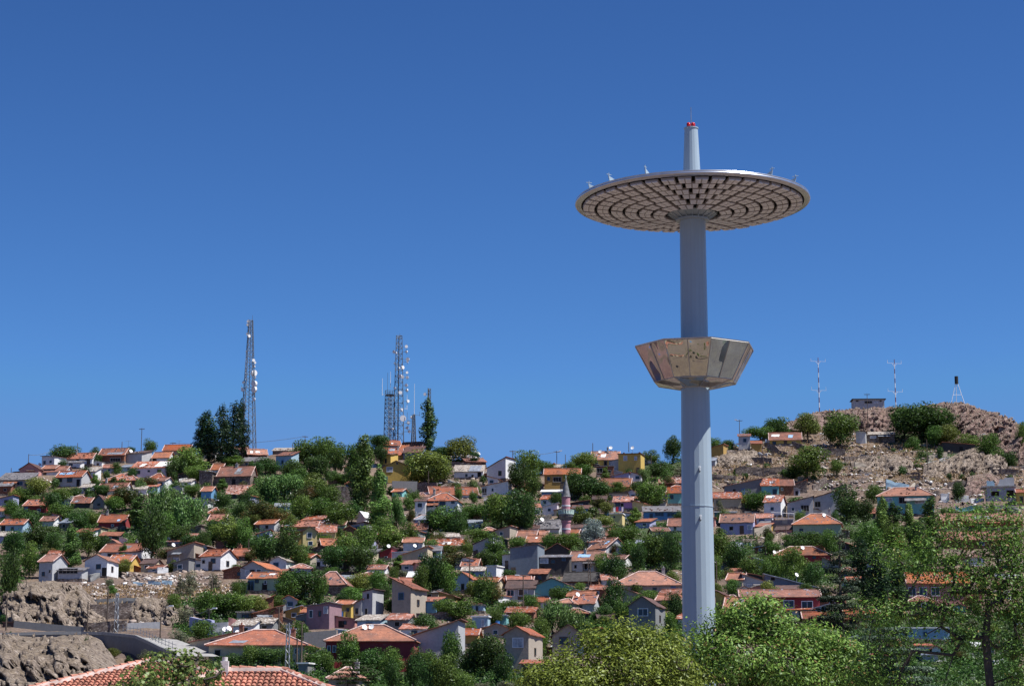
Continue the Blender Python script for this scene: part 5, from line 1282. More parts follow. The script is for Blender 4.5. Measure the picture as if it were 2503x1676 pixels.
# ------------------------------------------------------------------ the small sheds, yard trees and bushes between the houses
def fill():
    S = 4; C = np.zeros((1700//S, 2520//S), bool); Hm = np.full(C.shape, 0.)
    def box(x0, y0, x1, y1): return slice(max(0, int(y0/S)), max(0, int(y1/S)+1)), slice(max(0, int(x0/S)), max(0, int(x1/S)+1))
    for (x0, x1, yt, yb) in HBOX: C[box(x0-2, yt, x1+4, yb)] = True; Hm[box(x0-2, yt-2, x1+3, yb)] = np.maximum(Hm[box(x0-2, yt-2, x1+3, yb)], yb)
    for t in TREES: C[box(t[1]-t[4]*.42, t[2]+.15*(t[3]-t[2]), t[1]+t[4]*.42, t[3]-4)] = True
    g = random.Random(12); nt_ = ns = nw = 0
    def zone(x, y):
        if x > 1740 and y < 1240: return False
        if 20 < x < 560 and 1405 < y < 1600: return False
        if 2300 < x and y < 1260: return False
        return True
    for q in range(6000):
        x, y = g.uniform(5, 2490), g.uniform(1130, 1620)
        if y < np.interp(x, RX, RY)+26 or not zone(x, y): continue
        if g.random() < .3 and nw < 90:
            L_ = g.uniform(16, 46); b = box(x-L_/2, y-8, x+L_/2, y)
            if C[b].mean() < .3 and (Hm[box(x-L_/2, y-10, x+L_/2, y-4)] > 0).mean() < .2:
                nw += 1; C[b] = True; rwall(x-L_/2, y+g.uniform(-3, 3), x+L_/2, y+g.uniform(-3, 3), g.uniform(6, 13), None, g.choice(['W', 'W', 'PG', 'GY', 'BG', 'ST', 'ST', 'BR']), g.uniform(.05, .5), .35, name='yard_wall', cat='yard wall', group='yard walls between the houses')
            continue
        shed = g.random() < .25 and ns < 110
        w_, h_ = (g.uniform(20, 40), g.uniform(13, 22)) if shed else (g.uniform(24, 60), g.uniform(20, 44))
        b = box(x-w_/2, y-h_, x+w_/2, y)
        if C[b].mean() > (.34 if shed else .5): continue
        hb = Hm[b]
        if not shed and (hb > 0).mean() > .22 and hb.max() < y-2: continue
        C[b] = True
        if shed:
            ns += 1; col = g.choice(['W', 'W', 'PG', 'BG', 'GY', 'BR', 'ST', 'CM', 'LB', 'OC', 'TQ', 'PK']); words = dict(W='whitewashed', PG='pale grey', BG='beige', GY='dull grey', BR='bare brick', ST='rough stone', CM='cream', LB='pale blue', OC='ochre', TQ='turquoise', PK='pink')[col]
            rc = g.choice('rroopgdtmu'); rw = dict(r='red tiles', o='orange tiles', p='patchy tiles', g='grey sheets', d='brown sheets', t='stones', m='metal sheets', u='rusty sheets')[rc]
            cs = [f"small {words} shed under {rw}|{relate(x, y-h_/2, k)}" for k in range(10)]; c_ = [c for c in cs if len(c.replace('|', ' ').split()) <= 16 and c.replace('|', ' ') not in USED]
            if not c_: continue
            n0 = len(LAND); house(x-w_/2, x+w_/2, y-h_*.68, y, y-h_, g.choice(['x', 'x', 's', 'g', 'sl']), g.uniform(-22, 6), col, rc, c_[0], D=g.uniform(3.5, 5.5), name='shed', cat='shed', group='small sheds between the houses', ch=0); del LAND[n0:]
            Hm[b] = y
        elif nt_ < 260: nt_ += 1; tree(x, y-h_, y, w_*.8, g.choice(['mid', 'dark', 'mid', 'dark', 'olive', 'dry', 'rust']) if h_ > 26 else 'bush')
    words = dict(W='whitewashed', PG='pale grey', BG='beige', GY='dull grey', BR='bare brick', ST='rough stone', CM='cream', LB='pale blue', OC='ochre', PK='pink', DK='dark wooden', LV='lavender')
    extra = []; Z2 = [(690,1275,1690,1570), (690,1330,1690,1540), (560,1400,1200,1560), (100,1120,900,1215), (1740,1230,2080,1470), (1000,1160,1660,1330), (0,1170,700,1330)]
    for q in range(2600):
        if len(extra) >= 105: break
        a, b_, c_, d_ = g.choice(Z2); x, y = g.uniform(a, c_), g.uniform(b_, d_); k = .75+(y-1130)/700; w_, h_ = g.uniform(30, 52)*k, g.uniform(19, 27)*k
        if y < np.interp(x, RX, RY)+24: continue
        hb = Hm[box(x-w_/2, y-h_*.8, x+w_/2, y)]
        if (hb > 0).mean() > .2: continue
        Hm[box(x-w_/2, y-h_*.8, x+w_/2, y)] = y; extra.append('%d %d %d %d h' % (x, y, w_, h_))
    for it in FILLS.split('|')+extra:
        f_ = it.split(); x, y, w_, h_ = map(float, f_[:4])
        if f_[4] == 't': tree(x, y-h_*1.15, y, w_*.95, g.choice(['mid', 'dark', 'mid', 'dark', 'olive', 'aspen', 'rust', 'willow']) if h_ > 26 else 'bush'); continue
        col = g.choice(['W', 'W', 'W', 'W', 'W', 'PG', 'PG', 'BG', 'GY', 'BR', 'ST', 'CM', 'LB', 'OC', 'PK', 'DK', 'LV']); rc = g.choice('rrroopppgdtmu'); rw = dict(r='a red tiled roof', o='an orange tiled roof', p='a patchy tiled roof', g='a grey sheet roof', d='a brown sheet roof', t='a stone-weighted roof', m='a metal sheet roof', u='a rusty sheet roof')[rc]; kd = 'cottage' if w_ > 42 else 'hut'
        cs = [f"{a_}{words[col]} {kd} with {rw}|{relate(x, y-h_/2, k)}" for a_ in ('', 'small ') for k in range(10)]; c_ = [c for c in cs if len(c.replace('|', ' ').split()) <= 16 and c.replace('|', ' ') not in USED]
        if not c_: continue
        n0 = len(LAND); house(x-w_/2, x+w_/2, y-h_*.74, y, y-h_*1.1, g.choice(['x', 'x', 'x', 's', 'g', 'sl', 'sr', 'h']), g.uniform(-26, 8), col, rc, c_[0], D=g.uniform(4, 6.5), name='house', cat=kd, group='small dwellings packed between the larger houses', ch=0); del LAND[n0:]

YARD = [(560,1370,1700,1600),(0,1130,900,1260),(900,1190,1700,1400),(1740,1230,2150,1540)]
GZ = [(0,1215,240,1345),(225,1245,500,1335),(500,1205,720,1290),(620,1190,830,1290),(560,1300,770,1365),(700,1360,860,1400),(830,1295,1100,1330),(820,1340,960,1400),(1060,1245,1300,1315),(1200,1210,1330,1260),(1180,1330,1250,1390),(1320,1320,1440,1345),(1430,1270,1680,1330),(1540,1330,1680,1395),(1745,1310,1880,1410),(1880,1370,2100,1430),(2040,1240,2160,1330),(2060,1330,2300,1480),(820,1410,960,1460),(1020,1400,1200,1440),(1080,1470,1240,1500),(480,1610,1300,1690),(430,1460,600,1560),(690,1450,800,1480),(0,1340,60,1500),(1640,1500,1780,1600),(1440,1500,1700,1600),(1900,1500,2503,1690),(860,1060,960,1110),(1040,1090,1140,1130),(1560,1110,1680,1160),(2230,1070,2503,1130),(2160,1040,2300,1092),(1380,1470,1540,1560),(0,1560,30,1600)]
# ================================================================== the floodlight mast
MY = 140.
def mast():
    base = pt(1709, 1560, MY); x0 = base.x; o = empty('floodlight_mast', (x0, MY, 0)); tag(o, uniq(['tall grey-blue floodlight mast with a wide saucer of lamps and a faceted mirror collar']), 'light mast')
    LAND.append((1700, 1300, 'tall floodlight mast'))
    Z = lambda row: EYE+float(t_of(row))*MY
    m, n, b = newmat('mast_paint'); v = coords(n, (1.5,1.5,.05)); f = noise(n, v, 1, 3); f2 = noise(n, coords(n), .6, 4)
    c = ramp(n, f, [(.3, (.305,.38,.435)), (.7, (.355,.435,.49))]); c = mix(n, ramp(n, f2, [(.4, (0,0,0)), (.8, (.25,.25,.25))]), c, (.24,.29,.36))
    n.links.new(c, b.inputs['Base Color']); b.inputs['Roughness'].default_value = .33; b.inputs['Metallic'].default_value = 0.; MP = m
    zj = Z(1238); zc = Z(540); pr = [(1.15, 0), (1.07, 9), (1.035, zj-.02)]
    r_at = lambda z: float(np.interp(z, [0, 9, zj, Z(950), Z(830), zc], [1.16, 1.08, 1.035, .95, .915, .875]))
    low = MB(); low.lathe([(r_at(z)+.012, z) for z in (-1, 9, zj-.06)]+[(r_at(zj)+.04, zj-.05), (r_at(zj)+.04, zj)], 20, rot=.1, cap=True); low.build('lower_shaft', MP, o)
    up = MB(); up.lathe([(r_at(z), z) for z in (zj-.02, Z(950), Z(830), zc)], 20, rot=.1); up.build('upper_shaft', MP, o)
    # access pegs
    for row, px in ((1150, 1709), (1268, 1711)):
        z = Z(row); r = r_at(z); a = R(5); p = Vector((math.sin(a)*r, -math.cos(a)*r, z)); d = Vector((math.sin(a), -math.cos(a), 0))
        MB().box(-.035, .035, -.3, .02, -.26, .04).box(-.08, .08, -.28, -.25, -.06, .08).build('shaft_bracket', M_STEEL, o, False, p, (R(-18), 0, a))
    # collar under the saucer
    zd = Z(499); col = MB(); col.lathe([(1.12, zc-.02), (1.12, zc+.1), (.9, zc+.1), (.95, zc+.16), (1.62, zc+.46), (1.62, zc+.52), (.8, zc+.52), (.8, zd+.3)], 24); col.build('collar', MP, o)
    fn = MB()
    for k in range(18):
        a = k*math.pi/9+.08; ca, sa = math.cos(a), math.sin(a)
        fn.add([(ca*r+sa*t, sa*r-ca*t, z) for t in (-.025, .025) for r, z in ((.98, zc+.1), (1.12, zc+.1), (1.74, zc+.50), (1.6, zc+.52))], [(0,1,2,3),(7,6,5,4),(0,4,5,1),(1,5,6,2),(2,6,7,3),(3,7,4,0)])
    fn.build('gusset_fins', MP, o)
    # saucer
    tilt = R(-.5); RR = 7.93; M_RIM = plain('brushed_aluminium', (.62,.65,.70), .28, .85, .08); M_DARKM = plain('saucer_frame', (.015,.014,.016), .75, 0, .2)
    s = MB(); s.lathe([(RR-.42, -.02), (RR-.06, .0), (RR, .08), (RR-.02, .17), (RR-.1, .2), (RR-.03, .22), (RR-.05, .27), (RR-.25, .3), (RR-.5, .3), (RR-.42, -.02)], 96, cap=False)
    disc = s.build('saucer_rim', M_RIM, o, True, (0,0,zd), (0, tilt, 0))
    dk = MB(); dk.lathe([(.7, .62), (3, .58), (RR-.3, .3)], 72, cap=False).lathe([(RR-.3, .27), (3, .52), (.9, .56)], 72, cap=False)
    dk.build('saucer_roof', plain('roof_sheet_steel', (.35,.38,.42), .5, .3), disc, False)
    fr = MB()
    for k in range(24):
        a = k*math.pi/12; ca, sa = math.cos(a), math.sin(a); fr.tube((ca*.9, sa*.9, -.5), (ca*(RR-.3), sa*(RR-.3), .2), .06, .06, 4, False)
    fr.lathe([(.85, -.4), (RR-.35, .2), (RR-.35, .235), (.85, -.36), (.85, -.4)], 60, cap=False); fr.build('lamp_frame', M_DARKM, disc)
    for k in range(6): 
        r_ = 1.85+.95*k; q = MB().lathe([(r_, .0+.11*(r_-7.5)), (r_+.05, .0+.11*(r_-7.5)), (r_+.05, .12+.11*(r_-7.5)), (r_, .12+.11*(r_-7.5)), (r_, .0+.11*(r_-7.5))], 48, cap=False); q.build('ring_rail', M_DARKM, disc)
    M_LB = plain('lamp_housing', (.40,.38,.39), .5, .2, .1); M_LG = plain('lamp_reflector', (.82,.84,.90), .3, .25, .05); g = random.Random(3)
    panels = []
    for ring in range(6):
        r0 = 1.9+.945*ring; r1 = r0+.77; cnt = 12+6*ring+(0 if ring else 0)
        for k in range(cnt):
            a0 = 2*math.pi*(k+.1)/cnt; a1 = 2*math.pi*(k+.9)/cnt; am = (a0+a1)/2; dz = g.uniform(-.03, .03)
            pb = MB(); vs = []
            for zz in (-.02, -.17):
                for r, a in ((r0,a0),(r1,a0),(r1,a1),(r0,a1)):
                    kk = 1 if zz > -.1 else .97; vs.append((r*math.cos(am+(a-am)*kk), r*math.sin(am+(a-am)*kk), zz+dz+.11*(r-7.5)))
            pb.add(vs, [(0,1,2,3),(7,6,5,4),(0,4,5,1),(1,5,6,2),(2,6,7,3),(3,7,4,0)])
            lb = MB()
            for i in range(2):
                for j in range(2):
                    q0, q1 = r0+.77*(i+.08)/2, r0+.77*(i+.92)/2; b0, b1 = a0+(a1-a0)*(j+.1)/2, a0+(a1-a0)*(j+.9)/2; q_ = lambda rr, aa, zz: (rr*math.cos(aa), rr*math.sin(aa), zz+dz+.11*(rr-7.5)); qm, bm = (q0+q1)/2, (b0+b1)/2
                    lb.add([q_(q0,b0,-.165), q_(q1,b0,-.165), q_(q1,b1,-.165), q_(q0,b1,-.165), q_(q0,b0,-.20), q_(q1,b0,-.20), q_(q1,b1,-.20), q_(q0,b1,-.20), q_(qm,bm,-.225)], [(0,1,5,4),(1,2,6,5),(2,3,7,6),(3,0,4,7),(4,5,8),(5,6,8),(6,7,8),(7,4,8)])
            panels.append((ring, am, pb, lb))
    # nearest hundred are parts of their own, the farther ones one mass
    panels.sort(key=lambda p: -( (2.4+.945*p[0])*(-math.sin(p[1]))*1.0+p[0]*.9)); rest = MB(); ridx = []
    for i, (ring, am, pb, lb) in enumerate(panels):
        nb = len(pb.f); pb.add(lb.v, lb.f)
        if i < 98:
            po = pb.build('lamp_panel', M_LB, disc); po.data.materials.append(M_LG)
            for f_ in po.data.polygons[nb:]: f_.material_index = 1
        else: rest.add(pb.v, pb.f); ridx.extend([0]*nb+[1]*(len(pb.f)-nb))
    ro = tag(rest.build('lamp_panels', M_LB, disc), kind='stuff'); ro.data.materials.append(M_LG); ro.data.polygons.foreach_set('material_index', ridx)
    for a in (-158, -140, -118, -52, -32, 160, 20):
        ca, sa = math.cos(R(a)), math.sin(R(a)); b_ = MB(); q = RR-.35
        b_.add([(0,-.03,0),(-1.1,-.03,0),(0.1,-.03,.42),(0,.03,0),(-1.1,.03,0),(.1,.03,.42)], [(0,1,2),(5,4,3),(0,3,4,1),(1,4,5,2),(2,5,3,0)]).tube((.05,0,.3), (.05,0,.62), .025, .025, 5).tube((-.15,0,.5), (.25,0,.5), .025, .025, 5)
        b_.build('rim_bracket', MP, disc, False, (q*ca, q*sa, .3), (0,0,R(a)))
    zt = Z(315); cn = MB(); cn.lathe([(.66, zd+.3), (.635, zd+.9), (.455, zt)], 18, rot=.2).lathe([(.5, zt-.02), (.5, zt+.05), (.3, zt+.08)], 18); cn.build('top_cone', MP, o)
    MB().box(-.1, .1, -.12, .1, 0, .55).build('hatch', M_DSTEEL, o, False, (.62, -.3, zd+.4), (0, 0, .6))
    RED = plain('red_lamp_glass', (.55,.02,.02), .2, 0, .15)
    for x in (-.17, .14): MB().lathe([(.12, 0), (.14, .1), (.14, .28), (.09, .35), (.03, .37)], 12, (x, -.05, zt+.06)).build('beacon_lamp', RED, o, True)
    MB().tube((.02, .1, zt), (.02, .1, zt+1.55), .03, .02, 5).build('lightning_rod', M_STEEL, o)
    # mirror collar: an eight-sided bowl of rippled sheets
    zt_, zm, zb = Z(853), Z(936), Z(950); ph = R(-90+10.5)
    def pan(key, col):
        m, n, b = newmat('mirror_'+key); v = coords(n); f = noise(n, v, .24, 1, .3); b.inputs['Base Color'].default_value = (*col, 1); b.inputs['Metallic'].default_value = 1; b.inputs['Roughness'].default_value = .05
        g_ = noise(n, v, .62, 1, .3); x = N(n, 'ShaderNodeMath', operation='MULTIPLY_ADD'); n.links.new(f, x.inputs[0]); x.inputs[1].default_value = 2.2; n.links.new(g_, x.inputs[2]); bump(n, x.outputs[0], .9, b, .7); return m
    cols = [pan('grey', (.56,.72,.82)), pan('rose_reflection', (.64,.54,.60)), pan('olive_reflection', (.68,.72,.68)), pan('steel', (.55,.57,.62))]; key = {0: 0, 7: 2, 6: 1, 1: 3, 5: 3, 2: 1, 3: 2, 4: 0}  # face tints put reflected ground and sky hues into the metal colour
    bowl = MB().lathe([(4.06, zt_), (4.1, zt_+.09), (3.95, zt_+.1)], 8, rot=ph, cap=False).build('collar_rim', M_RIM, o)
    def P(k, r, z): a = ph+k*math.pi/4; return Vector((r*math.cos(a), r*math.sin(a), z))
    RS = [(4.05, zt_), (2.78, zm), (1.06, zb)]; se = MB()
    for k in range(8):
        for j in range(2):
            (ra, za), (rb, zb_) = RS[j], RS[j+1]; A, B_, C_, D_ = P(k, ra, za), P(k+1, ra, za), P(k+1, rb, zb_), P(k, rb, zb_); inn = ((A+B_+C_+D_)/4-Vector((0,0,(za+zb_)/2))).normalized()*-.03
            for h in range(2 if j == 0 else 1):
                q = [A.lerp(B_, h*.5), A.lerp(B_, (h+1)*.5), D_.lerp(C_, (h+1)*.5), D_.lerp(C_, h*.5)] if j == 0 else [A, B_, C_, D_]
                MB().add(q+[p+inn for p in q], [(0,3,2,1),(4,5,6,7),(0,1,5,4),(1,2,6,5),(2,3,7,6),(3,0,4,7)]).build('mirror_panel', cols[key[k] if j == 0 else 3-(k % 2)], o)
            out = -inn*.6; se.tube(A+out, D_+out, .035, .035, 5); se.tube(D_+out, C_+out, .03, .03, 5)
            if j == 0: se.tube(A.lerp(B_, .5)+out, D_.lerp(C_, .5)+out, .035, .035, 5); se.tube(A+out, B_+out, .03, .03, 5)
    se.build('seam_strips', plain('seam_steel', (.5,.5,.48), .35, .7), o)
mast()
# ================================================================== towers on the ridge
lattice(606, 777, 1096, 33, 9, 'lattice_tower', 'tall tapering lattice tower with white dishes|behind the dark poplars on the left ridge',
  [(600,780,6),(598,788,5),(599,811,6),(600,818,6),(612,879,6),(618,883,5),(616,893,6),(616,909,12),(619,920,5),(616,938,12),(616,952,12),(618,962,4),(615,976,6),(591,932,5),(590,951,6),(597,855,3),(587,946,3)], rods=[(610,780,764,False),(596,925,855,True)])
lattice(973, 816, 1080, 26, 14, 'lattice_tower', 'tallest of the three close lattice towers|crowded with white dishes on the centre ridge',
  [(991,843,6),(961,856,6),(965,861,4),(992,856,5),(995,875,7),(994,881,4),(981,897,7),(993,908,5),(976,919,7),(981,921,7),(994,920,6),(992,940,6),(994,952,6),(976,960,7),(996,979,6),(980,1001,4),(980,1005,4),(983,1024,12),(998,1033,6),(995,1045,6),(1000,1054,6),(973,898,3),(962,885,3)], legs=3, yaw=.15, rods=[(975,822,810,False),(994,1000,963,True)])
lattice(952, 966, 1078, 20, 17, 'lattice_tower', 'shorter lattice tower with a round platform|left of the tallest centre tower', [(953,1049,4),(958,948,5)], plat=(966, 24), rods=[(933,965,922,True),(946,960,908,False),(953,945,905,True),(942,1000,972,True)], yaw=.6, Yoff=3, bay=2.0)
lattice(1011, 1012, 1081, 10, 5, 'lattice_tower', 'slim lattice mast with side arms and a long white whip|left of the lone poplar', [(1005,1019,5),(998,1032,5)], rods=[(1012,1012,935,True),(995,1030,1006,False),(1025,1016,1005,False)], yaw=.2, bay=1.6, Yoff=3)
lattice(1048, 947, 1075, 8, 7, 'lattice_tower', 'thin lattice mast|half hidden behind the lone poplar', [(1038,962,6),(1058,1017,4)], legs=3, bay=1.8, Yoff=8)
L0 = LAND[:]
guard_pole(2003, 872, 1008, [(9, 38, 7), (81, 38, 9)], 'left red and white striped antenna mast with two crossarms beside the summit trees', striped=True, kind='antenna mast', name='antenna_mast', group='striped masts')
guard_pole(2190, 876, 1006, [(10, 38, 8), (80, 40, 7)], 'right red and white striped antenna mast with two crossarms, right of the bunker', striped=True, kind='antenna mast', name='antenna_mast', group='striped masts')
def tripod():
    b = at(2340, 986); Y = b[1]+2; p = pt(2340, 986, Y); m = mpp(Y, p.z); o = empty('survey_tripod', p); tag(o, uniq(['white survey tripod with a black drum on top, on the summit crag']), 'tripod'); H = 50*m
    for a in (-150, -30, 90): MB().tube((math.cos(R(a))*20*m, math.sin(R(a))*12*m, -.6), (math.cos(R(a))*.4, math.sin(R(a))*.4, H), .1, .08, 6).build('leg', M_WHITE, o)
    MB().tube((-10*m,-4*m,H*.42), (10*m,-4*m,H*.42), .05, .05, 5).build('brace', M_WHITE, o)
    MB().lathe([(.62, H-.2), (.62, H+2.4)], 14).build('drum', plain('black_drum', (.012,.012,.012), .7), o)
tripod()
# ================================================================== minaret
def minaret():
    b = at(1384, 1345); Y = b[1]; m = mpp(Y, b[2]); p = pt(1384, 1345, Y); z = lambda row: (1345-row)*m*1.0; o = empty('minaret', p); tag(o, uniq(['slender pink minaret with a pointed grey spire and pale green balcony']), 'minaret'); LAND.append((1384, 1250, 'pink minaret'))
    PKM = plaster('minaret_pink', (.55,.25,.29), .25); GR = plain('lead_sheet', (.17,.17,.18), .6, .2, .3); PG_ = plaster('pale_green', (.42,.55,.50), .3); r = 11*m
    MB().lathe([(r, -3), (r*.97, z(1272))], 20).lathe([(r*1.12, z(1276)), (r*1.12, z(1272))], 20).build('lower_shaft', PKM, o)
    MB().lathe([(r*.93, z(1256)), (r*.93, z(1213))], 20).build('upper_shaft', PKM, o)
    MB().lathe([(r*.99, z(1237)), (r*.99, z(1234))], 20).lathe([(r*1.02, z(1294)), (r*1.02, z(1291))], 20).build('white_band', M_FRW, o)
    MB().lathe([(r*1.02, z(1273)), (r*1.3, z(1268)), (r*1.35, z(1266)), (r*1.6, z(1262)), (r*1.62, z(1259)), (r*1.72, z(1256.5))], 20).build('corbels', GR, o)
    bal = MB().lathe([(r*1.74, z(1257)), (r*1.74, z(1253.5))], 20, cap=True)
    for k in range(20): a = k*math.pi/10; bal.tube((math.cos(a)*r*1.66, math.sin(a)*r*1.66, z(1253.5)), (math.cos(a)*r*1.66, math.sin(a)*r*1.66, z(1246)), .12, .12, 4)
    bal.lathe([(r*1.7, z(1247)), (r*1.7, z(1245.5)), (r*1.58, z(1245.5)), (r*1.58, z(1247)), (r*1.7, z(1247))], 20, cap=False).lathe([(r*1.65, z(1253.5)), (r*1.65, z(1248.5)), (r*1.6, z(1248.5)), (r*1.6, z(1253.5))], 20, cap=False).build('balcony', PG_, o)
    MB().lathe([(r*1.08, z(1213.5)), (r*.98, z(1211)), (r*.55, z(1188)), (r*.1, z(1168))], 16).build('spire', GR, o)
    MB().lathe([(r*.06, z(1168)), (r*.13, z(1166)), (r*.04, z(1164)), (r*.11, z(1162.5)), (r*.03, z(1161)), (.03, z(1158))], 8).build('finial', PG_, o)
    MB().box(-.35, .35, -.12, .1, z(1254), z(1247)).build('doorway', M_HOLE, o, False, (-r*.35, -r*.85, 0))
minaret()
# ================================================================== poles
for a in '''69 1109 1140 0 0|189 1082 1108 0 0|137 1092 1130 1 0|345 1045 1104 1 0|298 1079 1094 0 0|422 1080 1100 1 0|27 1143 1160 0 0|745 1064 1112 1 0|715 1084 1104 0 0|1253 1100 1120 1 0|1361 1101 1146 1 1|1382 1110 1146 0 0|1449 1082 1098 0 0|1537 1080 1096 0 0|1808 1025 1064 1 -1|2122 960 1050 1 0|2268 1072 1160 0 0|2398 1060 1120 0 1|2448 1115 1168 0 0|1867 1075 1190 0 0|1592 1112 1155 0 0|1067 1180 1215 0 1|1047 1150 1212 0 0|1323 1243 1302 0 -1|1478 1290 1342 0 -1|1148 1365 1455 0 0|1279 1405 1505 1 -1|1824 1395 1450 0 0|1752 1370 1440 0 -1|607 1315 1370 0 0|521 1222 1262 0 1|404 1480 1525 2 1|510 1486 1548 2 1|681 1482 1552 1 0|736 1520 1650 1 0|725 1560 1650 0 0|14 1450 1550 1 0|261 1435 1542 0 0|213 1470 1545 0 0|391 1500 1572 0 0|518 1402 1450 0 0|1865 1400 1440 0 0|1922 1285 1330 0 0|1558 1404 1430 0 0|2492 1095 1160 0 0|1872 1335 1360 0 0'''.split('|'):
    x, t_, b_, c_, l_ = map(float, a.split()); guard_pole(x, t_, b_, [(3+8*i, 14, 2) for i in range(int(c_))], None, lamp=l_ or None, r=.12 if b_ < 1400 else .14)
guard_pole(284, 1448, 1545, [(6, 10, 1)], None, lattice_=True, mat=M_STEEL); guard_pole(1441, 1365, 1455, [(4, 14, 2), (12, 14, 2), (20, 14, 2)], None, lattice_=True); guard_pole(702, 1524, 1650, [(5, 16, 2), (11, 16, 2)], None, lattice_=True, mat=M_STEEL)
wire(745, 422, 1.2, 'long sagging power line along the left ridge'); wire(1253, 1361, .9, 'sagging power line above the roofs between the ridge trees'); wire(69, 137, .8, 'short power line above the pink gabled house on the left ridge'); wire(404, 510, 1.2, 'short power line between the two crossarm poles at lower left')
# ================================================================== walls on the slopes
RW = rwall
RW(958,1206,1020,1204,34,'smooth blue-grey concrete wall|below the yellow gabled house on the ridge'.replace('|',' '),'GY',.05,smooth=True,name='retaining_wall',cat='retaining wall')
RW(1021,1206,1068,1210,36,'dark stone retaining wall under the big olive tree on the centre ridge','ST',.15,name='retaining_wall',cat='retaining wall')
RW(1068,1208,1108,1192,22,'rough pale stone retaining wall stepping up right of the dark one on the ridge','ST',.3,name='retaining_wall',cat='retaining wall')
RW(1108,1190,1178,1186,15,'low stone retaining wall under the rubble-roofed white house','ST',.3,name='retaining_wall',cat='retaining wall')
RW(1082,1138,1172,1136,12,'dry stone wall on the skyline below the ridge-top brick house','ST',.3)
RW(822,1222,868,1222,38,'pale grey rubble retaining wall left of the tallest near poplar','ST',.1,name='retaining_wall',cat='retaining wall')
RW(802,1182,862,1180,16,'low brown stone wall above the pale grey rubble retaining wall','ST',.2)
RW(1018,1512,1112,1514,20,'long rough stone wall below the sky-blue house','ST',.35)
RW(742,1592,822,1592,50,'tall streaked concrete wall below the mauve house','GY',.02,smooth=True,name='retaining_wall',cat='retaining wall')
RW(760,1540,800,1545,8,'low dark parapet left of the streaked concrete wall','DK',.05,smooth=True)
RW(466,1545,520,1552,42,'lavender-grey plastered ruin wall at lower left centre','LV',.25,name='ruined_wall',cat='ruined wall')
RW(520,1552,557,1552,36,'grey ruined wall beside the orange plastered fragment','PG',.35,name='ruined_wall',cat='ruined wall')
RW(558,1544,578,1544,42,'orange plastered wall fragment at lower left centre','PK',.15,name='ruined_wall',cat='ruined wall')
RW(578,1530,650,1530,18,'long stacked stone wall under the boarded beige hut','ST',.15)
RW(1886,1295,1940,1298,30,'grey blotched retaining wall with a white railing left of the pale green hipped house','GY',.05,name='retaining_wall',cat='retaining wall')
RW(1842,1310,1884,1306,36,'crumbling pale end wall right of the lavender house','BG',.4,name='ruined_wall',cat='ruined wall')
RW(1740,1172,1798,1172,20,'stone terrace wall just right of the mast on the dry slope','ST',.15)
RW(1798,1162,1926,1160,22,'long dark terrace wall across the dry slope right of the mast','ST',.2)
RW(1876,1105,1926,1110,26,'grey rubble wall below the red-roofed hill house','ST',.45)
RW(1766,1120,1830,1112,22,'brown stone wall below the grey two-storey hill house','ST',.3)
RW(2010,1110,2066,1112,26,'shadowed stone wall with a light end left of the summit rubble','ST',.25)
RW(2064,1124,2140,1118,20,'long dark stone wall below the stone hut with a slab roof','ST',.1)
RW(2300,1222,2320,1222,28,'white-plastered wall stub left of the small slope tree','W',.4,name='ruined_wall',cat='ruined wall')
RW(2334,1220,2368,1220,24,'white ruined wall behind the small slope tree','W',.3,name='ruined_wall',cat='ruined wall')
RW(2372,1220,2404,1218,26,'white ruined wall with a hole, left of the white ruined house','W',.5,name='ruined_wall',cat='ruined wall')
RW(2166,1196,2222,1194,26,'blue-grey roofless ruin wall above the big villa','LB',.25,name='ruined_wall',cat='ruined wall')
RW(2222,1196,2236,1190,18,'pale stub beside the blue-grey roofless ruin wall','BG',.3,name='ruined_wall',cat='ruined wall')
RW(2336,1248,2400,1250,18,'turquoise-painted ruin wall below the white ruins','TQ',.6,name='ruined_wall',cat='ruined wall')
RW(2410,1250,2490,1250,18,'grey ruin wall under the white ruined house','GY',.5,name='ruined_wall',cat='ruined wall')
RW(2316,1182,2410,1180,22,'dark dry stone terrace wall above the white ruins','ST',.2)
RW(2426,1156,2490,1158,20,'dark stone wall near the right edge below the bushes','ST',.25)
RW(2250,1200,2296,1200,18,'rough stone wall above the right end of the big villa','ST',.4)
RW(1986,1184,2020,1180,20,'low stone wall right of the largest slope tree','ST',.5)
RW(2136,1170,2156,1166,16,'pale square stone pier on the rubble slope','BG',.2)
RW(2030,1190,2070,1192,16,'grey stone wall piece in the middle of the rubble slope','ST',.5)
RW(2080,1180,2120,1176,14,'broken stone footing above the blue-grey ruin','ST',.6)
RW(2430,1130,2444,1128,18,'pale plaster stump on the slope below the right crag bushes','W',.4,name='ruined_wall',cat='ruined wall')
RW(218,1418,284,1402,20,'grey mesh-covered retaining wall below the bright yellow wing','GY',.1,name='retaining_wall',cat='retaining wall')
RW(384,1402,410,1400,26,'white and brick gate pier in the ruins at lower left','W',.3,name='ruined_wall',cat='ruined wall')
RW(326,1424,352,1424,16,'pale blue ruined wall, leftmost in the rubble','LB',.5,name='ruined_wall',cat='ruined wall')
RW(362,1424,392,1424,14,'pale blue ruined wall, middle one in the rubble','LB',.4,name='ruined_wall',cat='ruined wall')
RW(396,1424,420,1424,14,'pale blue ruined wall, rightmost in the rubble','LB',.4,name='ruined_wall',cat='ruined wall')
RW(60,1436,84,1434,12,'white broken parapet at the far left above the cliff','W',.4,name='ruined_wall',cat='ruined wall')
RW(224,1474,344,1472,20,'grey block wall on the upper bench of the left cliff','GY',.2,name='retaining_wall',cat='retaining wall')
RW(218,1516,320,1514,38,'tall grey-brown retaining wall above the road on the left','ST',.1,name='retaining_wall',cat='retaining wall')
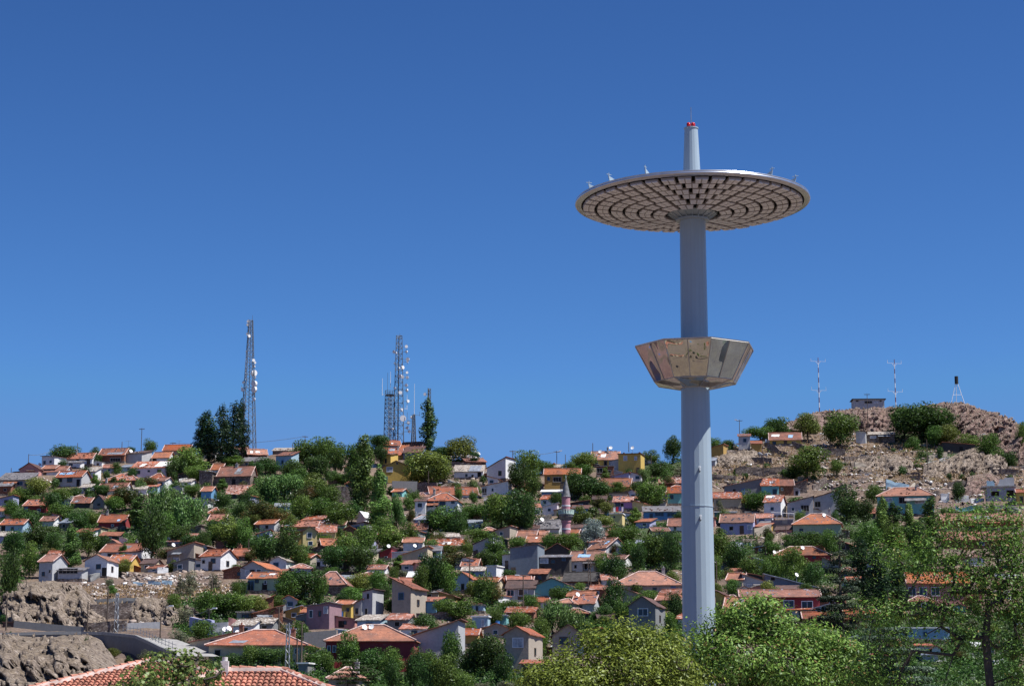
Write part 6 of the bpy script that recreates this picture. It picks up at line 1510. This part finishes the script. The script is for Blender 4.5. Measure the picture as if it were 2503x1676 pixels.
RW(206,1540,310,1540,26,'lower stone retaining wall right behind the road on the left','ST',.12,name='retaining_wall',cat='retaining wall')
RW(34,1538,206,1540,15,'long low concrete wall behind the road at the far left','CONC' if 0 else 'GY',.08,smooth=True,name='retaining_wall',cat='retaining wall')
RW(310,1538,392,1536,16,'pale grey wall behind the road bend','PG',.1,smooth=True,name='retaining_wall',cat='retaining wall')
RW(470,1440,560,1438,10,'dry stone footing between the ruins and the green house','ST',.5)
RW(1310,1282,1345,1264,14,'dark bank wall left of the minaret balcony','DK',.3)
RW(782,1640,800,1650,14,'grey yard wall at the lower centre left','GY',.1)
RW(1300,1595,1350,1596,20,'brick and concrete yard wall between the two beige gables','BR',.1)
RW(640,1590,700,1590,8,'low white kerb wall behind the dark shrubs','PG',.1)
RW(812,1572,846,1540,18,'whitewashed rubble wall left of the long crimson house','ST',.2)
gw = random.Random(44)
for k in range(64):
    x = gw.uniform(1745, 2480); y = gw.uniform(1085, 1195) if x < 2300 else gw.uniform(1100, 1175)
    if 2030 < x < 2330 and y > 1175: y -= 30
    L_ = gw.uniform(18, 60); RW(x, y, x+L_, y+gw.uniform(-5, 5), gw.uniform(8, 19), None, gw.choice(['ST', 'ST', 'ST', 'BG', 'PG']), gw.uniform(.3, .7), .5, group='terrace walls on the bare slope')
for k in range(26): (lambda x, y, w_: tree(x, y-w_*.8, y, w_, 'bush'))(gw.uniform(1745, 2490), gw.uniform(1060, 1185), gw.uniform(12, 30))
# ruined white house on the right
def ruin():
    b = at(2448, 1224); m = mpp(b[1], b[2]); o = empty('ruined_house', tuple(b), R(-8)); tag(o, uniq(['white ruined concrete house with empty windows and a broken upper storey near the right edge']), 'ruined house'); LAND.append((2448, 1200, 'white ruined house')); Wm = wallmat('PG'); h = 34*m; w_ = 34*m
    PADS.append((b[0], b[1]+3, w_, 3, R(-8), b[2]))
    wl = MB(); xs = [-w_, -24*m, -5*m, 13*m, 31*m, w_]
    wl.box(xs[0], xs[1], 0, .3, -2, h).box(xs[1], xs[2], 0, .3, -2, 12*m).box(xs[1], xs[2], 0, .3, 24*m, h).box(xs[2], xs[3], 0, .3, -2, h).box(xs[3], xs[4], 0, .3, -2, 8*m).box(xs[3], xs[4], 0, .3, 26*m, h).box(xs[4], xs[5], 0, .3, -2, h)
    wl.box(-w_, -w_+.3, .3, 6, -2, h).box(w_-.3, w_, .3, 6, -2, h).box(-w_+.3, w_-.3, 5.7, 6, -2, h).build('wall', Wm, o)
    MB().box(-w_-12*m, w_+.3, -.5, 6.3, h+.003, h+.35).build('floor_slab', M_CONC, o)
    MB().extrude([(-9*m,h+.353),(w_,h+.353),(w_,h+24*m),(w_-6*m,h+26*m),(12*m,h+25*m),(8*m,h+21*m),(0,h+22*m),(-3*m,h+12*m)], 'y', 2, 2.3).build('broken_wall', Wm, o)
    MB().extrude([(-33*m,h+.353),(-14*m,h+.353),(-14*m,h+12*m),(-18*m,h+17*m),(-24*m,h+16*m),(-33*m,h+18*m)], 'y', 1, 1.3).build('broken_wall', wallmat('LB'), o)
ruin()
# ================================================================== road, viaduct
def road():
    P = [(-60,1556,346),(10,1554,347),(60,1553,347),(130,1551,347),(200,1551,347),(255,1552,346),(300,1556,343),(335,1560,338),(365,1573,330),(395,1588,322),(430,1602,312)]
    C_ = [pt(*p) for p in P]; top = MB(); par = MB(); wal = MB(); rail = MB(); cps = MB(); wid = 6.5
    vs = []; pv = None
    for i, c in enumerate(C_):
        d = (C_[min(i+1, len(C_)-1)]-C_[max(i-1, 0)]); d.z = 0; d.normalize(); nrm = Vector((d.y, -d.x, 0)); 
        if i < 0: pass
        cur = [c, c-nrm*wid, nrm]
        if pv:
            a, b2, n1 = pv; c1, c2, n2 = cur
            top.add([a, c1, c2, b2], [(0,1,2,3)])
            e = Vector((0,0,1)); wal.add([a+n1*.25-e*11, c1+n2*.25-e*11, c1+n2*.25+e*.05, a+n1*.25+e*.05, a-n1*.25-e*11, c1-n2*.25-e*11, c1-n2*.25+e*.05, a-n1*.25+e*.05], [(0,1,2,3),(7,6,5,4),(3,2,6,7),(0,3,7,4),(1,5,6,2)])
            cps.add([a+n1*.4+e*.06, c1+n2*.4+e*.06, c1+n2*.4+e*.55, a+n1*.4+e*.55, a-n1*.1+e*.06, c1-n2*.1+e*.06, c1-n2*.1+e*.55, a-n1*.1+e*.55], [(0,1,2,3),(7,6,5,4),(3,2,6,7),(0,4,5,1)])
            if i > 6:
                for hh in (.5, 1.0): rail.tube(a+e*(.55+hh), c1+e*(.55+hh), .035, .035, 5)
                for q in range(4): p = a.lerp(c1, q/4); rail.tube(p+e*.8, p+e*1.9, .04, .04, 5)
        pv = cur
    tag(top.build('road', plain('worn_asphalt', (.30,.29,.28), .9, 0, .15)), kind='structure')
    o = empty('road_viaduct', C_[4]); inv = -Vector(C_[4])
    for mb_, nm, mt in ((wal, 'retaining_wall', plaster('viaduct', (.17,.18,.20), .4)), (cps, 'parapet', plaster('parapet', (.30,.30,.30), .5)), (rail, 'railing', M_STEEL)):
        mb_.build(nm, mt, o, False, inv)
    tag(o, uniq(['curving grey concrete viaduct wall with a parapet carrying the road at lower left']), 'viaduct')
road()
# small kiosk and cabinet at the road
def cab(px, row, w_, h_, name, label, mat, roofm):
    b = pt(px, row, at(px, row)[1]+4); m = mpp(b.y, b.z); o = empty(name, b); tag(o, uniq([label]), 'cabinet' if 'cabinet' in name else 'hut'); a, c = w_*m/2, h_*m
    MB().box(-a, a, -.7, .7, -1, c).build('body', mat, o); MB().box(-a-.15, a+.15, -.85, .85, c+.003, c+.15).build('roof', roofm, o); MB().box(-a*.6, a*.6, -.74, -.7, .1, c*.85).build('door', M_STEEL if 'cabinet' in name else M_WOOD, o)
cab(249, 1541, 13, 15, 'electrical_cabinet', 'small pale metal cabinet on the roadside at lower left', plain('cabinet_paint', (.5,.55,.58), .5), M_STEEL)
cab(21, 1545, 26, 24, 'roadside_hut', 'small rust-brown hut at the far left end of the road', plain('brown_sheet', (.09,.04,.03), .7), ROOFM['d']())
# ================================================================== rocks
RM = rock_mat('pink', (.12,.075,.065), (.28,.18,.155), (.42,.33,.29)); RM2 = rock_mat('grey', (.11,.085,.075), (.31,.245,.195), (.48,.41,.345))
cliff_face('crag', [(1985,1004),(2040,999),(2085,1000),(2160,998),(2200,1002),(2250,1002)], [(1985,1034),(2100,1050),(2250,1052)], RM, 1, .8)
cliff_face('crag', [(2225,1010),(2270,992),(2310,984),(2345,983),(2375,986),(2400,1000),(2425,1024),(2450,1022),(2480,1044),(2520,1090)], [(2225,1050),(2330,1092),(2420,1108),(2520,1150)], RM, 2, 1.)
cliff_face('crag', [(1880,1030),(1930,1024),(1985,1014),(2010,1012)], [(1880,1048),(2010,1050)], RM, 3, .5)
cliff_face('slope_rocks', [(2305,1128),(2340,1108),(2380,1098),(2420,1110),(2460,1128)], [(2305,1156),(2400,1160),(2460,1156)], RM2, 4, .75)
cliff_face('slope_rocks', [(2080,1128),(2130,1118),(2180,1116),(2230,1128)], [(2080,1150),(2230,1156)], RM2, 5, .5)
cliff_face('slope_rocks', [(2255,1136),(2290,1130),(2320,1134)], [(2255,1166),(2320,1166)], RM2, 6, .5)
cliff_face('slope_rocks', [(2360,1166),(2400,1160),(2440,1166)], [(2360,1202),(2440,1200)], RM, 7, .5)
cliff_face('slope_rocks', [(1740,1112),(1790,1106),(1850,1102)], [(1740,1140),(1850,1130)], RM2, 8, .5)
cliff_face('slope_rocks', [(1850,1318),(1890,1306),(1940,1308)], [(1850,1350),(1940,1345)], RM2, 9, .4)
cliff_face('cliff', [(22,1470),(50,1440),(90,1428),(150,1424),(210,1436),(240,1470),(262,1500)], [(22,1540),(120,1540),(262,1538)], RM2, 10, 1.)
cliff_face('cliff', [(322,1480),(350,1462),(400,1466),(450,1478),(500,1500)], [(322,1528),(500,1530)], RM2, 11, .8)
cliff_face('lower_cliff', [(-60,1558),(60,1559),(170,1562),(220,1554),(262,1560),(286,1600),(300,1640)], [(-60,1730),(100,1730),(300,1700)], RM2, 12, 1.25)
# ================================================================== loose stuff
m_, n_, b_ = newmat('broken_stone'); at2 = n_.nodes.new('ShaderNodeAttribute'); at2.attribute_name = 'tone'; n_.links.new(ramp(n_, at2.outputs['Fac'], [(0, (.14,.10,.09)), (.35, (.25,.19,.155)), (.6, (.33,.27,.235)), (.85, (.40,.36,.33)), (.97, (.66,.66,.66))]), b_.inputs['Base Color']); b_.inputs['Roughness'].default_value = .95
rubble('rubble', [(1740,1080,2060,1185),(1990,1030,2330,1190),(2060,1070,2503,1215),(2290,1190,2503,1256),(1840,1290,1945,1345),(300,1395,560,1450),(320,1400,430,1440),(40,1425,300,1470),(320,1455,430,1525),(440,1425,590,1470),(1100,1150,1200,1195),(215,1150,300,1190),(180,1190,240,1215)], 15000, .10, .62, m_, 4)
rubble('roof_debris', [(1100,1139,1180,1147)], 60, .1, .25, m_, 9)
bpy.data.objects['roof_debris'].location.z = 3.2
scatter_leaves('weeds', YARD, 5200, .75, 18, 'mid', 21, .34, .8, 1.2)
DG = foliage('straw', (.20,.14,.06), (.46,.34,.18))
def grass(name, zones, n, seed):
    g = np.random.default_rng(seed); ar = np.array([(z[2]-z[0])*(z[3]-z[1]) for z in zones], float); k = g.choice(len(zones), n, p=ar/ar.sum()); Z = np.array(zones)[k]
    P = at_many(Z[:, 0]+(Z[:, 2]-Z[:, 0])*g.random(n), Z[:, 1]+(Z[:, 3]-Z[:, 1])*g.random(n)); per = 6; Q = np.repeat(P, per, 0)+g.normal(0, .45, (n*per, 3))*np.array([1,1,.1])
    h = g.uniform(.2, .55, n*per)[:, None]; s = g.normal(0, .3, (n*per, 3)); s[:, 2] = 1; w_ = g.normal(0, 1, (n*per, 3)); w_[:, 2] = 0; w_ /= np.linalg.norm(w_, axis=1)[:, None]; w_ *= .12
    V = np.stack([Q-w_, Q+w_, Q+s*h+w_*.3, Q+s*h-w_*.3], 1).reshape(-1, 3); me = npmesh(name, V, np.arange(4*n*per).reshape(-1, 4), DG, np.repeat(g.random(n), per)); tag(link(name, me), kind='stuff')
grass('dry_grass', [(1740,1085,2010,1180),(1960,1040,2010,1080),(2020,1060,2330,1180),(2300,1140,2503,1180),(40,1430,300,1500),(60,1470,200,1530),(1850,1310,1945,1340),(590,1520,700,1550),(200,1150,260,1215),(2300,1000,2460,1100),(2060,1004,2200,1030),(300,1430,560,1470),(560,1525,680,1550),(1000,1070,1130,1100)], 4200, 3)
scatter_leaves('undergrowth', GZ, 6500, 1.7, 34, 'dark', 8, .42, .95)
scatter_leaves('scrub', GZ+[(1740,1080,2300,1190),(200,1150,300,1215),(2290,1000,2503,1100)], 2600, 1.15, 26, 'mid', 12, .36, .9)
# ================================================================== two near tiled roofs
M_NT = plain('near_roof_tile', (.41,.165,.11), .85, 0, .3); M_MORT = plain('hip_mortar', (.52,.40,.36), .95, 0, .25)
def near_house(px0, px1, ridge_row, Y, D, half, rise, label, extra):
    c = pt((px0+px1)/2, ridge_row, Y); m = mpp(Y, c.z); rl = (px1-px0)*m/2; W = rl+half; o = empty('tiled_house', (c.x, Y-D/2, 0)); tag(o, uniq([label]), 'house'); ze = c.z-rise
    MB().box(-W+.5, W-.5, .5, D-.5, -1, ze-.02).build('wall', wallmat('CM'), o)
    for x in (-W*.5, W*.1, W*.6): window(o, x, ze-1.6, 1.1, 1.2, .5)
    tb = MB(); ux, uy, pitch, cw = 0, 0, math.atan2(rise, D/2), .235; sl_ = math.hypot(rise, D/2); rows = int(sl_/.36); rg = random.Random(int(px0))
    ti = MB(); ti.add([(-W,0,ze),(W,0,ze),(rl,D/2,c.z),(-rl,D/2,c.z),(W,D,ze),(-W,D,ze)], [(0,1,2,3),(4,5,3,2),(1,4,2),(5,0,3)])
    def course(A, B_, T0, T1):
        """barrel tiles on the plane with eave A-B_ and top T0-T1"""
        A, B_, T0, T1 = map(Vector, (A, B_, T0, T1)); e = (B_-A).normalized(); up = ((T0+T1)/2-(A+B_)/2); up = (up-e*up.dot(e)); Ls = up.length; up.normalize(); nn = e.cross(up); Le = (B_-A).length
        ta, tb_ = (T0-A).dot(e), (T1-A).dot(e); nr = int(Ls/.36)
        for r in range(nr):
            v0 = r/nr; v1 = (r+1.22)/nr; x0 = ta*min(1, (v0+.02)); x1 = Le-(Le-tb_)*min(1, (v0+.02)); k0 = math.ceil(x0/cw); k1 = int(x1/cw)
            for k in range(k0, k1+1):
                j = rg.uniform(-.018, .018); jz = rg.uniform(0, .02); vs = []
                for (v, rr, lift) in ((v0, .105, .055), (min(v1, 1.), .085, .0)):
                    for q in range(6):
                        a = math.pi*q/5; vs.append(A+e*(k*cw+j+rr*math.cos(a))+up*(v*Ls)+nn*(rr*math.sin(a)*.85+lift+jz))
                tb.add(vs, [(q, q+1, q+7, q+6) for q in range(5)]+[(5,4,3,2,1,0)])
    course((-W,0,ze),(W,0,ze),(-rl,D/2,c.z),(rl,D/2,c.z)); course((W,0,ze),(W,D,ze),(rl,D/2,c.z),(rl,D/2,c.z)); course((-W,D,ze),(-W,0,ze),(-rl,D/2,c.z),(-rl,D/2,c.z))
    ro = ti.build('roof', plain('tile_bed', (.12,.05,.035), .95), o); tb.build('roof_tiles', M_NT, ro)
    cp = MB(); cm = MB()
    for a, b2 in (((-rl,D/2,c.z),(rl,D/2,c.z)), ((-W,0,ze),(-rl,D/2,c.z)), ((W,0,ze),(rl,D/2,c.z))):
        a, b2 = Vector(a), Vector(b2); n_ = max(1, int((b2-a).length/.36))
        for i in range(n_): p, q = a.lerp(b2, i/n_), a.lerp(b2, (i+1)/n_); jj = Vector((rg.uniform(-.03,.03), 0, rg.uniform(0,.04))); cp.tube(p+Vector((0,0,.12))+jj, q+Vector((0,0,.09))+jj, .135, .11, 9); cm.tube(p+Vector((0,0,.03)), q+Vector((0,0,.03)), .19, .19, 7)
    cp.build('ridge_tiles', plain('pale_ridge_tile', (.46,.20,.14), .9, 0, .3), ro); cm.build('mortar', M_MORT, ro)
    if extra: MB().box(-.16,.16,-.16,.16,-.2,.45).tube((0,0,.45),(0,0,.62),.12,.12,10).build('chimney', plaster('white_stack', (.72,.70,.68), .3), ro, False, (-rl+.1, D/2-.2, c.z))
    return o
near_house(545, 690, 1641, 92, 8, 4.6, 1.75, 'near red barrel-tiled hip roof with pale mortar hips at the bottom left centre', True)
near_house(362, 425, 1619, 99, 11, 6.2, 1.85, 'near red barrel-tiled roof sloping down to the bottom left corner behind the plane tree', False)
# ================================================================== near trees
def lobes_px(spec, Y0):
    out = []
    for (px, row, wp, hp, dy) in spec: c = pt(px, row, Y0+dy); m = mpp(Y0, c.z); out.append((c.x, c.y, c.z, wp*m/2, wp*m/2*.9, hp*m/2))
    return out
PL = leafmat('mid')
M_PLANE = foliage('plane', (.05,.085,.02), (.19,.27,.07)); M_YEL = foliage('yellowing', (.06,.09,.015), (.25,.30,.05)); M_LOC = foliage('locust', (.04,.075,.016), (.17,.26,.05), None, (.26,.15,.07)); M_LOC2 = foliage('locust_pale', (.04,.075,.016), (.19,.29,.05), None, (.30,.17,.07))
PC = foliage('pod', (.12,.06,.03), (.32,.17,.08))
near_tree('plane_tree', 'near plane tree with large lobed leaves in front of the tiled roofs at lower left', (pt(400,1676,74).x, 74, 0), lobes_px([(400,1640,150,70,0),(345,1665,120,70,-1),(470,1650,120,80,0),(430,1610,90,60,0),(500,1690,150,80,1),(300,1690,90,60,0),(520,1640,60,60,0),(380,1605,60,30,0),(600,1690,160,30,0),(470,1600,50,40,.5),(395,1700,260,80,0),(750,1690,50,24,0)], 74), 3600, .17, M_PLANE, 60, .16, True, seed=5)
near_tree('yellowing_tree', 'near bushy tree with yellow-green leaves at the bottom centre left of the mast', (pt(1500,1676,88).x, 88, 0), lobes_px([(1400,1630,110,80,0),(1470,1590,110,90,0),(1540,1580,120,90,0),(1600,1600,110,90,0),(1350,1670,130,80,0),(1430,1680,160,100,-1),(1530,1660,180,120,-1),(1640,1640,110,110,0),(1660,1690,140,80,0),(1515,1535,40,34,0),(1365,1622,40,44,0),(1590,1555,44,34,0),(1440,1562,40,40,0),(1310,1665,60,50,0),(1650,1570,50,40,0)], 88), 34000, .12, M_YEL, 100, .18, clump=420, seed=6)
near_tree('locust_tree', 'near feathery green locust tree at the foot of the mast', (pt(1850,1676,100).x, 100, 0), lobes_px([(1740,1560,120,90,0),(1820,1520,130,90,0),(1900,1540,140,90,0),(1980,1570,130,90,0),(1700,1620,120,110,0),(1800,1620,180,130,-1),(1920,1640,200,140,-1),(2030,1620,120,110,0),(2080,1670,120,90,0),(1850,1480,80,40,0),(1680,1680,120,90,0),(1780,1500,50,30,0),(1890,1495,60,30,0),(2060,1590,70,40,0)], 100), 36000, .13, M_LOC, 130, .2, clump=620, seed=7, asp=2.1)
TR = [(2450,1215,30,30,0),(2480,1270,50,50,0),(2350,1270,60,40,0),(2310,1300,60,40,0),(2480,1310,60,50,0),(2400,1290,50,40,0),(2440,1340,90,50,0),(2350,1325,60,30,0),(2260,1340,60,30,0),(2200,1345,50,30,0),(2170,1360,50,30,0),(2300,1370,60,30,0),(2240,1390,50,30,0),(2380,1400,70,40,0),(2470,1420,90,60,0),(2420,1470,70,60,0),(2340,1440,60,40,0),(2300,1490,70,40,0),(2500,1500,80,80,0),(2200,1490,50,30,0),(2140,1500,60,40,0),(2360,1550,60,40,0),(2480,1580,80,50,0),(2200,1560,50,30,0),(2420,1260,36,30,0),(2455,1240,30,26,0),(2390,1250,24,20,0),(2500,1370,60,70,0),(2110,1640,60,40,0),(2160,1600,40,26,0),(2320,1400,60,24,0),(2540,1450,80,160,0),(2490,1660,60,30,0),(2130,1660,110,50,1),(2190,1670,60,30,0)]
near_tree('bare_branched_tree', 'large near tree with bare dark branches and sparse leaves at the lower right', (pt(2425,1676,62).x, 62, 0), lobes_px(TR, 62), 30000, .07, M_LOC2, 230, .125, clump=620, seed=8, asp=2.0, top=tuple(pt(2415,1560,62)),
  extra_ends=[tuple(pt(x, y, 62+d)) for x, y, d in ((2330,1430,0),(2280,1390,1),(2420,1450,0),(2415,1400,0),(2450,1300,0),(2480,1530,-1),(2503,1510,1),(2270,1500,0),(2180,1490,1),(2230,1590,0),(2120,1590,0),(2100,1480,0),(2350,1560,0),(2310,1660,0),(2200,1640,0),(2170,1440,0),(2210,1340,0),(2440,1380,0),(2340,1370,0),(2380,1420,0),(2150,1575,1),(2260,1550,1),(2300,1530,0),(2330,1600,0),(2220,1450,0),(2130,1530,0))])
near_tree('low_cedar', 'low cedar with drooping tiers beneath the bare-branched tree', (pt(2175,1690,110).x, 110, 0), lobes_px([(2170,1540,120,14,0),(2150,1560,140,14,0),(2190,1590,150,16,0),(2230,1635,120,16,0),(2150,1610,120,14,0),(2200,1660,160,20,0),(2140,1640,100,14,0),(2240,1680,120,16,0),(2120,1680,120,20,0)], 110), 9000, .13, leafmat('cedar'), 40, .2, seed=9, asp=2.4)
blocks_on_cliffs(5000, .08, .38, RM2, 77)
rubble('yard_debris', YARD, 9000, .08, .34, m_, 31)
# laundry, tanks, railing
def laundry(px, row, wp, cols, label):
    b = at(px, row); m = mpp(b[1], b[2]); z0 = float(Hn(b[0], b[1]))+2.2; w_ = wp*m; o = empty('laundry_line', (b[0], b[1]-1, z0)); tag(o, uniq([label]), 'laundry'); n_ = len(cols)
    MB().tube((-w_/2,0,0), (w_/2,0,0), .02, .02, 4).build('line', M_DSTEEL, o)
    for sx in (-1, 1): MB().tube((sx*w_/2,0,-3), (sx*w_/2,0,.1), .05, .05, 5).build('line_post', M_WOOD, o)
    for i, c in enumerate(cols):
        x = -w_/2+w_*(i+.5)/n_; hh = rnd.uniform(.8, 1.5); q = MB(); slab(q, (x-w_/n_*.4,0,-hh), (x+w_/n_*.4,.06,-hh), (x+w_/n_*.42,0,0), (x-w_/n_*.42,0,0), .02, rnd, .03, 4, 4); q.build('cloth', plain('cloth_'+c, lin(c), .9, 0, .1), o)
laundry(1857, 1110, 12, ['#8c2338','#a02848','#7c1f38'], 'crimson cloths hanging on a line below the ochre hill hut')
laundry(1882, 1086, 26, ['#b8cde6','#dfe6ef','#8fb4dd','#e6e9ee'], 'pale blue and white laundry beside the red-roofed hill house')
laundry(1508, 1256, 34, ['#d06a9a','#e8e8ee','#b8283c','#4a4a9a','#e6d6e0'], 'mixed bright laundry on the terrace of the lilac pink house')
laundry(836, 1520, 24, ['#d8cfc8','#4a7fc0','#b9a64a'], 'white, blue and yellow laundry below the narrow ochre and brick house')
laundry(722, 1560, 26, ['#c9c4e0','#a8c4e4','#e2dfe6','#d6a8c0'], 'pale laundry on the parapet left of the tall streaked concrete wall')
def tank(px, row, r, h, col, label, name='water_tank'):
    b = at(px, row); o = MB().lathe([(r*.96, -.6), (r, 0), (r, h*.9), (r*.85, h), (r*.3, h+.06)], 18).build(name, plain('tank_'+col, lin(col), .5, 0, .08), None, True, (b[0], b[1]-.5, float(Hn(b[0], b[1])))); tag(o, uniq([label]), 'tank')
tank(1483, 1256, .55, 1.5, '#6fb6dd', 'light blue plastic barrel left of the pale yellow cellar', 'barrel'); tank(1762, 1306, .5, 1.3, '#e4e6e8', 'white round water tank left of the lavender house'); tank(1216, 1532, .4, 1.1, '#2f6fb4', 'blue barrel in the turquoise yard at lower centre', 'barrel')
A_ = at(1886, 1295); B2 = at(1942, 1298); o = empty('railing', tuple(A_)); tag(o, uniq(['white metal railing on the blotched grey retaining wall on the right slope']), 'railing'); dd = Vector(B2)-Vector(A_); hz = 28*mpp(A_[1], A_[2])
rb = MB()
for k in range(5): q = dd*k/4; rb.tube(q+Vector((0,0,hz)), q+Vector((0,0,hz+1.5)), .06, .06, 5)
for z_ in (.1, 1.5): rb.tube(Vector((0,0,hz+z_)), dd+Vector((0,0,hz+z_)), .06, .06, 5)
rb.build('rails', M_FRW, o)
# ================================================================== dishes
for d in '''413 1315 blue-white house with pale roof slabs|424 1331 beige plastered house|379 1124 little white house|320 1102 corrugated white shed-roofed house|97 1135 white box house|119 1154 low white house|524 1284 blue-white cottage|531 1284 blue-white cottage|950 1334 white sheet-clad house|1014 1333 ochre house under a rising tiled roof|1101 1447 light blue gabled house|1114 1446 light blue gabled house|1467 1103 large yellow ridge house|1546 1094 tall yellow block|1493 1094 large yellow ridge house|1498 1201 yellow house with a broad orange roof|1325 1269 grey-roofed house|1602 1423 wide orange hip-roofed house|1371 1343 dark gable with red roof|1412 1452 small house with scrap on its red roof|2257 1199 big villa|2015 1259 pale green house with orange hip roof|1893 1349 maroon house with an orange roof|1908 1348 maroon house with an orange roof|1962 1338 maroon house with an orange roof|1905 1424 dark attic with a falling orange roof|1947 1404 blue-grey loft|1938 1428 blue-grey loft|550 1537 cream low house with dishes|560 1535 cream low house with dishes|581 1545 cream low house with dishes|908 1531 long crimson house with orange hip roof|891 1532 long crimson house with orange hip roof|1162 1106 ridge-top brick house|1170 1108 ridge-top brick house|1949 1238 shabby house with a white roof patch|790 1627 small grey and white block'''.split('|'):
    a = d.split(' ', 2); dish(float(a[0]), float(a[1]), a[2], .85*mpp(400, 40)*6.2 if float(a[1]) > 1300 else .5)
by = {}
for e in DISH: by.setdefault(e[2], []).append(e)
for ref, L in by.items():
    L.sort(key=lambda e: e[0]); nm = {1: ['white'], 2: ['left-hand white', 'right-hand white'], 3: ['leftmost white', 'middle white', 'rightmost white']}[len(L)]
    for w_, e in zip(nm, L): tag(e[3], uniq([f"{w_} satellite dish on the {ref}"]), 'satellite dish', 'satellite dishes on the roofs')
# rooftop aerials
for k, (px, row, ref) in enumerate([(438,1076,'long orange-roofed house'),(314,1077,'corrugated white shed-roofed house'),(1253,1101,'bright white ridge house'),(872 if 0 else 430,1076,'long orange-roofed house'),(1600,1080,'ruined white end room')][:3]):
    b, m, W, D, h, th, pm = HOUSES[full(ref)]; p = pt(px, row, b[1]+D/2); o = empty('roof_aerial', p); tag(o, uniq([f'thin comb-shaped television aerial on the {ref}']), 'aerial', 'roof aerials'); MB().tube((0,0,-2.6), (0,0,0), .04, .03, 5).tube((-.9,0,-.1), (.9,0,-.1), .03, .03, 4).build('aerial_rod', M_DSTEEL, o)
# ================================================================== names that need landmarks, then the ground
fill()
name_trees()
for o, px, row, nm in WALLS:
    c = [f"{b_}{'yard wall' if nm == 'yard_wall' else 'terrace wall on the bare slope'}, {relate(px, row, k)}" for b_ in ('broken stone ', 'low stone ', 'short stone ', 'old stone ') for k in range(8)]
    o['label'] = uniq([x for x in c if len(x.split()) <= 16])
for o, px, row, what, lamp, lat in POLES:
    w_ = ('steel lattice utility pole' if lat else ('street lamp on a dark pole' if lamp else 'dark wooden utility pole')); c = [f"{w_} {relate(px, row, k)}" for k in range(8)]+[f"thin {w_} {relate(px, row, k)}" for k in range(8)]
    o['label'] = uniq([x for x in c if len(x.split()) <= 16]); o['category'] = 'street lamp' if lamp else 'utility pole'
    if lamp: o.name = 'street_lamp'
for o in COL.objects:
    if not o.parent and o.get('label') and '|' in o['label']: o['label'] = o['label'].replace('|', ' ')
ground()
